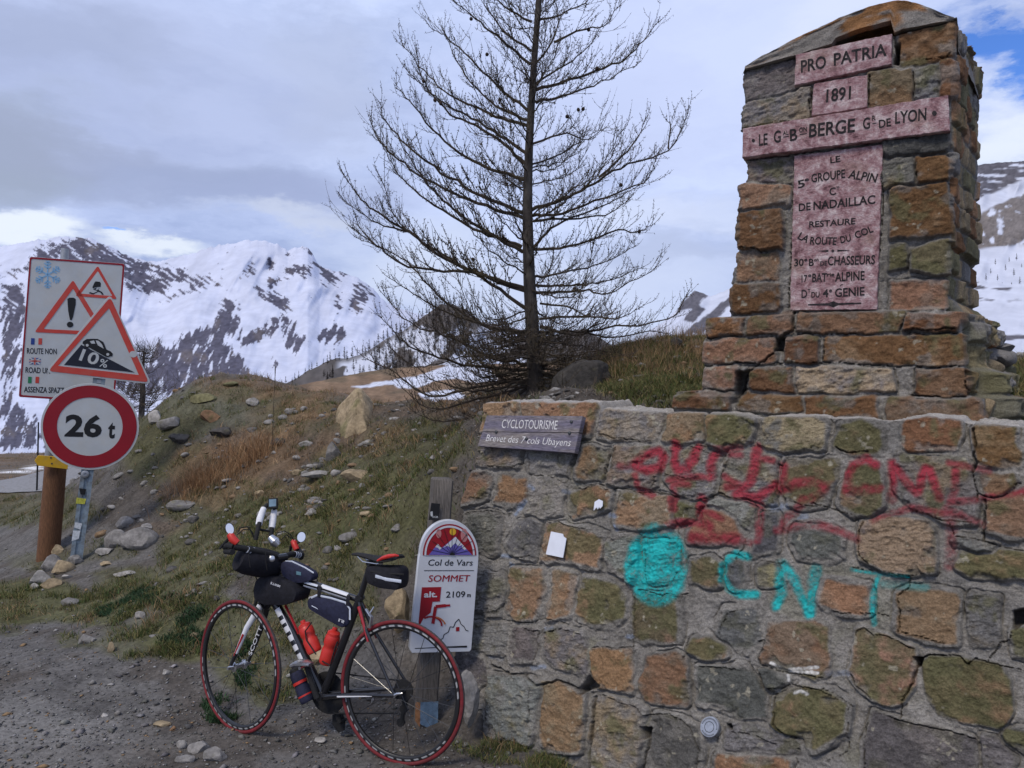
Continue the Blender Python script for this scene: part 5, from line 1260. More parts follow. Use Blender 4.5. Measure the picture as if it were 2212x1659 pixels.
for (x, y) in ((412, 564), (509, 607)):
    part('car_wheel', 'black', car, lambda mb: poly_px(mb, PB, ellp(*S1(x, y), 6.4, 6.0, 20), .0032, .0045))
    part('car_wheel', 'white', car, lambda mb: poly_px(mb, PB, ellp(*S1(x, y), 3.2, 3.0, 16), .0048, .0056))
words_(PB, tri, 'white', .0042, ('10', S1(372, 632), S1(456, 658), 25, dict(bold=.02)), ('%', S1(466, 662), S1(503, 671), 17, dict(bold=.01)))
part('sticker', 'white', tri, lambda mb: poly_px(mb, PB, ellp(*S1(629, 606), 8.5, 7, 20), .0032, .0046), 'small round bicycle sticker')
dc = S1(424, 948)
disc = part('disc_panel', 'white', lsign, lambda mb: poly_px(mb, PB, ellp(*dc, 106.5, 93.5, 72), -.016, .002, .003))
part('disc_ring', 'dred', disc, lambda mb: ring_px(mb, PB, ellp(*dc, 101.5, 89, 72), ellp(dc[0], dc[1], 71, 63, 72), .003, .005))
words_(PB, disc, 'black', .0035, ('26', S1(304, 990), S1(479, 994), 44, dict(bold=.035)), ('t', S1(508, 999), S1(541, 1000), 37, dict(bold=.035)))

# wooden post with the yellow trail arrow
PC = sign_plane(110, 1100, 7.75)
pc = PC.px(*S1(230, 1535)); pc.z = float(ground_z(np.array([pc.x]), np.array([pc.y]))[0])
tsign = thing('trail_signpost', 'round brown wooden post carrying a small yellow arrow board', 'signpost', tuple(pc))
def f(mb):
    a = PC.px(*S1(264, 1128)); b = PC.px(*S1(229, 1540)); b = b + (b - a) * .12
    pts = [b + (a - b) * k / 8 for k in range(9)]; pts.append(a + (a - b).normalized() * .012)
    mb.tube(pts, [.104 - .0005 * k for k in range(9)] + [.09], 18)
part('post', 'wood', tsign, f)
ar = part('arrow_board', 'yellow', tsign, lambda mb: poly_px(mb, PC, sp([(164, 1103), (180, 1079), (250, 1083), (322, 1112), (318, 1143), (180, 1127)]), .115, .14, .003))
for (x, y) in ((240, 1095), (245, 1123)): part('screw', 'darksteel', ar, lambda mb: mb.lathe(PC.at(*PC.st(*S1(x, y), .14), .139), PC.n, [(0, .009), (.004, .008)], 10))
pm = hit(*S1(173, 1255), 9, 30)
mk = thing('snow_marker', 'thin black marker stake standing beside the far road', 'marker', tuple(pm))
part('stake', 'black', mk, lambda mb: mb.tube([pm - Vector((0, 0, .1)), pm + Vector((.02, 0, .6)), pm + Vector((.03, 0, 1.12))], [.014, .013, .011], 8))

# ------------------------------------------------------------------ things fixed to the wall
def wall_off(h): return Plane(WALL.o + WALL.n * h, WALL.ex, WALL.ey)
WBD = wall_off(.085)
bw = pmat('violet_grey_board', (.150, .137, .178), rough=.85, var=.4, scale=9, bump=.5, bscale=30, stretch=(3, 3, 22), tint=(.22, .195, .18), tfac=.9, tscale=1.3)
ap = lambda q: zp('A', q)
brd = thing('wooden_signboard', 'faded violet two plank board lettered about a cycle touring award at the wall corner', 'signboard', tuple(WBD.px(*ap([(600, 330)])[0])))
for q in ([(203, 172), (1086, 178), (1050, 332), (164, 322)], [(163, 325), (1050, 335), (1012, 518), (120, 455)]):
    part('plank', bw, brd, lambda mb: poly_px(mb, WBD, rpoly(ap(q), 1.5, 2), -.035, .0, .004))
pale = pmat('pale_paint', (.62, .61, .60), rough=.8, var=.25, scale=60)
words_(WBD, brd, pale, .0015, ('CYCLOTOURISME', ap([(342, 288)])[0], ap([(852, 303)])[0], 19, dict(bold=-.004)), ('Brevet des 7 cols Ubayens', ap([(196, 408)])[0], ap([(976, 455)])[0], 15, dict(bold=-.004, shear=.2)))
for (x, y) in ((295, 325), (985, 232), (968, 335), (572, 388)): part('bolt', 'darksteel', brd, lambda mb: mb.lathe(WBD.px(*ap([(x, y)])[0]), WBD.n, [(-.002, .0085), (.006, .0085), (.009, .005)], 12))
WPP = wall_off(.046)
paper = flatm('paper', (.66, .69, .76), .8, .04, 20)
mb = MB(); poly_px(mb, WPP, ap([(796, 1238), (905, 1260), (910, 1284), (936, 1303), (922, 1385), (905, 1480), (748, 1447)]), -.004, .0)
tag(mb.build('paper_notice', paper), 'blank white paper notice with a torn corner stuck on the wall', 'notice')
mb = MB(); poly_px(mb, WPP, ap([(1196, 966), (1235, 942), (1270, 958), (1268, 1005), (1246, 1028), (1236, 1012), (1224, 1036), (1214, 1016), (1186, 1046)]), -.004, .0)
tag(mb.build('torn_sticker', paper), 'small torn white sticker on a mossy stone of the wall', 'sticker')
WDP = wall_off(.03)
ep = lambda q: zp('E', q)
md = thing('survey_marker', 'small round metal survey disc set low in the wall', 'marker', tuple(WDP.px(*ep([(718, 1300)])[0])))
alu = flatm('dull_aluminium', (.42, .45, .50), .4, .15, 60, metal=.5, spec=.5)
body_ = part('disc', alu, md, lambda mb: poly_px(mb, WDP, ellp(*ep([(718, 1300)])[0], 20, 22.5, 40), -.01, .008, .003))
part('engraved_ring', 'black', body_, lambda mb: ring_px(mb, WDP, ellp(*ep([(718, 1300)])[0], 10.5, 12, 40), ellp(*ep([(718, 1300)])[0], 9.5, 10.8, 40), .008, .0088))
def f(mb):
    c = ep([(718, 1300)])[0]
    for k in range(44):
        if 20 <= k % 44 <= 24 or 3 <= k <= 6: continue
        w = k / 44 * 2 * math.pi; u = (math.cos(w), math.sin(w)); t = (-u[1] * .5, u[0] * .5)
        poly_px(mb, WDP, [(c[0] + u[0] * a * 20 + s * t[0], c[1] + u[1] * a * 22.5 + s * t[1]) for a, s in ((.74, -1), (.74, 1), (.90, 1), (.90, -1))], .008, .0088)
part('engraved_tick', 'black', body_, f, smooth=False)

# ------------------------------------------------------------------ the summit board on its post
kp = lambda *q: zp('K', list(q))
K1 = lambda x, y: zp('K', [(x, y)])[0]
PK = Plane(U(958, 1290, 3.93), (.95, .31, 0), (0, 0, 1))
pbase = PK.px(918, 1600); 
summit = thing('summit_sign', 'round topped white Col de Vars summit board on a grey wooden post', 'sign', tuple(PK.px(925, 1580, -.1)))
def f(mb):
    a = PK.at(*PK.st(963, 1040), -.085); b = PK.at(*PK.st(926, 1560), -.085); b = b + (b - a) * .12
    d = (a - b).normalized(); ex = (PK.ex - d * PK.ex.dot(d)).normalized() * .052; n = PK.n * .05
    ring = [(-1, -.8), (-.8, -1), (.8, -1), (1, -.8), (1, .8), (.8, 1), (-.8, 1), (-1, .8)]
    v = []
    for k in range(13):
        p = b + (a - b) * k / 12; w = 1 + .02 * math.sin(k * 2.1)
        v += [p + ex * i * w + n * j * w for i, j in ring]
    v += [a + d * .008 + ex * i * .86 + n * j * .86 for i, j in ring]
    mb.add(v, [(r * 8 + k, r * 8 + (k + 1) % 8, r * 8 + 8 + (k + 1) % 8, r * 8 + 8 + k) for r in range(13) for k in range(8)] + [tuple(range(7, -1, -1)), tuple(range(13 * 8, 14 * 8))])
spost = part('post', 'oldwood', summit, f)
stk = part('sticker', 'black', spost, lambda mb: poly_px(mb, PK, kp((1462, 152), (1512, 158), (1503, 252), (1446, 250)), -.022, -.020), 'black sticker with white lettering')
words_(PK, stk, 'white', -.0185, ('RACER', K1(1466, 236), K1(1500, 238), 4))
part('sticker_emblem', 'white', stk, lambda mb: poly_px(mb, PK, kp((1456, 203), (1468, 200), (1470, 225), (1460, 230), (1456, 220)), -.0195, -.0185))
part('trail_mark', flatm('mark_blue', (.11, .17, .24), .8, .3, 40), spost, lambda mb: poly_px(mb, PK, kp((1400, 1295), (1502, 1290), (1500, 1410), (1440, 1440), (1398, 1420)), -.0242, -.0225), 'blue paint mark on the foot of the post')
part('trail_mark', flatm('mark_orange', (.27, .13, .06), .8, .3, 40), spost, lambda mb: poly_px(mb, PK, kp((1372, 1295), (1399, 1296), (1397, 1440), (1368, 1400)), -.0242, -.0225), 'orange paint mark on the foot of the post')
arcN = 28
def arch(cx, cy, rx, ry, n=arcN, a0=0.0, a1=180.0): return [(cx + rx * math.cos(R(a0 + (a1 - a0) * i / n)), cy - ry * math.sin(R(a0 + (a1 - a0) * i / n))) for i in range(n + 1)]
ac = (1556, 440)
OUT = kp(*([(1672, 992), (1682, 978), (1722, 470)] + arch(1555, 446, 168, 202) + [(1384, 450), (1330, 975), (1342, 1000)]))
sgw = flatm('sign_board_white', (.52, .545, .59), .35, .04, 10, coat=.3)
bd = part('board', sgw, summit, lambda mb: poly_px(mb, PK, OUT, -.022, .012, .004))
part('arch_field', 'dred', bd, lambda mb: poly_px(mb, PK, kp(*(arch(1557, 444, 152, 178) + [])), .013, .0145))
part('arch_ring', sgw, bd, lambda mb: ring_px(mb, PK, kp(*(arch(1557, 443, 143, 168) + [(1415, 444), (1560, 444.5)])), kp(*(arch(1557, 443, 133, 157) + [(1425, 443), (1560, 443.5)])), .0148, .0160))
part('sun_symbol', 'yellow', bd, lambda mb: poly_px(mb, PK, kp(*ellp(1575, 310, 18, 20, 20)), .0148, .0162))
mv = flatm('sign_violet', (.12, .10, .36), .4, .05)
part('mountain_symbol', mv, bd, lambda mb: poly_px(mb, PK, kp((1440, 441), (1490, 378), (1512, 402), (1590, 338), (1650, 405), (1685, 441)), .0148, .0164))
for q in ([(1475, 397), (1490, 378), (1512, 402), (1500, 412), (1490, 400)], [(1520, 400), (1590, 338), (1632, 384), (1605, 392), (1590, 372), (1560, 400), (1545, 388)], [(1632, 384), (1652, 408), (1640, 412), (1625, 398)]): part('mountain_snow', sgw, bd, lambda mb: poly_px(mb, PK, kp(*q), .0166, .0176), )
part('face_symbol', flatm('sign_rose', (.42, .17, .17), .4, .05), bd, lambda mb: poly_px(mb, PK, kp(*ellp(1640, 330, 20, 38, 20)), .0148, .0160))
part('face_symbol', 'sign' and flatm('sign_rose', (.42, .17, .17), .4, .05), bd, lambda mb: poly_px(mb, PK, kp(*ellp(1495, 320, 15, 26, 20)), .0148, .0160))
def f(mb):
    for k in range(9):
        w = R(12 + 19.5 * k); e = (1570 + 132 * math.cos(w), 441 - 150 * math.sin(w)); 
        n = Vector((math.sin(w), math.cos(w))) * 1.3
        poly_px(mb, PK, kp((1570 + n.x, 438 + n.y), (e[0] + n.x, e[1] + n.y), (e[0] - n.x, e[1] - n.y), (1570 - n.x, 438 - n.y)), .0178, .0184)
    poly_px(mb, PK, kp(*arch(1572, 442, 14, 13, 12)), .0185, .0192)
part('wheel_spoke', 'black', bd, f, smooth=False)
bk_ = dict(bold=.008, shear=.10)
words_(PK, bd, 'black', .0135, ('Col de Vars', K1(1435, 502), K1(1688, 502), 13, bk_), ('2109', K1(1536, 684), K1(1645, 682), 13, dict(bold=.012)), ('m', K1(1656, 681), K1(1677, 681), 9, dict(bold=.03)))
words_(PK, bd, 'dred', .0135, ('SOMMET', K1(1436, 594), K1(1672, 592), 14, bk_))
part('rule', 'black', bd, lambda mb: poly_px(mb, PK, kp((1412, 529), (1696, 529), (1696, 532), (1412, 532)), .013, .0138))
blk = part('red_block', 'dred', bd, lambda mb: poly_px(mb, PK, kp((1400, 626), (1510, 624), (1502, 706), (1460, 708), (1450, 770), (1410, 800), (1378, 860)), .013, .0142))
words_(PK, bd, sgw, .0150, ('alt.', K1(1411, 682), K1(1486, 680), 12, dict(bold=.03)))
def thick(mb, pts, w, h):
    for a, b in zip(pts[:-1], pts[1:]):
        a, b = Vector(a), Vector(b); n = Vector((-(b - a).y, (b - a).x)).normalized() * w
        poly_px(mb, PK, kp(tuple(a + n), tuple(b + n), tuple(b - n), tuple(a - n)), h, h + .001)
part('bar_symbol', 'dred', bd, lambda mb: (thick(mb, [(1462, 832), (1478, 735), (1535, 729)], 9, .0142), thick(mb, [(1535, 729), (1560, 728)], 6, .0142)), smooth=False)
part('wheel_symbol', 'dred', bd, lambda mb: thick(mb, [(1450 + 62 * math.cos(R(w)), 840 - 48 * math.sin(R(w))) for w in range(-5, 128, 12)], 5, .0152), smooth=False)
part('wheel_symbol', flatm('sign_orange', (.42, .14, .05), .4, .05), bd, lambda mb: thick(mb, [(1462 + 72 * math.cos(R(w)), 850 - 58 * math.sin(R(w))) for w in range(15, 85, 10)] , 4, .0157), smooth=False)
part('summit_outline', 'black', bd, lambda mb: thick(mb, [(1495, 930), (1520, 915), (1525, 895), (1550, 880), (1560, 850), (1580, 852), (1590, 825), (1610, 806), (1622, 835), (1640, 850), (1650, 870), (1664, 874)], 2, .013), smooth=False)
part('crest_mark', 'dred', bd, lambda mb: poly_px(mb, PK, kp((1594, 852), (1613, 851), (1612, 874), (1593, 875)), .013, .0142))
part('rule', 'black', bd, lambda mb: poly_px(mb, PK, kp((1480, 964), (1657, 957), (1656, 968), (1480, 970)), .013, .0138))
part('rule', 'black', bd, lambda mb: poly_px(mb, PK, kp((1360, 971), (1480, 966), (1480, 970), (1360, 975)), .013, .0138))
# ------------------------------------------------------------------ the bicycle leaning at the summit sign
BO = Vector(((860 - CX) / F * 3.592, 3.592, 0.0))                 # where the rear tyre stands
BF = Vector((-.925, .38, 0)).normalized()                         # forward
BL = Vector((-BF.y, BF.x, 0)); BL = BL if BL.y < 0 else -BL       # towards the rider's left, nearer the camera
LEAN = R(4)
BU = (Vector((0, 0, 1)) * math.cos(LEAN) - BL * math.sin(LEAN)).normalized()
BP = Plane(BO, BF, BU)
BL = BP.n
def bk(x, y, lat=0.0, h=None):
    """traced point of the bicycle, lateral offset from its middle plane"""
    return BP.px(*K1(x, y), 0) + BL * lat
def bkl(x, y, lat):
    """traced point that lies lat metres to the left of the middle plane"""
    return Plane(BO + BL * lat, BF, BU).px(*K1(x, y))
def bpl(lat): return Plane(BO + BL * lat, BF, BU)
tyre_m = pmat('tyre_red', (.165, .017, .022), rough=.75, var=.2, scale=40, tint=(.11, .03, .03), tfac=.6, tscale=12)
tread_m = pmat('tyre_grey', (.055, .05, .05), rough=.9, var=.25, scale=60, bump=.2, bscale=300)
frame_m = pmat('frame_black', (.010, .010, .012), rough=.3, var=.05, spec=.5, coat=.5)
fred = pmat('frame_red', (.34, .016, .02), rough=.3, var=.05, spec=.5, coat=.4)
fwhite = pmat('frame_white', (.62, .63, .66), rough=.35, var=.05, spec=.5, coat=.4)
dark = pmat('black_nylon', (.012, .012, .017), rough=.85, var=.3, scale=60, bump=.25, bscale=220)
dark2 = pmat('black_rubber', (.016, .016, .017), rough=.8, var=.2, scale=80)
alu2 = pmat('bright_alloy', (.55, .56, .58), rough=.28, var=.08, metal=.9, spec=.5)
navy = pmat('navy_fabric', (.018, .02, .045), rough=.8, var=.25, scale=50, bump=.2, bscale=240)
grey_s = pmat('reflective_strip', (.50, .54, .62), rough=.4, var=.1)
redp = pmat('red_plastic', (.50, .030, .022), rough=.4, var=.06, spec=.4)
tapew = pmat('white_tape', (.68, .68, .70), rough=.7, var=.1, scale=60)
rimm = pmat('rim_marks', rough=.4, var=.06, attr=True, spec=.5)

bike = thing('road_bicycle', 'black, white and red road bicycle with red tyres and bags leaning beside the summit sign', 'bicycle', tuple(BO))
def bp_(name, m, par, fn, smooth=True, label=None):
    mb = MB(); fn(mb); o = mb.build(name, m, par, smooth)
    if label: o['label'] = label
    return o
HUB_R = bk(1255, 1232); HUB_R = BO + BF * (HUB_R - BO).dot(BF) * 0 + BU * .334
fpt = Vector(((508 - CX) / F * 3.93, 3.93, 0.0))
ST = R(13)
FF = BF.copy(); FF.rotate(Matrix.Rotation(-ST if BF.cross(Vector((0, 0, 1))).y > 0 else ST, 3, 'Z'))
FF1 = BF.copy(); FF1.rotate(Matrix.Rotation(ST, 3, 'Z')); FF2 = BF.copy(); FF2.rotate(Matrix.Rotation(-ST, 3, 'Z'))
FF = FF1 if FF1.y > FF2.y else FF2
FU = (Vector((0, 0, 1)) * math.cos(LEAN) - BL * math.sin(LEAN)).normalized(); FU = (FU - FF * FU.dot(FF)).normalized()
FL = FF.cross(FU); FL = FL if FL.y < 0 else -FL
HUB_F = fpt + FU * .334
def wheel(hub, fwd, up, left, name_label, n_sp, rear):
    w = tag(bp_('wheel', tyre_m, bike, lambda mb: None) if False else None) if False else None
    # tyre: red flanks, grey tread
    def torus(mb, Rm, prof, n=120, cols=None):
        v = []; f = []; m = len(prof); c = []
        for i in range(n):
            a = 2 * math.pi * i / n; d = fwd * math.cos(a) + up * math.sin(a)
            for j, (r, l) in enumerate(prof):
                v.append(hub + d * (Rm + r) + left * l)
                if cols: c.append(cols(i / n, j))
        for i in range(n):
            for j in range(m):
                f.append((i * m + j, i * m + (j + 1) % m, ((i + 1) % n) * m + (j + 1) % m, ((i + 1) % n) * m + j))
        b = len(mb.v); mb.add(v, f)
        if cols: mb.c[b:] = c
    rw = .0108
    mbw = MB(); torus(mbw, .3222, [(rw * math.cos(t * math.pi / 6), rw * math.sin(t * math.pi / 6)) for t in range(12)])
    W = mbw.build('wheel', tyre_m, bike); W['label'] = name_label
    tm = MB(); torus(tm, .3222, [(rw * 1.045 * math.cos(R(t)), rw * 1.045 * math.sin(R(t))) for t in (-38, -20, 0, 20, 38)] + [(rw * .8 * math.cos(R(t)), rw * .5 * math.sin(R(t))) for t in (25, -25)])
    tm.build('tread', tread_m, W)
    def rc(u, j):
        if j not in (1, 2, 7, 8): return (.012, .012, .013)
        k = (u * 42) % 1
        g = (u * 2) % 1
        if g < .2 or j in (2, 7): return (.014, .014, .015)
        return (.42, .43, .44) if k < .6 else (.02, .02, .022)
    rm = MB(); torus(rm, .300, [(.011, .009), (.0035, .0104), (.0005, .0106), (-.004, .0105), (-.010, .006), (-.010, -.006), (-.004, -.0105), (.0005, -.0106), (.0035, -.0104), (.011, -.009)], n=312, cols=rc)
    rm.build('rim', rimm, W)
    sp_ = MB()
    for k in range(n_sp):
        a = 2 * math.pi * k / n_sp + .1; s = 1 if k % 2 else -1
        d = fwd * math.cos(a) + up * math.sin(a); e = fwd * math.cos(a + (.9 if (k // 2) % 2 else -.9) * (1 if rear else .0)) + up * math.sin(a + (.9 if (k // 2) % 2 else -.9) * (1 if rear else 0))
        sp_.tube([hub + e * .022 + left * s * .028, hub + d * .290 + left * s * .002], .0013, 4, cap=False)
    o = sp_.build('spoke', frame_m, W)
    hb = MB(); hb.lathe(hub - left * .055, left, [(0, .006), (.004, .012), (.018, .013), (.022, .024), (.027, .024), (.032, .012), (.078, .012), (.083, .024), (.088, .024), (.092, .013), (.106, .012), (.11, .006)], 20)
    hb.build('hub', alu2 if not rear else dark2, W)
    hv = MB(); hv.lathe(hub - left * .066, left, [(0, .0085), (.012, .009), (.012, .006), (.12, .006), (.12, .010), (.132, .009)], 14)
    lv = hub + left * .062
    hv.tube([lv, lv - fwd * .018 + up * .012 + left * .006, lv - fwd * .045 + up * .018], [.006, .006, .004], 8)
    hv.build('quick_release', alu2, W)
    return W
WR = wheel(HUB_R, BF, BU, BL, 'rear wheel with grey worn tread and black spokes', 20, True)
WF = wheel(HUB_F, FF, FU, FL, 'front wheel turned away, clean red tyre', 18, False)
# frame joints traced on the middle plane
bb = bk(838, 1245); st_top = bk(1050, 690); sp_top = bk(1112, 492); ht_top = bk(560, 520); ht_bot = bk(540, 700); cr = bk(512, 742)
def ftubes(mb):
    mb.tube([bk(600, 565), bk(800, 618), bk(1046, 700)], [(.021, .018), (.018, .016), (.015, .015)], 14)
    mb.tube([ht_bot + (ht_top - ht_bot) * .12, bk(690, 925), bb], [(.024, .021), (.022, .020), (.024, .024)], 14)
    mb.tube([bb, bk(940, 985), st_top + (st_top - bb) * .03], [(.020, .018), (.019, .013), (.018, .013)], 14)
    mb.tube([cr, ht_bot, ht_top, ht_top + (ht_top - ht_bot) * .12], [.022, .023, .021, .019], 14)
    mb.lathe(bb - BL * .036, BL, [(0, .019), (.006, .022), (.066, .022), (.072, .019)], 20)
frame = bp_('frame', frame_m, bike, ftubes)
ax = HUB_R
for s in (1, -1):
    bp_('seat_stay', frame_m, frame, lambda mb: mb.tube([bk(1050, 712) + BL * .008 * s, bk(1095, 850) + BL * .026 * s, ax + BU * .012 + BL * .066 * s], [.010, .0085, .007], 10))
    bp_('stay_stripe', fred, frame, lambda mb: mb.tube([bk(1056, 735) + BL * .019 * s, bk(1094, 850) + BL * .0275 * s, bk(1120, 930) + BL * .036 * s], [(.0088, .0088), (.0082, .0082), (.004, .006)], 10))
    bp_('chain_stay', frame_m, frame, lambda mb: mb.tube([bb + BL * .020 * s - BF * .01, bb + (ax - bb) * .45 + BL * .034 * s + BU * .004, ax + BL * .066 * s], [(.014, .011), (.011, .009), .008], 10))
    bp_('stay_stripe', fwhite if s > 0 else fred, frame, lambda mb: mb.tube([bb + (ax - bb) * .25 + BL * (.030 * s + .0078 * s) , bb + (ax - bb) * .8 + BL * (.052 * s + .0072 * s)], [(.0042, .002), (.002, .002)], 6))
# painted panels of the frame
def skin(mb, a, b, ra, rb, w0, w1, off=.0009, n=8, ang=0.0, seg=6):
    """a painted strip on a tube's left flank, w0..w1 its angular range"""
    a, b = Vector(a), Vector(b); t = (b - a).normalized(); u = (BL - t * BL.dot(t)).normalized(); v_ = t.cross(u)
    V = []; 
    for i in range(seg + 1):
        k = i / seg; p = a + (b - a) * k; r = ra + (rb - ra) * k + off
        for j in range(n + 1):
            w = w0 + (w1 - w0) * j / n; V.append(p + u * math.cos(w) * r + v_ * math.sin(w) * r)
    mb.add(V, [(i * (n + 1) + j, i * (n + 1) + j + 1, (i + 1) * (n + 1) + j + 1, (i + 1) * (n + 1) + j) for i in range(seg) for j in range(n)])
dt0, dt1 = bk(588, 742), bk(735, 1045)
lp = lambda k: dt0 + (dt1 - dt0) * k
tdn = (dt1 - dt0).normalized()
pan_ = bp_('frame_panel', fwhite, frame, lambda mb: skin(mb, lp(.02), lp(1.0), .0245, .0235, -.75, .75))
bp_('frame_panel', fred, frame, lambda mb: skin(mb, bk(612, 742), bk(690, 905), .0235, .0225, .55, 1.6) or skin(mb, bk(612, 742), bk(690, 905), .0235, .0225, -1.6, -.95))
for (a, b) in ((.16, .23), (.30, .36), (.46, .52), (.62, .70), (.80, .86)):
    bp_('frame_letter_bar', frame_m, frame, lambda mb: skin(mb, lp(a), lp(b), .0253, .0245, -.6, .6, seg=2) )
bp_('frame_panel', grey_s, frame, lambda mb: skin(mb, bk(742, 606), bk(818, 628), .0190, .0180, .3, 1.5) or skin(mb, bk(742, 606), bk(818, 628), .0190, .0180, -1.5, -.2))
bp_('frame_panel', fwhite, frame, lambda mb: skin(mb, bk(836, 632), bk(985, 682), .0180, .0165, -1.6, -.25) or skin(mb, bk(836, 632), bk(985, 682), .0180, .0165, .25, 1.6))
# seat post, saddle
seatpost = bp_('seat_post', frame_m, bike, lambda mb: (mb.tube([st_top, sp_top], .0145, 14), mb.tube([sp_top - BF * .02, sp_top + BF * .02], .014, 10), mb.lathe(st_top - BL * .02, BL, [(0, .016), (.04, .016)], 12)))
def saddle_m(mb):
    # nose to tail stations: (u along plane px, half width, thickness)
    A = [(1008, 432, .012, .010), (1035, 430, .018, .016), (1090, 440, .022, .022), (1140, 452, .032, .026), (1190, 455, .055, .028), (1235, 446, .068, .026), (1268, 443, .066, .020), (1278, 448, .045, .010)]
    v = []; f = []; n = 14
    for (x, y, w, t) in A:
        c = bk(x, y)
        for j in range(n):
            a = 2 * math.pi * j / n
            zz = math.sin(a); drop = -.016 * (abs(math.cos(a)) ** 3) * (w / .07)
            v.append(c + BL * (math.cos(a) * w) + BU * ((t * zz * (.35 if zz > 0 else .75)) + drop - .006))
    for i in range(len(A) - 1):
        for j in range(n): f.append((i * n + j, i * n + (j + 1) % n, (i + 1) * n + (j + 1) % n, (i + 1) * n + j))
    f.append(tuple(range(n))); f.append(tuple((len(A) - 1) * n + j for j in range(n)))
    mb.add(v, f)
saddle = bp_('saddle', dark2, bike, saddle_m)
bp_('saddle_trim', redp, saddle, lambda mb: mb.tube([bkl(1150, 478, .045), bkl(1180, 462, .060), bkl(1215, 452, .068), bkl(1250, 447, .069), bkl(1270, 450, .058)], [.005, .009, .010, .007, .004], 8))
for s in (1, -1): bp_('saddle_rail', alu2, saddle, lambda mb: mb.tube([bk(1040, 446) + BL * .012 * s, bk(1080, 480) + BL * .02 * s, bk(1160, 492) + BL * .022 * s, bk(1240, 470) + BL * .03 * s], .0035, 8))
# fork and steering
crF = bk(505, 728)
for s in (1, -1):
    m = fwhite if s > 0 else frame_m
    leg = bp_('fork_leg', m, bike, lambda mb: mb.tube([crF + FL * .022 * s, crF + (HUB_F - crF) * .35 + FL * .048 * s + FF * .004, crF + (HUB_F - crF) * .7 + FL * .052 * s, HUB_F + FL * .054 * s + FU * .004], [(.017, .012), (.014, .010), (.010, .008), .007], 12), label='white fork leg with red tip' if s > 0 else 'black fork leg with white lettering')
    if s > 0: bp_('fork_stripe', fred, leg, lambda mb: mb.tube([crF + (HUB_F - crF) * .45 + FL * .058, crF + (HUB_F - crF) * .8 + FL * .060], [(.006, .004), (.003, .003)], 8))
    if s > 0: bp_('fork_tip', frame_m, leg, lambda mb: mb.tube([crF + (HUB_F - crF) * .76 + FL * .0525, HUB_F + FL * .054 + FU * .002], [(.011, .0092), .0085], 10))
    else:
        q0 = crF + (HUB_F - crF) * .86 + FL * (.0535 * s + .0115); q1 = crF + (HUB_F - crF) * .38 + FL * (.049 * s + .0125)
        fp = Plane(q0, (q1 - q0), FU)
        def ft(mb):
            v, f_, w = text_mesh('SCOTT', .02, 0); L_ = (q1 - q0).length
            mb.add([fp.at(x / w * L_, (y - .5) * .020, .0) for x, y in v], f_)
        bp_('lettering', fwhite, leg, ft, smooth=False)
bp_('fork_crown', frame_m, bike, lambda mb: mb.tube([crF + FL * .03, crF + FU * .012, crF - FL * .03], .018, 10))
bp_('brake_caliper', dark2, bike, lambda mb: (mb.tube([crF + FF * .04 + FU * .02 + FL * .02, crF + FF * .045 - FU * .03 + FL * .03, crF + FF * .03 - FU * .055 + FL * .016], [.008, .008, .006], 8), mb.tube([crF + FF * .04 + FU * .02 - FL * .02, crF + FF * .045 - FU * .03 - FL * .03, crF + FF * .03 - FU * .055 - FL * .016], [.008, .008, .006], 8)))
bp_('brake_caliper', alu2, bike, lambda mb: (mb.tube([bkl(1085, 755, .01), bkl(1115, 800, .03), bkl(1105, 860, .022)], [.006, .007, .006], 8), mb.tube([bkl(1085, 755, -.01), bkl(1120, 800, -.03), bkl(1110, 860, -.022)], [.006, .007, .006], 8), mb.tube([bkl(1130, 740, .0), bkl(1100, 790, .012)], .005, 8)))
stemc = bk(600, 462); st0 = bk(575, 505)
FD = Plane(stemc, FF, FU)
def fpx(x, y, off=0.0):
    """traced point at the depth of the bar's middle plus an offset along the view"""
    d = stemc.y + off
    return U(*K1(x, y), d)
bp_('stem', frame_m, bike, lambda mb: (mb.tube([st0, stemc], .017, 12), mb.lathe(stemc - FL * .03, FL, [(0, .021), (.06, .021)], 14)))
bar = bp_('handlebar', dark2, bike, lambda mb: (mb.tube([fpx(330, 398, -.17), fpx(420, 415, -.13), fpx(520, 440, -.06), fpx(600, 462, 0), fpx(660, 440, .07), fpx(720, 445, .15)], [.015, .016, .015, .0155, .015, .015], 12),
    mb.tube([fpx(330, 398, -.17), fpx(300, 390, -.16), fpx(278, 400, -.10), fpx(285, 425, -.12), fpx(325, 428, -.19)], [.015, .015, .014, .014, .014], 10), mb.tube([fpx(720, 445, .15), fpx(695, 410, .2), fpx(690, 430, .24), fpx(715, 460, .17)], .0145, 10)))
for q in ([(405, 414, -.14), (445, 421, -.11)], [(675, 442, .09), (705, 446, .13)]):
    bp_('bar_tape_band', grey_s, bar, lambda mb: [mb.tube([fpx(q[0][0] + (q[1][0] - q[0][0]) * k, q[0][1] + (q[1][1] - q[0][1]) * k, q[0][2] + (q[1][2] - q[0][2]) * k), fpx(q[0][0] + (q[1][0] - q[0][0]) * (k + .14), q[0][1] + (q[1][1] - q[0][1]) * (k + .14), q[0][2] + (q[1][2] - q[0][2]) * (k + .14))], .0166, 12) for k in (0, .4, .8)])
h1 = bp_('brake_hood', redp, bike, lambda mb: mb.tube([fpx(352, 378, -.16), fpx(325, 355, -.16), fpx(312, 330, -.15), fpx(316, 322, -.15)], [.017, .020, .018, .010], 12))
h2 = bp_('brake_hood', redp, bike, lambda mb: mb.tube([fpx(690, 415, .17), fpx(680, 390, .18), fpx(672, 368, .19), fpx(676, 360, .19)], [.015, .017, .017, .010], 12))
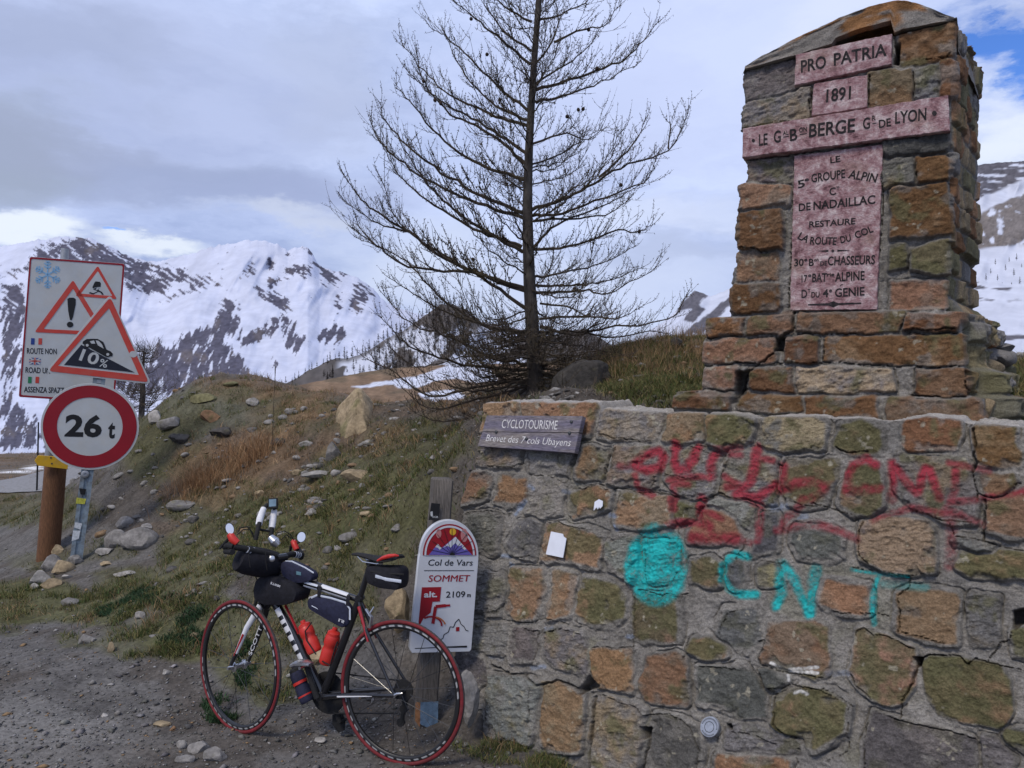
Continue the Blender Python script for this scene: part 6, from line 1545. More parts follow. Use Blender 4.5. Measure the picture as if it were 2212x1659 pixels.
for hd, q in ((h1, [(310, 345, -.14), (285, 372, -.13), (262, 395, -.13), (250, 412, -.14)]), (h2, [(668, 385, .2), (656, 400, .21), (652, 425, .21)])): bp_('brake_lever', dark2, hd, lambda mb: mb.tube([fpx(*p) for p in q], [.009, .008, .007, .005][:len(q)], 8))
for (x, y, o, rx_, ry_, tl) in ((308, 296, -.15, .018, .027, .35), (716, 343, .17, .021, .026, .1)):
    c = fpx(x, y, o); n = (Vector((0, 0, CAMZ)) - c).normalized(); ex = Vector((1, 0, 0)); ex = (ex - n * ex.dot(n)).normalized(); ex.rotate(Matrix.Rotation(tl * (1 if x < 500 else -1), 3, n)); ey = n.cross(ex)
    pl = Plane(c, ex, ey)
    mir = bp_('mirror', dark2, bike, lambda mb: mb.prism(pl, [(rx_ * 1.12 * math.cos(w * math.pi / 14), ry_ * 1.1 * math.sin(w * math.pi / 14)) for w in range(28)], -.012, 0, .003))
    bp_('mirror_glass', pmat('mirror_glass', (.85, .87, .9), rough=.25, metal=.6, var=0), mir, lambda mb: mb.prism(pl, [(rx_ * math.cos(w * math.pi / 14), ry_ * math.sin(w * math.pi / 14)) for w in range(28)], .0002, .0015))
    bp_('mirror_arm', dark2, mir, lambda mb: mb.tube([c - ey * ry_ * .8 - n * .004, fpx(x + (8 if x < 500 else -22), y + 36, o)], .005, 8))
# upright aero extensions with white tape, joined by a bridge that carries a small computer
for (q, o) in (([(455, 360), (470, 290), (478, 262)], -.02), ([(543, 345), (548, 290)], .05)):
    bp_('aero_bar', dark2, bike, lambda mb: mb.tube([fpx(x, y, o + k * .02) for k, (x, y) in enumerate(q)], .0115, 10))
for (q, o) in (([(473, 275), (480, 240), (492, 205), (502, 180)], .03), ([(547, 292), (553, 255), (558, 215), (562, 192)], .09)):
    bp_('bar_tape', tapew, bike, lambda mb: mb.tube([fpx(x, y, o + k * .02) for k, (x, y) in enumerate(q)], [.0165, .018, .0165, .015], 12))
bp_('aero_bridge', dark2, bike, lambda mb: (mb.tube([fpx(500, 182, .10), fpx(520, 162, .12), fpx(562, 170, .14), fpx(568, 186, .14)], [.012, .013, .013, .012], 10), mb.tube([fpx(478, 300, .02), fpx(545, 312, .06)], .006, 8)))
cp = Plane(fpx(553, 152, .11), Vector((1, .1, .05)), Vector((0, .3, 1)))
comp = bp_('cycle_computer', dark2, bike, lambda mb: mb.prism(cp, [(-.024, -.026), (.024, -.026), (.024, .028), (-.024, .028)], -.012, .004, .003))
bp_('screen', pmat('screen_glass', (.16, .24, .30), rough=.15, var=.2), comp, lambda mb: mb.prism(cp, [(-.018, -.016), (.018, -.016), (.018, .022), (-.018, .022)], .0042, .005))
for q in ([(352, 318), (372, 288), (410, 285), (438, 320), (445, 350)], [(352, 330), (385, 300), (425, 300), (450, 360)], [(560, 350), (580, 320), (620, 308), (655, 330), (672, 360)], [(600, 360), (630, 330), (660, 350)], [(445, 545), (470, 600), (475, 660), (480, 690)]):
    bp_('cable', dark2, bike, lambda mb: mb.tube([fpx(x, y, -.08 + .0006 * (x - 350)) for x, y in q], .0028, 6))
# drivetrain
cn = bb - BL * .042
ring = bp_('chainring', dark2, bike, lambda mb: mb.lathe(cn - BL * .004, BL, [(0, .060), (0, .100), (.003, .103), (.005, .100), (.005, .060)], 48))
bp_('chain', dark2, bike, lambda mb: (mb.tube([cn + BU * .10, HUB_R - BL * .045 + BU * .035], .004, 6), mb.tube([cn - BU * .10, HUB_R - BL * .045 - BU * .12 + BF * .04], .004, 6)))
cass = bp_('cassette', dark2, bike, lambda mb: mb.lathe(HUB_R - BL * .055, BL, [(0, .024), (.006, .026), (.008, .032), (.014, .034), (.016, .042), (.022, .044), (.024, .050), (.030, .050)], 40))
bp_('rear_derailleur', dark2, bike, lambda mb: (mb.tube([HUB_R - BL * .062, HUB_R - BL * .07 - BU * .05 + BF * .01, HUB_R - BL * .06 - BU * .17 + BF * .025], [.012, .014, .010], 8), mb.lathe(HUB_R - BL * .066 - BU * .10 + BF * .015, BL, [(0, .020), (.012, .020)], 16), mb.lathe(HUB_R - BL * .066 - BU * .165 + BF * .028, BL, [(0, .020), (.012, .020)], 16)))
cl1 = bkl(742, 1075, .055); cr1 = bkl(935, 1400, -.07)
crank = bp_('crank_arm', dark2, bike, lambda mb: mb.tube([bb + BL * .046, bb + BL * .05 + (cl1 - bb - BL * .05) * .5, cl1], [(.015, .010), (.012, .009), (.011, .009)], 10))
bp_('crank_arm', dark2, bike, lambda mb: mb.tube([bb - BL * .05, cr1], [(.015, .010), (.011, .009)], 10))
bp_('pedal', alu2, bike, lambda mb: (mb.tube([bkl(672, 1070, .085), bkl(700, 1058, .088), bkl(740, 1060, .086), bkl(772, 1068, .085)], [(.012, .03), (.014, .038), (.013, .036), (.008, .024)], 10), mb.tube([cl1, cl1 + BL * .05], .008, 8)), label='pale alloy clip pedal')
bp_('pedal', dark2, bike, lambda mb: (mb.tube([bkl(922, 1350, -.10), bkl(930, 1400, -.10), bkl(945, 1450, -.10)], [(.026, .010), (.034, .012), (.018, .008)], 10), mb.tube([cr1, cr1 - BL * .05], .008, 8)), label='black clip pedal')

# ---- bottles and bags carried on the bicycle
def bottle(label, q, rad, mat_body, mat_cap, bands=(), lat=0.0):
    a, b = bkl(*q[0], lat), bkl(*q[1], lat)
    ax_ = (b - a); L_ = ax_.length; ax_.normalize()
    t = thing('water_bottle', label, 'bottle', tuple(a), 'bottles carried on the bicycle frame')
    bd_ = bp_('bottle_body', mat_body, t, lambda mb: mb.lathe(a, ax_, [(0, rad * .86), (.006, rad * .97), (.014, rad), (L_ * .38, rad), (L_ * .43, rad * .90), (L_ * .50, rad * .88), (L_ * .55, rad * .99), (L_ * .66, rad), (L_ * .74, rad * .97), (L_ * .80, rad * .84)], 28))
    for (k0, k1, m) in bands: bp_('bottle_band', m, bd_, lambda mb: mb.lathe(a + ax_ * L_ * k0, ax_, [(0, rad * 1.012), (L_ * (k1 - k0), rad * 1.012)], 28))
    c = bp_('bottle_cap', mat_cap, t, lambda mb: mb.lathe(a + ax_ * L_ * .80, ax_, [(0, rad * .86), (L_ * .06, rad * .84), (L_ * .10, rad * .60), (L_ * .12, rad * .36), (L_ * .19, rad * .34), (L_ * .20, rad * .22)], 24))
    return t
bottle('red bottle on the down tube, in front of the other red bottle', [(795, 1000), (722, 818)], .037, redp, redp)
bottle('red bottle with a pale crest on the seat tube', [(856, 1062), (910, 858)], .037, redp, redp)
bottle('navy tool bottle with red bands low under the down tube', [(755, 1282), (668, 1068)], .036, navy, dark2, bands=((.16, .2, redp), (.48, .55, redp)), lat=.0)
for q in ([(800, 1012), (745, 930), (738, 880), (775, 830)], [(835, 1050), (880, 1075), (905, 985), (922, 940)]):
    bp_('bottle_cage', dark2, bike, lambda mb: mb.tube([bkl(x, y, .041) for x, y in q], .0035, 6))
bp_('bottle_crest', pmat('crest_gold', (.62, .30, .10), rough=.5), bike, lambda mb: mb.prism(bpl(.0385), [bpl(.0385).st(*K1(885 + 16 * math.cos(w * .6283), 1002 + 20 * math.sin(w * .6283))) for w in range(10)], -.001, .0008)) if False else None

def soft_bag(mb, q, w, puff=.012, n=9):
    """a padded bag: traced outline on the middle plane, half width w, bulging sides"""
    pl = bpl(0); P2 = [Vector(pl.st(*K1(*p))) for p in rpoly(q, 18, 4)]
    c = sum(P2, Vector((0, 0))) / len(P2); m = len(P2); v = []; f = []
    lv = [(-1, .86), (-.96, .95), (-.75, .995), (-.3, 1.0), (.3, 1.0), (.75, .995), (.96, .95), (1, .86)]
    for (h, s) in lv:
        for p in P2:
            q_ = c + (p - c) * s; v.append(pl.at(q_.x, q_.y, h * w + (0)))
    for i in range(len(lv) - 1):
        for k in range(m): f.append((i * m + k, i * m + (k + 1) % m, (i + 1) * m + (k + 1) % m, (i + 1) * m + k))
    for i, sgn in ((0, -1), (len(lv) - 1, 1)):
        # domed cheek
        b = len(v); 
        for s in (.45,):
            for p in P2:
                q_ = c + (p - c) * s; v.append(pl.at(q_.x, q_.y, sgn * (w + puff * .8)))
        ctr = len(v); v.append(pl.at(c.x, c.y, sgn * (w + puff)))
        for k in range(m):
            f.append((i * m + k, i * m + (k + 1) % m, b + (k + 1) % m, b + k)); f.append((b + k, b + (k + 1) % m, ctr))
    mb.add(v, f)
def strip(mb, lat, pts, w):
    pl = bpl(lat)
    mb.tube([pl.px(*K1(*p)) for p in pts], [(w, .0016)] * len(pts), 6, flat=tuple(BU))
fbag = thing('frame_bag', 'navy wedge frame bag with pale piping under the top tube', 'bag', tuple(bk(880, 760)), 'bags strapped to the bicycle')
Q = [(762, 700), (800, 668), (880, 682), (972, 708), (1003, 752), (1000, 835), (965, 858), (880, 812), (768, 745)]
bp_('bag_body', navy, fbag, lambda mb: soft_bag(mb, Q, .026))
bp_('piping', grey_s, fbag, lambda mb: strip(mb, .027, [(772, 690), (803, 675), (880, 690), (965, 716), (992, 752), (992, 815)], .005))
bp_('zip', grey_s, fbag, lambda mb: strip(mb, .034, [(775, 735), (820, 758), (890, 788)], .0022))
pb2 = bpl(.0375)
words_(pb2, fbag, fwhite, .0, ('I.S', K1(930, 808), K1(962, 820), 6, dict(bold=.03)))
for (x, y) in ((822, 640), (985, 690)): bp_('strap', dark, fbag, lambda mb: mb.tube([bkl(x, y - 16, .022), bkl(x - 4, y + 14, .03), bkl(x - 6, y + 45, .028)], [(.010, .002)] * 3, 6, flat=tuple(BF)))
hbag = thing('bar_bag', 'black boxy handlebar bag with white lettering below the stem', 'bag', tuple(bk(600, 640)), 'bags strapped to the bicycle')
Q = [(498, 572), (548, 548), (640, 572), (706, 598), (738, 650), (722, 700), (655, 722), (535, 718), (488, 690), (482, 630)]
bp_('bag_body', dark, hbag, lambda mb: soft_bag(mb, Q, .062, .016))
words_(bpl(.082), hbag, fwhite, .0, ("B'TWIN", K1(543, 598), K1(596, 618), 5, dict(bold=.03)))
tbag = thing('top_tube_bag', 'dark blue grey top tube box bag with a pale zip behind the stem', 'bag', tuple(bk(700, 540)), 'bags strapped to the bicycle')
Q = [(612, 505), (625, 478), (662, 478), (740, 512), (795, 548), (798, 585), (740, 602), (690, 600), (625, 560)]
bp_('bag_body', navy, tbag, lambda mb: soft_bag(mb, Q, .030, .008))
bp_('zip', grey_s, tbag, lambda mb: strip(mb, .020, [(625, 482), (662, 482), (738, 518), (786, 548)], .004))
bp_('bag_badge', pmat('badge_teal', (.10, .20, .25), rough=.6), tbag, lambda mb: mb.prism(bpl(.038), [bpl(.038).st(*K1(*p)) for p in ((688, 538), (715, 543), (715, 562), (688, 557))], 0, .0015))
rbag = thing('handlebar_roll', 'black roll bag slung in front of the handlebar', 'bag', tuple(fpx(470, 470, -.08)), 'bags strapped to the bicycle')
bp_('roll_body', dark, rbag, lambda mb: mb.tube([fpx(348, 455, -.12), fpx(360, 462, -.115), fpx(405, 474, -.09), fpx(480, 488, -.04), fpx(560, 500, .02), fpx(590, 500, .05)], [.03, .062, .072, .074, .066, .04], 16))
for k in (.3, .7): bp_('strap', dark2, rbag, lambda mb: mb.tube([fpx(345 + 240 * k, 380 + 60 * k, -.22 + .16 * k), fpx(345 + 240 * k, 440 + 50 * k, -.27 + .17 * k), fpx(352 + 240 * k, 500 + 40 * k, -.25 + .17 * k)], [(.012, .002)] * 3, 6))
bp_('lamp', alu2, bike, lambda mb: mb.tube([fpx(540, 345, -.02), fpx(565, 370, -.03), fpx(585, 390, -.03)], [.018, .026, .016], 12), label='small silver front lamp')
bp_('bell', alu2, bike, lambda mb: mb.lathe(fpx(548, 467, -.11), (Vector((0, 0, CAMZ)) - fpx(548, 467, -.11)), [(0, .016), (.006, .014), (.009, .008)], 16))
sbag = thing('saddle_bag', 'black saddle bag with a grey reflective band under the saddle', 'bag', tuple(bk(1200, 570)), 'bags strapped to the bicycle')
Q = [(1100, 525), (1112, 505), (1285, 508), (1308, 530), (1306, 610), (1290, 640), (1185, 628), (1115, 600)]
bp_('bag_body', dark, sbag, lambda mb: soft_bag(mb, Q, .045, .012))
bp_('reflective_band', grey_s, sbag, lambda mb: strip(mb, .056, [(1138, 566), (1200, 584), (1285, 596)], .0075))
bp_('zip', dark2, sbag, lambda mb: strip(mb, .052, [(1112, 540), (1200, 552), (1300, 556)], .004))
# ------------------------------------------------------------------ the bare larch
bark = pmat('larch_bark', (.045, .038, .034), rough=.95, var=.4, scale=22, bump=.8, bscale=40, stretch=(1, 1, .5), tint=(.11, .10, .085), tfac=.5, tscale=9)
twigm = pmat('larch_twig', (.05, .038, .029), rough=.9, var=.3, scale=8, tint=(.075, .06, .03), tfac=.6, tscale=3)
TD = 6.5
tz = lambda x, y: zp('T', [(x, y)])[0]
trunk_px = [(838, -170), (830, -60), (825, 20), (815, 150), (806, 270), (797, 420), (789, 560), (784, 700), (782, 820), (785, 950), (790, 1100), (800, 1260), (808, 1400), (815, 1500), (818, 1570)]
trunk_r = [9, 11, 12, 12, 13, 14, 16, 18, 20, 22, 24, 27, 30, 35, 40]
larch = thing('larch_tree', 'tall bare larch standing on the bank behind the wall corner', 'tree', tuple(U(*tz(815, 1560), TD)))
rt = random.Random(11)
tp_ = [U(*tz(x, y), TD) for x, y in trunk_px][::-1]
mbt = MB(); mbt.tube(tp_, [r * .5555 / F * TD * .98 for r in trunk_r[::-1]], 14)
bpx = tp_[0]
for k in range(5):
    a = k * 1.3; mbt.tube([bpx + Vector((0, 0, .12)), bpx + Vector((math.cos(a) * .12, math.sin(a) * .12, -.02)), bpx + Vector((math.cos(a) * .26, math.sin(a) * .26, -.14))], [.06, .05, .02], 8)
trunk = mbt.build('trunk', bark, larch)
def trunk_at(z):
    for a, b in zip(tp_[:-1], tp_[1:]):
        if a.z <= z <= b.z: return a + (b - a) * ((z - a.z) / (b.z - a.z))
    return tp_[-1] if z > tp_[-1].z else tp_[0]
LB = [ # traced limbs: points from the trunk outwards
 [(800,85),(700,30),(610,-30),(560,-110)],[(795,250),(650,130),(560,60),(465,-20)],[(798,200),(690,120),(620,20),(585,-60)],[(795,440),(650,320),(500,170),(400,100)],[(785,490),(600,430),(430,330),(295,170)],[(788,470),(640,400),(520,260),(470,150)],
 [(785,600),(600,480),(430,380),(295,255)],[(775,640),(640,520),(480,440),(375,310),(350,190)],[(770,830),(560,740),(380,620),(240,490),(205,400)],[(770,850),(520,760),(300,640),(190,520),(175,450)],[(772,700),(600,640),(450,540),(330,400),(270,330)],
 [(760,960),(560,880),(330,730),(225,580)],[(765,980),(540,850),(400,720),(290,560)],[(770,1130),(480,1020),(320,900),(190,820),(110,740),(70,680)],[(320,900),(200,870),(85,790)],[(770,1120),(560,1060),(330,1040),(200,960),(95,880)],[(200,960),(140,900),(110,830)],
 [(775,1200),(560,1050),(400,960),(280,860),(215,700)],[(775,1290),(620,1270),(450,1160),(300,1010),(110,920)],[(780,1420),(640,1390),(480,1310),(330,1260),(215,1140)],[(790,1440),(560,1420),(330,1350),(215,1240)],[(785,1300),(560,1250),(400,1180),(240,1080)],
 [(800,1480),(600,1500),(400,1540),(270,1450),(130,1380)],[(800,1500),(560,1560),(400,1590),(300,1520)],[(800,1500),(650,1600),(450,1640),(330,1600)],[(800,1460),(640,1520),(470,1500),(300,1400)],
 [(820,80),(900,60),(1020,0),(1080,-70)],[(810,250),(880,160),(900,60),(870,-30)],[(885,165),(1010,110),(1080,100),(1140,20)],[(815,350),(950,310),(1130,250),(1230,160),(1300,75)],[(815,400),(930,370),(1090,310),(1220,240)],[(805,330),(900,270),(1000,200),(1060,120)],
 [(800,560),(920,520),(1010,540),(1080,490)],[(795,640),(900,600),(1000,540),(960,500)],[(795,820),(960,760),(1130,660),(1330,580),(1410,425)],[(1060,690),(1160,600),(1220,520),(1245,455)],[(795,840),(900,830),(1080,770),(1240,700),(1280,620)],[(1330,580),(1340,500),(1322,465)],
 [(800,970),(890,880),(1080,800),(1220,720)],[(800,970),(950,960),(1120,900),(1215,900),(1275,865)],[(805,860),(960,850),(1100,830),(1180,770)],[(800,1080),(920,1060),(1080,1020),(1200,960)],[(810,1110),(960,1110),(1100,1090),(1230,1040)],[(810,1140),(990,1130),(1100,1140),(1280,1040)],
 [(830,1270),(960,1300),(1130,1270),(1330,1240),(1400,1150)],[(830,1290),(960,1290),(1100,1310),(1250,1290),(1350,1300)],[(830,1430),(980,1380),(1080,1360),(1180,1390)],[(830,1180),(960,1200),(1020,1230),(1080,1180)],[(830,1240),(1000,1230),(1130,1240),(1210,1200)],[(1000,1290),(1090,1240),(1080,1170)],
 [(830,1460),(960,1480),(1060,1420)],[(825,1500),(940,1530),(1010,1500)]]
crown = MB()
def jit(p, s): return Vector(p) + Vector((rt.gauss(0, s), rt.gauss(0, s), rt.gauss(0, s)))
def spline(pts, n):
    pts = [Vector(p) for p in pts]; out = []
    P = [pts[0] * 2 - pts[1]] + pts + [pts[-1] * 2 - pts[-2]]
    m = len(pts) - 1
    for i in range(n + 1):
        t = i / n * m; k = min(int(t), m - 1); u = t - k
        p0, p1, p2, p3 = P[k], P[k + 1], P[k + 2], P[k + 3]
        out.append(.5 * ((2 * p1) + (p2 - p0) * u + (2 * p0 - 5 * p1 + 4 * p2 - p3) * u * u + (3 * p1 - p0 - 3 * p2 + p3) * u ** 3))
    return out
def twig(p, d, L_, r, lev):
    n = 5; q = [p]; dd = d.normalized(); up = Vector((0, 0, 1))
    curl = rt.uniform(.0, .26)
    for i in range(n):
        dd = (dd + up * curl + Vector((rt.gauss(0, .09), rt.gauss(0, .09), rt.gauss(0, .07)))).normalized()
        q.append(q[-1] + dd * (L_ / n))
    crown.tube(q, [r * (1 - .7 * i / n) for i in range(n + 1)], 3, cap=False)
    # spur shoots: little knobs along the twig
    if lev < 2:
        for i in range(1, n + 1):
            for s in range(2):
                if rt.random() < .6:
                    a = q[i] + (q[i - 1] - q[i]) * rt.random()
                    e = Vector((rt.gauss(0, 1), rt.gauss(0, 1), rt.gauss(0, 1))).normalized() * .014
                    crown.tube([a, a + e], [r * .95, r * .7], 3, cap=False)
    if lev == 0 and L_ > .16:
        for i in range(1, n):
            if rt.random() < .55:
                s = rt.choice((-1, 1)); side = dd.cross(up).normalized() * s
                twig(q[i], (q[i + 1] - q[i]).normalized() * .7 + side * .5 + Vector((rt.gauss(0, .3), rt.gauss(0, .3), .1)), L_ * rt.uniform(.35, .65), r * .8, 1)
def limb(pts, r0, dens=1.0, tw=1.0):
    n = max(8, int((Vector(pts[0]) - Vector(pts[-1])).length / .06))
    q = spline(pts, n); q = [q[0]] + [jit(p, .006) for p in q[1:]]
    rad = [max(.0028, r0 * (1 - .86 * (i / n) ** .8)) for i in range(n + 1)]
    crown.tube(q, rad, 5, cap=False)
    Lt = sum((a - b).length for a, b in zip(q[:-1], q[1:])); up = Vector((0, 0, 1)); alt = 1
    for i in range(2, n + 1):
        k = i / n; d = (q[i] - q[i - 1]).normalized(); sl = (q[i] - q[i - 1]).length
        m = sl / .062 * dens
        for _ in range(int(m) + (1 if rt.random() < m - int(m) else 0)):
            if k < .16 and rt.random() < .6: continue
            alt = -alt; sd_ = d.cross(up); sd_ = sd_.normalized() if sd_.length > .05 else Vector((1, 0, 0))
            dr = d * rt.uniform(.4, 1.1) + sd_ * alt * rt.uniform(.15, .9) + up * rt.uniform(-.35, .7)
            Lw = rt.uniform(.05, .30) * (1.15 - .45 * k) * tw * (1 if rt.random() > .12 else 1.6)
            twig(q[i] + (q[i - 1] - q[i]) * rt.random(), dr, Lw, max(.0024, rad[i] * .34), 0)
        if rt.random() < .7:
            e = Vector((rt.gauss(0, 1), rt.gauss(0, 1), rt.gauss(0, 1))).normalized() * (.012 + rad[i])
            crown.tube([q[i], q[i] + e], [.0035, .0025], 3, cap=False)
    if True: twig(q[-1], q[-1] - q[-2], .12 * tw, rad[-1] * .9, 1)
for q in LB:
    slope = rt.uniform(-.55, .55); x0 = q[0][0]; tr = q[0][0] > 690 and q[0][0] < 850
    d0 = TD if tr else TD + slope * .3
    pts = []
    for (x, y) in q:
        pts.append(U(*tz(x, y), d0 + slope * abs(x - x0) / 500.0))
    Lp = math.dist(q[0], q[-1])
    limb(pts, min(.018, .006 + .000018 * Lp), 2.1 if tr else 2.1, 1.15 if tr else 1.0)
# limbs that point towards or away from the viewer, in whorls
z0, z1 = tp_[0].z, tp_[-1].z
zz = z0 + .22
while zz < z1 - .1:
    k = (zz - z0) / (z1 - z0)
    for j in range(rt.choice((2, 3, 3))):
        a = rt.choice((90, -90)) + rt.uniform(-52, 52); L_ = (1.25 * (1 - k) + .25) * rt.uniform(.55, 1.0)
        h = Vector((math.cos(R(a)), math.sin(R(a)), 0)); c = trunk_at(zz + rt.uniform(-.1, .1))
        r1 = -.10 if k < .25 else .12
        pts = [c, c + h * L_ * .4 + Vector((0, 0, r1 * L_)), c + h * L_ * .75 + Vector((0, 0, (r1 * 1.6 + .08) * L_)), c + h * L_ + Vector((0, 0, (.42 + r1) * L_))]
        limb(pts, .010 * (1 - .5 * k), 1.9, 1.1)
    zz += rt.uniform(.13, .24)
# the dense skirt of low drooping branches
for j in range(64):
    a = rt.uniform(0, 360); L_ = rt.uniform(.5, 1.35); h = Vector((math.cos(R(a)), math.sin(R(a)), 0)); c = trunk_at(z0 + rt.uniform(.08, .62))
    if h.y < -.3: L_ *= .75
    pts = [c, c + h * L_ * .45 + Vector((0, 0, -.02)), c + h * L_ * .8 + Vector((0, 0, -.10 * L_ + .02)), c + h * L_ + Vector((0, 0, .04 * L_))]
    limb(pts, .009, 1.5, 1.0)
crown.build('crown', twigm, larch, fix=False)
conem = pmat('larch_cone', (.035, .022, .016), rough=.9, var=.3, scale=120)
for (x, y) in ((378, 316), (424, 388), (446, 402), (565, 70), (676, 388), (625, 210), (936, 452), (982, 426), (996, 424), (1216, 900), (1150, 718), (1050, 266), (1020, 115), (575, 1008), (960, 1120)):
    c = U(*tz(x, y), TD + rt.uniform(-.1, .1)); mb = MB(); mb.lathe(c - Vector((0, 0, .016)), (rt.gauss(0, .3), rt.gauss(0, .3), 1), [(0, .006), (.006, .013), (.014, .0155), (.024, .013), (.034, .005)], 9)
    mb.build('cone', conem, larch)

# ------------------------------------------------------------------ rocks
rockm = pmat('rock', rough=.95, var=.28, scale=26, bump=.9, bscale=45, attr=True, spec=.15, detail=8)
RC = {'g': (.20, .19, .18), 'l': (.29, .275, .255), 't': (.30, .235, .15), 'o': (.25, .15, .085), 'd': (.062, .057, .052), 'm': (.15, .14, .075)}
def rock(label, x, y, w, h, c='g', d=None, seed=0, rough=.3, group='rocks lying on the bank', moss=0.0, sink=.3, depth=.8, rot=None, name='rock', sub=4):
    p = hit(x, y + h * .35) if d is None else U(x, y, d)
    Y = p.y
    rx_, rz_ = w / 2 / F * Y, h / 2 / F * Y
    ctr = U(x, y, Y + rx_ * depth * .25)
    P, fs = rock_verts((0, 0, 0), rx_ * 1.12, rx_ * depth, rz_ * 1.22, seed * 13 + int(x) * 3 + int(y), sub=sub, rough=rough, rot=0)
    if rot: 
        ca, sa = math.cos(rot), math.sin(rot); P = np.stack([P[:, 0] * ca - P[:, 2] * sa, P[:, 1], P[:, 0] * sa + P[:, 2] * ca], -1)
    P = P + np.array(ctr)
    sc_ = 1 / max(rx_, .02)
    n_ = fbm(P[:, 0] * sc_ * 2.2, P[:, 2] * sc_ * 2.8, P[:, 1] * sc_ * 2.2, oct=5, seed=seed + 3)
    P = P + (n_ * .05 * rx_)[:, None] * (P - np.array(ctr)) / (np.linalg.norm(P - np.array(ctr), axis=1, keepdims=True) + 1e-6)
    c0 = np.array(RC[c]) * random.Random(seed + int(x)).uniform(.82, 1.15)
    cc = c0 * (1 + .45 * n_)[:, None]
    up = sstep(.0, .35, fbm(P[:, 0] * sc_ * 3, P[:, 1] * sc_ * 3, P[:, 2] * sc_ * 3, oct=3, seed=seed + 9) + moss - .35)[:, None] * (.75 if moss else .3)
    cc = cc * (1 - up) + np.array([.12, .115, .05]) * up
    o = npmesh(name, P - 0, np.array(fs), rockm, None, col=np.clip(cc, .02, .6), smooth=False)
    try:
        o.data.polygons.foreach_set('use_smooth', np.ones(len(fs), bool)); o.data.set_sharp_from_angle(angle=R(28))
    except Exception: pass
    # the object's own origin at the rock
    me = o.data; me.transform(Matrix.Translation(-ctr)); o.location = ctr
    tag(o, label, 'rock', group)
    return o
def hull_rock(name, label, pts, c, seed, moss=.2, group=None):
    """an angular rock from traced corners (x, y, depth)"""
    bm = bmesh.new(); vs = [bm.verts.new(U(*p)) for p in pts]
    r_ = bmesh.ops.convex_hull(bm, input=vs)
    bmesh.ops.delete(bm, geom=[g for g in bm.verts if not g.link_faces], context='VERTS')
    bmesh.ops.bevel(bm, geom=list(bm.edges), offset=.02, segments=2, affect='EDGES', profile=.5)
    bmesh.ops.triangulate(bm, faces=bm.faces)
    for _ in range(3): bmesh.ops.subdivide_edges(bm, edges=[e for e in bm.edges if e.calc_length() > .035], cuts=1, use_grid_fill=True)
    bmesh.ops.triangulate(bm, faces=bm.faces)
    bmesh.ops.recalc_face_normals(bm, faces=bm.faces); bm.normal_update()
    P = np.array([tuple(v.co) for v in bm.verts]); Nn = np.array([tuple(v.normal) for v in bm.verts]); fs = [tuple(v.index for v in f.verts) for f in bm.faces]; bm.free()
    n_ = fbm(P[:, 0] * 7, P[:, 2] * 9, P[:, 1] * 7, oct=5, seed=seed)
    P = P + Nn * (.035 * n_)[:, None]
    cc = np.array(RC[c]) * (1 + .5 * n_)[:, None]
    up = sstep(-.05, .3, fbm(P[:, 0] * 5, P[:, 1] * 5, P[:, 2] * 4, oct=4, seed=seed + 9) + moss - .2)[:, None] * .75
    cc = cc * (1 - up) + np.array([.12, .115, .05]) * up
    ctr = Vector(P.mean(0)); o = npmesh(name, P - np.array(ctr), np.array(fs), rockm, None, col=np.clip(cc, .02, .6), smooth=True); o.location = ctr
    return tag(o, label, 'rock', group)
hull_rock('boulder', 'large upright boulder streaked with green moss beside the larch', [(722, 950, 8.1), (726, 885, 8.2), (752, 858, 8.1), (768, 838, 8.2), (776, 842, 7.9), (800, 858, 8.2), (835, 905, 8.2), (858, 955, 8.2), (790, 930, 7.6), (765, 900, 7.7), (740, 960, 7.7), (820, 965, 7.6), (770, 960, 8.7), (800, 870, 8.6)], 't', 1, .12)
rock('big dark rock on the bank just right of the larch foot', 1262, 830, 130, 86, 'd', d=5.9, seed=2, group=None, depth=.9, sub=5, name='boulder', rot=.3)
rock('tan upright stone between the saddle bag and the summit sign', 858, 1318, 52, 90, 't', d=4.55, seed=5, group=None, depth=.8, moss=.1)
rock('pale knobbly stone standing against the wall foot right of the rear wheel', 1014, 1512, 42, 104, 'l', d=3.78, seed=6, group=None, depth=.9, rot=.1)
rock('dark block behind the summit post below the board', 1010, 1440, 66, 60, 'd', d=4.15, seed=7, group=None, depth=.9)
rock('greyish tan stone behind the bottles', 690, 1415, 60, 44, 't', d=4.7, seed=8, group=None)
G_ = 'stones piled at the sign posts'
for i, (x, y, w, h, c, l) in enumerate([
 (300, 1166, 78, 44, 'g', 'largest grey stone on the right of the pile at the sign posts'), (250, 1168, 46, 40, 'g', 'grey wedge stone left of the largest stone of the pile'), (268, 1130, 44, 26, 'g', 'small grey stone at the top of the pile by the sign'),
 (228, 1192, 40, 18, 'l', 'flat pale stone in front of the grey wedge stone'), (110, 1218, 52, 34, 'g', 'grey stone leaning at the foot of the wooden post'), (134, 1226, 48, 28, 't', 'tan stone at the foot of the steel post'), (86, 1252, 42, 36, 'l', 'pale angular stone nearest the road in the pile'),
 (112, 1262, 44, 20, 't', 'low tan stone beside the pale angular stone'), (164, 1212, 34, 22, 'g', 'small grey stone right of the steel post'), (122, 1190, 28, 24, 't', 'tan stone between the two posts'), (76, 1268, 18, 16, 'l', 'small round pale stone at the bottom of the pile'), (146, 1246, 22, 10, 'l', 'thin pale stone below the steel post'),
 (152, 1300, 36, 20, 'g', 'grey flat stone on the grass below the pile'), (230, 1218, 24, 10, 't', 'small tan chip right of the pile'), (318, 1140, 26, 18, 'g', 'dark grey stone behind the largest stone')]):
    rock(l, x, y, w, h, c, seed=20 + i, group=G_, sub=3)
B_ = 'rocks lying on the bank'
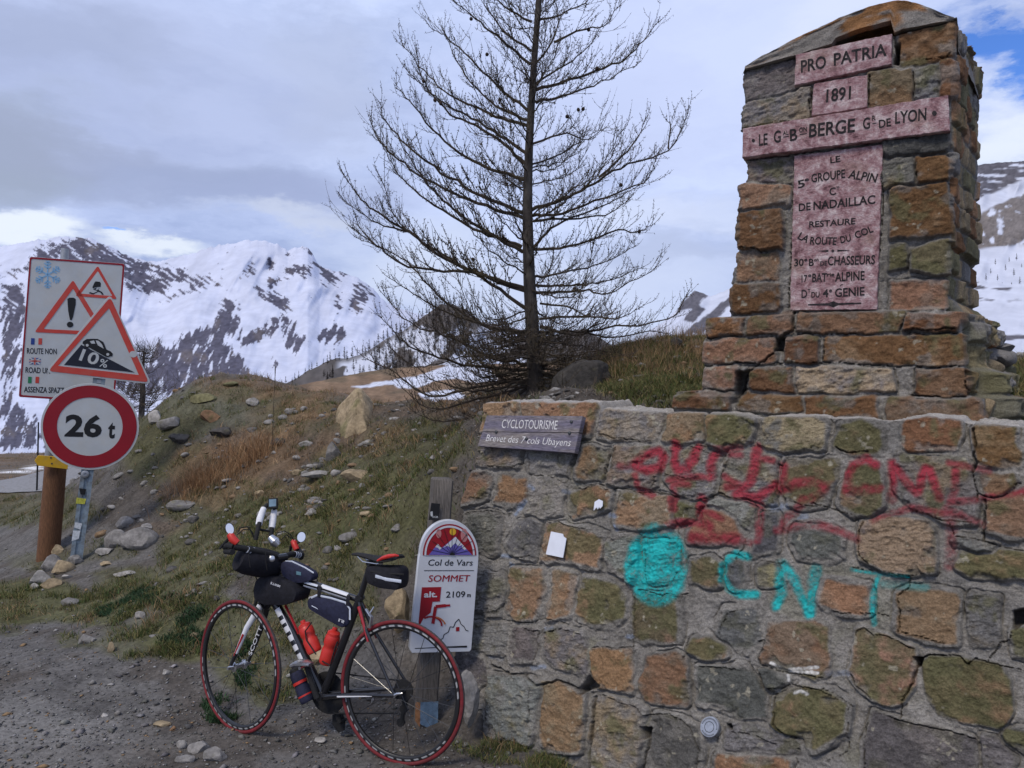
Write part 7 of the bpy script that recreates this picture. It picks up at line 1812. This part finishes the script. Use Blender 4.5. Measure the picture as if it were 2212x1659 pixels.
for i, (x, y, w, h, c, l) in enumerate([
 (335, 902, 40, 26, 'l', 'pale grey rock at the left end of the bank crest'), (368, 915, 52, 28, 'g', 'broad grey rock on the bank crest beside the pale one'), (455, 900, 40, 30, 'o', 'rust coloured rock below the bank crest'), (440, 862, 56, 20, 'm', 'mossy outcrop near the top of the hummock'),
 (600, 955, 44, 16, 'd', 'dark flat rock above the straw patch'), (690, 1026, 74, 20, 'l', 'long pale flat slab in the middle of the bank'), (770, 1028, 66, 26, 't', 'tan mossy slab left of the pale slope slab'), (720, 978, 36, 48, 'g', 'upright grey rock below the large boulder'),
 (545, 870, 26, 20, 'l', 'small pale rock on the open hummock'), (672, 1108, 34, 16, 'l', 'small pale rock on the grassy bank behind the handlebar'), (640, 1022, 26, 14, 't', 'small tan rock left of the long slab'), (392, 1092, 60, 22, 'g', 'grey slab under the straw tussock'), (500, 830, 34, 12, 'm', 'low mossy rock on the hummock top'),
 (270, 1240, 44, 12, 'l', 'thin pale flake on the grass right of the pile'), (790, 1110, 28, 12, 't', 'small tan flake above the bar bag'), (755, 1160, 44, 22, 'g', 'grey rock on the bank above the saddle'), (858, 1140, 30, 16, 'g', 'grey stone left of the post top'),
 (1462, 742, 24, 26, 'd', 'dark pointed rock on the skyline left of the monument'), (560, 1065, 22, 12, 't', 'tan chip on the straw slope'), (820, 1225, 26, 22, 'd', 'dark stone under the saddle bag'), (480, 935, 60, 22, 'd', 'dark shelf of rock below the hummock'), (388, 948, 44, 24, 'd', 'dark rock below the grey crest rock'), (660, 960, 30, 14, 'l', 'pale chip left of the upright grey rock')]):
    rock(l, x, y, w, h, c, seed=50 + i, group=B_, sub=3, moss=.12)
F_ = 'stones on the gravel in front'
for i, (x, y, w, h, c, l) in enumerate([
 (430, 1615, 44, 26, 'g', 'largest grey stone in the cluster at the bottom edge'), (465, 1632, 48, 30, 'g', 'grey stone right of the largest in the bottom cluster'), (400, 1640, 40, 22, 'g', 'low grey stone left in the bottom cluster'), (392, 1610, 22, 20, 'l', 'pale upright chip in the bottom cluster'), (350, 1565, 36, 12, 't', 'tan flat chip left of the front wheel'),
 (374, 1575, 16, 12, 'o', 'small orange chip left of the front wheel'), (226, 1545, 16, 10, 'l', 'white chip on the dusty ground'), (240, 1400, 22, 22, 't', 'tan stone beside the gravel rill'), (302, 1330, 24, 16, 'l', 'pale stone in the gravel rill'), (186, 1382, 40, 22, 'g', 'grey mossy stone at the edge of the gravel'), (360, 1452, 20, 12, 'l', 'pale chip at the end of the grass tongue'), (690, 1600, 26, 12, 'l', 'pale chip between the wheels'),
 (420, 1372, 20, 10, 't', 'tan chip on the grass by the front wheel')]):
    rock(l, x, y, w, h, c, seed=90 + i, group=F_, sub=3)

# rubble: broken slate strewn over the bank
def scree():
    r = np.random.default_rng(8); V, Fc, C = [], [], []; cnt = 0
    f = np.clip(bank * .8 + .35 * sstep(.08, .25, GZ) - .3 * gS + ell([(380, 1010, 90, 80, 1), (300, 1120, 70, 40, .8), (470, 1110, 120, 50, .7), (700, 950, 120, 50, .8)], seed=97), 0, 1)
    P0 = scatter(f, 3800, 12, thr=.05, clump=2.2)
    protos_ = [rock_verts((0, 0, 0), 1, 1, 1, 300 + k, sub=2, rough=.4) for k in range(8)]
    for p in P0:
        Pk, fs = protos_[r.integers(8)]
        sz = .012 + .05 * r.random() ** 3.5
        sz *= min(1.6, p[1] / 6)
        a = r.uniform(0, 6.28); ca, sa = math.cos(a), math.sin(a); Q = Pk * np.array([1, r.uniform(.5, .9), r.uniform(.25, .6)]) * sz
        t = r.uniform(-.5, .5); Q = np.stack([Q[:, 0], Q[:, 1] * math.cos(t) - Q[:, 2] * math.sin(t), Q[:, 1] * math.sin(t) + Q[:, 2] * math.cos(t)], -1)
        Q = np.stack([Q[:, 0] * ca - Q[:, 1] * sa, Q[:, 0] * sa + Q[:, 1] * ca, Q[:, 2] + sz * .08], -1) + p
        V.append(Q); Fc += [(q[0] + cnt, q[1] + cnt, q[2] + cnt) for q in fs]; cnt += len(Q)
        g = r.choice([.09, .14, .20, .27]); c = np.array([g, g * .95, g * .89]); c = np.array([.22, .15, .09]) if r.random() < .12 else c
        C.append(np.tile(c, (len(Q), 1)))
    o = npmesh('rubble', np.concatenate(V), np.array(Fc), rockm, None, col=np.concatenate(C), smooth=False)
    tag(o, 'small broken slate strewn over the dark bank', 'rubble', kind='stuff')
# ------------------------------------------------------------------ gravel, grass and litter (nobody could count them)
def gravel():
    n = 15000; V = []; Fc = []; C = []
    base = np.array([(1, 0, 0), (-1, 0, 0), (0, 1, 0), (0, -1, 0), (0, 0, 1), (0, 0, -1), (.6, .6, .3), (-.6, .5, .35), (.5, -.6, .3), (-.55, -.6, .3)])
    fs = [(4, 0, 6), (4, 6, 2), (4, 2, 7), (4, 7, 1), (4, 1, 9), (4, 9, 3), (4, 3, 8), (4, 8, 0), (5, 6, 0), (5, 2, 6), (5, 7, 2), (5, 1, 7), (5, 9, 1), (5, 3, 9), (5, 8, 3), (5, 0, 8)]
    r = np.random.default_rng(3)
    px = r.uniform(-60, 1100, n * 3); py = r.uniform(1080, 1720, n * 3)
    py = 1000 + 700 * r.random(n * 3) ** .75
    # flat ground estimate, then settle on the terrain
    Y = CAMZ * F / np.maximum(py - CY, 60); Y = Y * r.uniform(.8, 1.2, n * 3); X = (px - CX) / F * Y
    k = (Y > 2.2) & (Y < 8.5); X, Y = X[k], Y[k]
    s = (X - WB.x) * WD.x + (Y - WB.y) * WD.y; t = (X - WB.x) * WN.x + (Y - WB.y) * WN.y
    k = ~((s > -.03) & (t > -.01)); X, Y = X[k][:n], Y[k][:n]
    Z = ground_z(X, Y)
    gi = np.clip(np.searchsorted(gx, X), 0, len(gx) - 1); gj = np.clip(np.searchsorted(gy, Y), 0, len(gy) - 1)
    gg = gG[gj, gi]
    size = .0035 + .011 * r.random(len(X)) ** 3 + (.02 * (r.random(len(X)) > .985))
    for i in range(len(X)):
        if gg[i] > .35 and r.random() < .75: continue
        P = base * r.uniform(.6, 1.15, (10, 1)) * np.array([1, r.uniform(.6, 1), r.uniform(.28, .6)]) * size[i]
        a = r.uniform(0, 6.28); ca, sa = math.cos(a), math.sin(a)
        P = np.stack([P[:, 0] * ca - P[:, 1] * sa, P[:, 0] * sa + P[:, 1] * ca, P[:, 2] + P[:, 0] * r.uniform(-.4, .4)], -1) + (X[i], Y[i], Z[i] + size[i] * .18)
        b = len(V) * 10; V.append(P); Fc += [(q[0] + b, q[1] + b, q[2] + b) for q in fs]
        g = r.choice([.08, .115, .15, .20, .29], p=[.2, .28, .27, .17, .08]); c = np.array([g, g * r.uniform(.93, 1.0), g * r.uniform(.86, .98)])
        if r.random() < .06: c = np.array([.24, .16, .09])
        C.append(np.tile(c, (10, 1)))
    o = npmesh('gravel', np.concatenate(V), np.array(Fc), pmat('gravel_stone', rough=.95, var=.15, scale=120, attr=True, spec=.1), None, col=np.concatenate(C), smooth=False)
    tag(o, 'loose grey slate gravel scattered over the foreground', 'gravel', kind='stuff')
gravel()

def blades(name, label, pts, hgt, wid, cols, lean, seed, cat='grass', curve=.5, tips=None):
    """pts (n,3): one bent blade each"""
    r = np.random.default_rng(seed); n = len(pts)
    a = r.uniform(0, 2 * math.pi, n); h = hgt * r.uniform(.45, 1.15, n); w = wid * r.uniform(.7, 1.3, n)
    la = r.uniform(0, 2 * math.pi, n); lm = lean * r.uniform(.2, 1.2, n)
    sx, sy = np.cos(a) * w, np.sin(a) * w; lx, ly = np.cos(la) * lm * h, np.sin(la) * lm * h
    P = np.asarray(pts)
    def at(u, ws, sgn):
        k = u ** (1 + curve)
        return np.stack([P[:, 0] + lx * k + sx * ws * sgn, P[:, 1] + ly * k + sy * ws * sgn, P[:, 2] - .01 + h * (u - .35 * lm * u * u)], -1)
    V = np.stack([at(0, 1, -1), at(0, 1, 1), at(.5, .8, -1), at(.5, .8, 1), at(1.0, .1, 0)], 1).reshape(-1, 3)
    b = np.arange(n) * 5
    F3 = np.concatenate([np.stack([b, b + 1, b + 3], 1), np.stack([b, b + 3, b + 2], 1), np.stack([b + 2, b + 3, b + 4], 1)])
    ci = r.integers(0, len(cols), n); c = np.array(cols)[ci] * r.uniform(.7, 1.3, (n, 1))
    C = np.repeat(c[:, None, :], 5, 1).reshape(-1, 3)
    m = bpy.data.materials.get('grass_blade') or pmat('grass_blade', rough=.8, var=.0, attr=True, spec=.15)
    o = npmesh(name, V, F3, m, None, col=np.clip(C, .005, .7), smooth=False)
    tag(o, label, cat, kind='stuff')
def scatter(field, n, seed, thr=.15, clump=2.0):
    """points on the ground with density from a field, picked so that they are even on the picture"""
    r = np.random.default_rng(seed)
    fld = np.clip(field - thr, 0, 1)
    dX = np.gradient(gx)[None, :]; dY = np.gradient(gy)[:, None]
    vis = (gpx > -120) & (gpx < 2330) & (gpy < 1760) & (GY > 2.2) & (GY < 32)
    w = fld * dX * dY / np.maximum(GY, 2) ** 1.7 * vis
    cl = np.clip(.35 + 1.3 * fbm(GX * 7, GY * 7, oct=3, seed=seed), .02, 2) ** clump
    w = (w * cl).ravel(); w /= w.sum()
    i = r.choice(w.size, n, p=w)
    iy, ix = np.unravel_index(i, GX.shape)
    X = gx[ix] + r.uniform(-.5, .5, n) * np.gradient(gx)[ix]; Y = gy[iy] + r.uniform(-.5, .5, n) * np.gradient(gy)[iy]
    s = (X - WB.x) * WD.x + (Y - WB.y) * WD.y; t = (X - WB.x) * WN.x + (Y - WB.y) * WN.y
    k = ~((s > -.02) & (t > -.02) & (t < .72))
    mm = Vector(MON.at(-.6, 0, -.35)); k &= ~((np.abs((X - MO.x) * .866 + (Y - MO.y) * -.5 + .62) < .66) & (np.abs((X - MO.x) * .5 + (Y - MO.y) * .866 - .35) < .42))
    X, Y = X[k], Y[k]
    return np.stack([X, Y, ground_z(X, Y)], -1)
scree()
GC = [(.058, .092, .028), (.075, .080, .026), (.105, .104, .036), (.065, .082, .028), (.14, .128, .05), (.19, .155, .07)]
SC = [(.26, .165, .085), (.20, .115, .058), (.32, .22, .12), (.17, .11, .06), (.12, .085, .05)]
blades('grass', 'short olive green grass growing in tufts over the bank', scatter(gG, 110000, 1), .068, .0023, GC, .9, 5)
blades('grass', 'bright dark green weeds in patches near the front wheel', scatter(ell([(300, 1285, 70, 22, 1), (240, 1320, 40, 18, 1), (400, 1330, 40, 50, 1), (380, 1385, 40, 22, 1), (430, 1370, 30, 40, 1), (480, 1530, 40, 40, 1), (540, 1430, 25, 50, 1), (180, 1400, 14, 6, 1)], seed=91), 9000, 3), .05, .0034, [(.028, .062, .028), (.036, .072, .034), (.03, .05, .022)], .8, 6)
blades('dry_grass', 'straw coloured matted dry grass on the bank and hummock', scatter(np.clip(gS + .22 * gG, 0, 1), 95000, 2, thr=.1), .10, .0019, SC, 1.5, 7, curve=.9)
# twigs and dead stalks lying on the dark slope
blades('dead_stalks', 'grey brown dead stalks and litter on the dark slope', scatter(np.clip(bank * .8 - gS * .5 + .4 * sstep(.1, .3, GZ), 0, 1), 46000, 9, thr=.05, clump=1.2), .075, .0018, [(.12, .095, .075), (.17, .14, .11), (.08, .065, .05)], 2.2, 8, curve=1.0)
def tufts(name, label, centres, nb, hgt, wid, cols, seed, spread=.03, cat='grass'):
    r = np.random.default_rng(seed); P = []
    for c in centres:
        k = int(nb * r.uniform(.5, 1.4)); q = r.normal(size=(k, 2)) * spread * r.uniform(.6, 1.5)
        P.append(np.stack([c[0] + q[:, 0], c[1] + q[:, 1], np.full(k, c[2] - .01)], -1))
    P = np.concatenate(P); P[:, 2] = ground_z(P[:, 0], P[:, 1])
    blades(name, label, P, hgt, wid, cols, .9, seed + 1, cat, curve=.9)
bank_f = np.clip(sstep(.08, .3, GZ) * .5 + gG * .8 + gS * .3, 0, 1)
tufts('grass', 'olive grass tufts dotted over the bank', scatter(bank_f, 2000, 61, thr=.05, clump=1.5), 26, .085, .0024, GC + [(.10, .10, .035)], 62)
tufts('dry_grass', 'straw coloured tussocks dotted over the bank', scatter(np.clip(bank_f * .4 + gS, 0, 1), 900, 63, thr=.1, clump=1.5), 30, .13, .0021, SC + [(.30, .20, .11)], 64, spread=.035)
tufts('dry_grass', 'rust coloured dry tussock leaning over the slope above the bicycle', [hit(x, y) for x, y in ((400, 1062), (440, 1050), (470, 1040), (500, 1022), (530, 1005), (560, 990), (490, 1000), (520, 985), (455, 1025), (585, 975), (545, 970), (420, 1045))], 170, .26, .0019, [(.30, .17, .085), (.25, .14, .07), (.34, .22, .12)], 66, spread=.10)
# grass on the bank top behind the wall, tall and ragged against the sky
def topgrass(n, seed, xr, yr, dr):
    r = np.random.default_rng(seed); px = r.uniform(*xr, n * 2); d = r.uniform(*dr, n * 2); X = (px - CX) / F * d; Y = d
    s = (X - WB.x) * WD.x + (Y - WB.y) * WD.y; t = (X - WB.x) * WN.x + (Y - WB.y) * WN.y
    k = (t > .70); k &= ~((np.abs((X - MO.x) * .866 + (Y - MO.y) * -.5 + .6) < .66) & (np.abs((X - MO.x) * .5 + (Y - MO.y) * .866 - .35) < .42))
    k &= fbm(X * 4, Y * 4, oct=3, seed=seed) > -.25
    X, Y = X[k][:n], Y[k][:n]
    return np.stack([X, Y, ground_z(X, Y)], -1)
blades('grass', 'long green and straw grass on the bank top behind the wall', topgrass(15000, 21, (1290, 1560), None, (4.0, 7.2)), .075, .0022, GC + [(.15, .13, .055), (.09, .10, .03)], 1.0, 31, curve=.8)
blades('grass', 'grass growing right of the monument foot', topgrass(6000, 22, (2080, 2330), None, (3.3, 6.5)), .14, .0024, GC + [(.15, .13, .055), (.20, .17, .08)], .9, 32, curve=.8)
blades('dry_grass', 'thin dry stalks along the skyline and against the monument foot', topgrass(1600, 23, (1280, 1560), None, (5.4, 7.6)), .20, .0013, SC, .5, 33)
def footgrass(n, seed):
    r = np.random.default_rng(seed); u = r.uniform(-.02, 1.25, n); v = r.uniform(.02, .16, n)
    X = MO.x - .866 * u - .5 * v; Y = MO.y + .5 * u - .866 * v
    k = fbm(X * 7, Y * 7, oct=3, seed=seed) > -.05; X, Y = X[k], Y[k]
    return np.stack([X, Y, np.maximum(ground_z(X, Y), 1.60)], -1)
blades('grass', 'wisps of grass between the wall top and the monument', footgrass(3800, 24), .07, .0019, GC + [(.17, .15, .07)], 1.1, 34, curve=.9)
def wallfoot(n, seed):
    r = np.random.default_rng(seed); s = r.uniform(-.1, .7, n); t = -r.random(n) ** 2 * .22 - .02
    X = WB.x + WD.x * s + WN.x * t; Y = WB.y + WD.y * s + WN.y * t
    k = fbm(X * 6, Y * 6, oct=2, seed=seed) > .0; X, Y = X[k], Y[k]
    return np.stack([X, Y, ground_z(X, Y)], -1)
blades('grass', 'mossy grass tufts along the wall foot', wallfoot(4200, 25), .06, .0019, GC, .9, 35)

# ------------------------------------------------------------------ trees far and near
fm = pmat('far_larch', (.050, .042, .036), rough=.95, var=.3, scale=.5)
def far_tree(seed):
    r = random.Random(seed); mbc = MB(); H_ = 1.0
    n = 9
    for k in range(110):
        z = r.uniform(.14, .97); L_ = (.26 * (1 - z) + .03) * r.uniform(.6, 1.15); a = r.uniform(0, 6.283)
        p = Vector((0, 0, z)); e = p + Vector((math.cos(a) * L_, math.sin(a) * L_, L_ * r.uniform(-.1, .35))); s = Vector((-math.sin(a), math.cos(a), 0)) * .012
        mbc.add([p + Vector((0, 0, .012)), p - Vector((0, 0, .012)), e], [(0, 1, 2)]); mbc.add([p + s, p - s, e], [(0, 1, 2)])
    mbt_ = MB(); mbt_.tube([(0, 0, -.05), (0, 0, .5), (0, 0, 1)], [.018, .012, .003], 5)
    return mbc, mbt_
protos = []
for s in range(3):
    c, t = far_tree(s); protos.append((c, t))
def conifer(label, base, height, which, group):
    o = bpy.data.objects.new('larch_tree', None); scene.collection.objects.link(o); o.empty_display_size = .1
    o.location = base; o.scale = (height,) * 3; o.rotation_euler = (0, 0, random.uniform(0, 6)); tag(o, label, 'tree', group)
    for nm, me in (('crown', PM[which][0]), ('trunk', PM[which][1])):
        c = bpy.data.objects.new(nm, me); scene.collection.objects.link(c); c.parent = o
    return o
PM = []
for c, t in protos:
    pair = []
    for nm, mbx in (('crown', c), ('trunk', t)):
        me = bpy.data.meshes.new(nm); me.from_pydata(mbx.v, [], mbx.f); me.materials.append(fm); me.update(); pair.append(me)
    PM.append(pair)
rf = random.Random(4)
SPX, SPY = proj(SPV)
def on_spur(x, y):
    k = np.argmin((SPX - x) ** 2 + (SPY - y) ** 2 + 1e6 * (SPV[..., 1] > 420)); return Vector(SPV.reshape(-1, 3)[k])
ridge_pts = [(x, float(np.interp(x, [p[0] for p in RIDGE3], [p[1] for p in RIDGE3]))) for x in np.arange(610, 1090, 9.5)]
for (x, y) in ridge_pts:
    x += rf.uniform(-3, 3); b = on_spur(x, y + rf.uniform(1, 7)); conifer('small bare larch on the skyline of the wooded spur', b, rf.uniform(3.0, 5.6) if x > 700 else rf.uniform(2.2, 4.0), rf.randrange(3), 'larches along the spur skyline')
# the wood below it reads as one mass
wb = MB(); 
pv = [np.array(p[0].v) for p in protos]
Vw, Fw = [], []; cnt = 0
for i in range(520):
    x = rf.uniform(690, 1100); top = float(np.interp(x, [p[0] for p in RIDGE3], [p[1] for p in RIDGE3]))
    y = top + 8 + rf.random() ** .8 * 105
    if vnoise(np.array([x * .03]), np.array([y * .045]), seed=5)[0] < -.28: continue
    if x < 800 and y < top + 30 and rf.random() < .6: continue
    b = on_spur(x, y); k = rf.randrange(3); h = rf.uniform(2.6, 5.4) * (b.y / 330) ** .5; a = rf.uniform(0, 6)
    P = pv[k] * h; P = np.stack([P[:, 0] * math.cos(a) - P[:, 1] * math.sin(a), P[:, 0] * math.sin(a) + P[:, 1] * math.cos(a), P[:, 2]], -1) + np.array(b)
    Vw.append(P); Fw += [tuple(j + cnt for j in q) for q in protos[k][0].f]; cnt += len(P)
    st_ = np.array([(-.05 * h / 3, 0, 0), (.05 * h / 3, 0, 0), (0, 0, h * .9)]) + np.array(b); Vw.append(st_); Fw.append((cnt, cnt + 1, cnt + 2)); cnt += 3
o = npmesh('larch_wood', np.concatenate(Vw), np.array(Fw), fm, None, smooth=False)
tag(o, 'thin leafless larch wood on the snowy spur', 'wood', kind='stuff')
# scattered saplings on the snow slope at the right edge
for (x, y) in [(2140, 585), (2155, 600), (2172, 578), (2190, 590), (2203, 608), (2150, 566), (2180, 560), (2207, 572), (2165, 615), (2130, 600), (2196, 556), (2185, 620)]:
    D = 1200.0; p = U(x, y + 6, D); conifer('tiny dark tree on the snow slope right of the monument', p, 10.5 * rf.uniform(.7, 1.2), rf.randrange(3), 'tiny trees on the right snow slope')
# bare tree behind the road signs
bt = hit(300, 905, 4, 40); bt = U(302, 905, 16.0)
bare = thing('bare_tree', 'small leafless tree on the slope behind the road signs', 'tree', tuple(bt))
mbt2 = MB(); topz = U(312, 748, 16.0)
mbt2.tube([bt - Vector((0, 0, .6)), bt + (topz - bt) * .4 + Vector((.03, 0, 0)), bt + (topz - bt) * .75, topz], [.075, .055, .03, .008], 7)
mbt2.build('trunk', bark, bare)
crown = MB(); rt = random.Random(3)
for k in range(62):
    z = rt.uniform(.10, .97); c = bt + (topz - bt) * z; a = rt.uniform(0, 360); L_ = (.75 * (1 - z) + .22) * rt.uniform(.6, 1.1)
    h = Vector((math.cos(R(a)), math.sin(R(a)), 0))
    q = spline([c, c + h * L_ * .5 + Vector((0, 0, -.02 * L_)), c + h * L_ + Vector((0, 0, .35 * L_))], 5)
    crown.tube(q, [.010, .008, .007, .006, .005, .0035], 3, cap=False)
    for i in range(1, 6):
        for _ in range(3):
            e = Vector((rt.gauss(0, 1), rt.gauss(0, 1), rt.gauss(.5, .6))).normalized() * rt.uniform(.1, .34)
            crown.tube([q[i], q[i] + e * .6, q[i] + e + Vector((0, 0, .04))], [.0038, .003, .002], 3, cap=False)
crown.build('crown', twigm, bare, fix=False)
# a thin dead stalk on the bank, straw tussocks leaning over the slope are part of the dry grass
ds = hit(588, 975, 4, 20)
dst_ = thing('dead_stem', 'single tall thin dead stem standing on the bank', 'plant', tuple(ds))
mb = MB(); mb.tube([ds - Vector((0, 0, .05)), ds + Vector((.01, 0, .35)), ds + Vector((.03, 0, .82))], [.0035, .003, .002], 6); so_ = mb.build('stem', twigm, dst_)
mb = MB(); mb.tube([ds + Vector((.03, 0, .76)), ds + Vector((.032, 0, .86)), ds + Vector((.034, 0, .92))], [.003, .006, .002], 7); mb.build('seed_head', twigm, dst_)
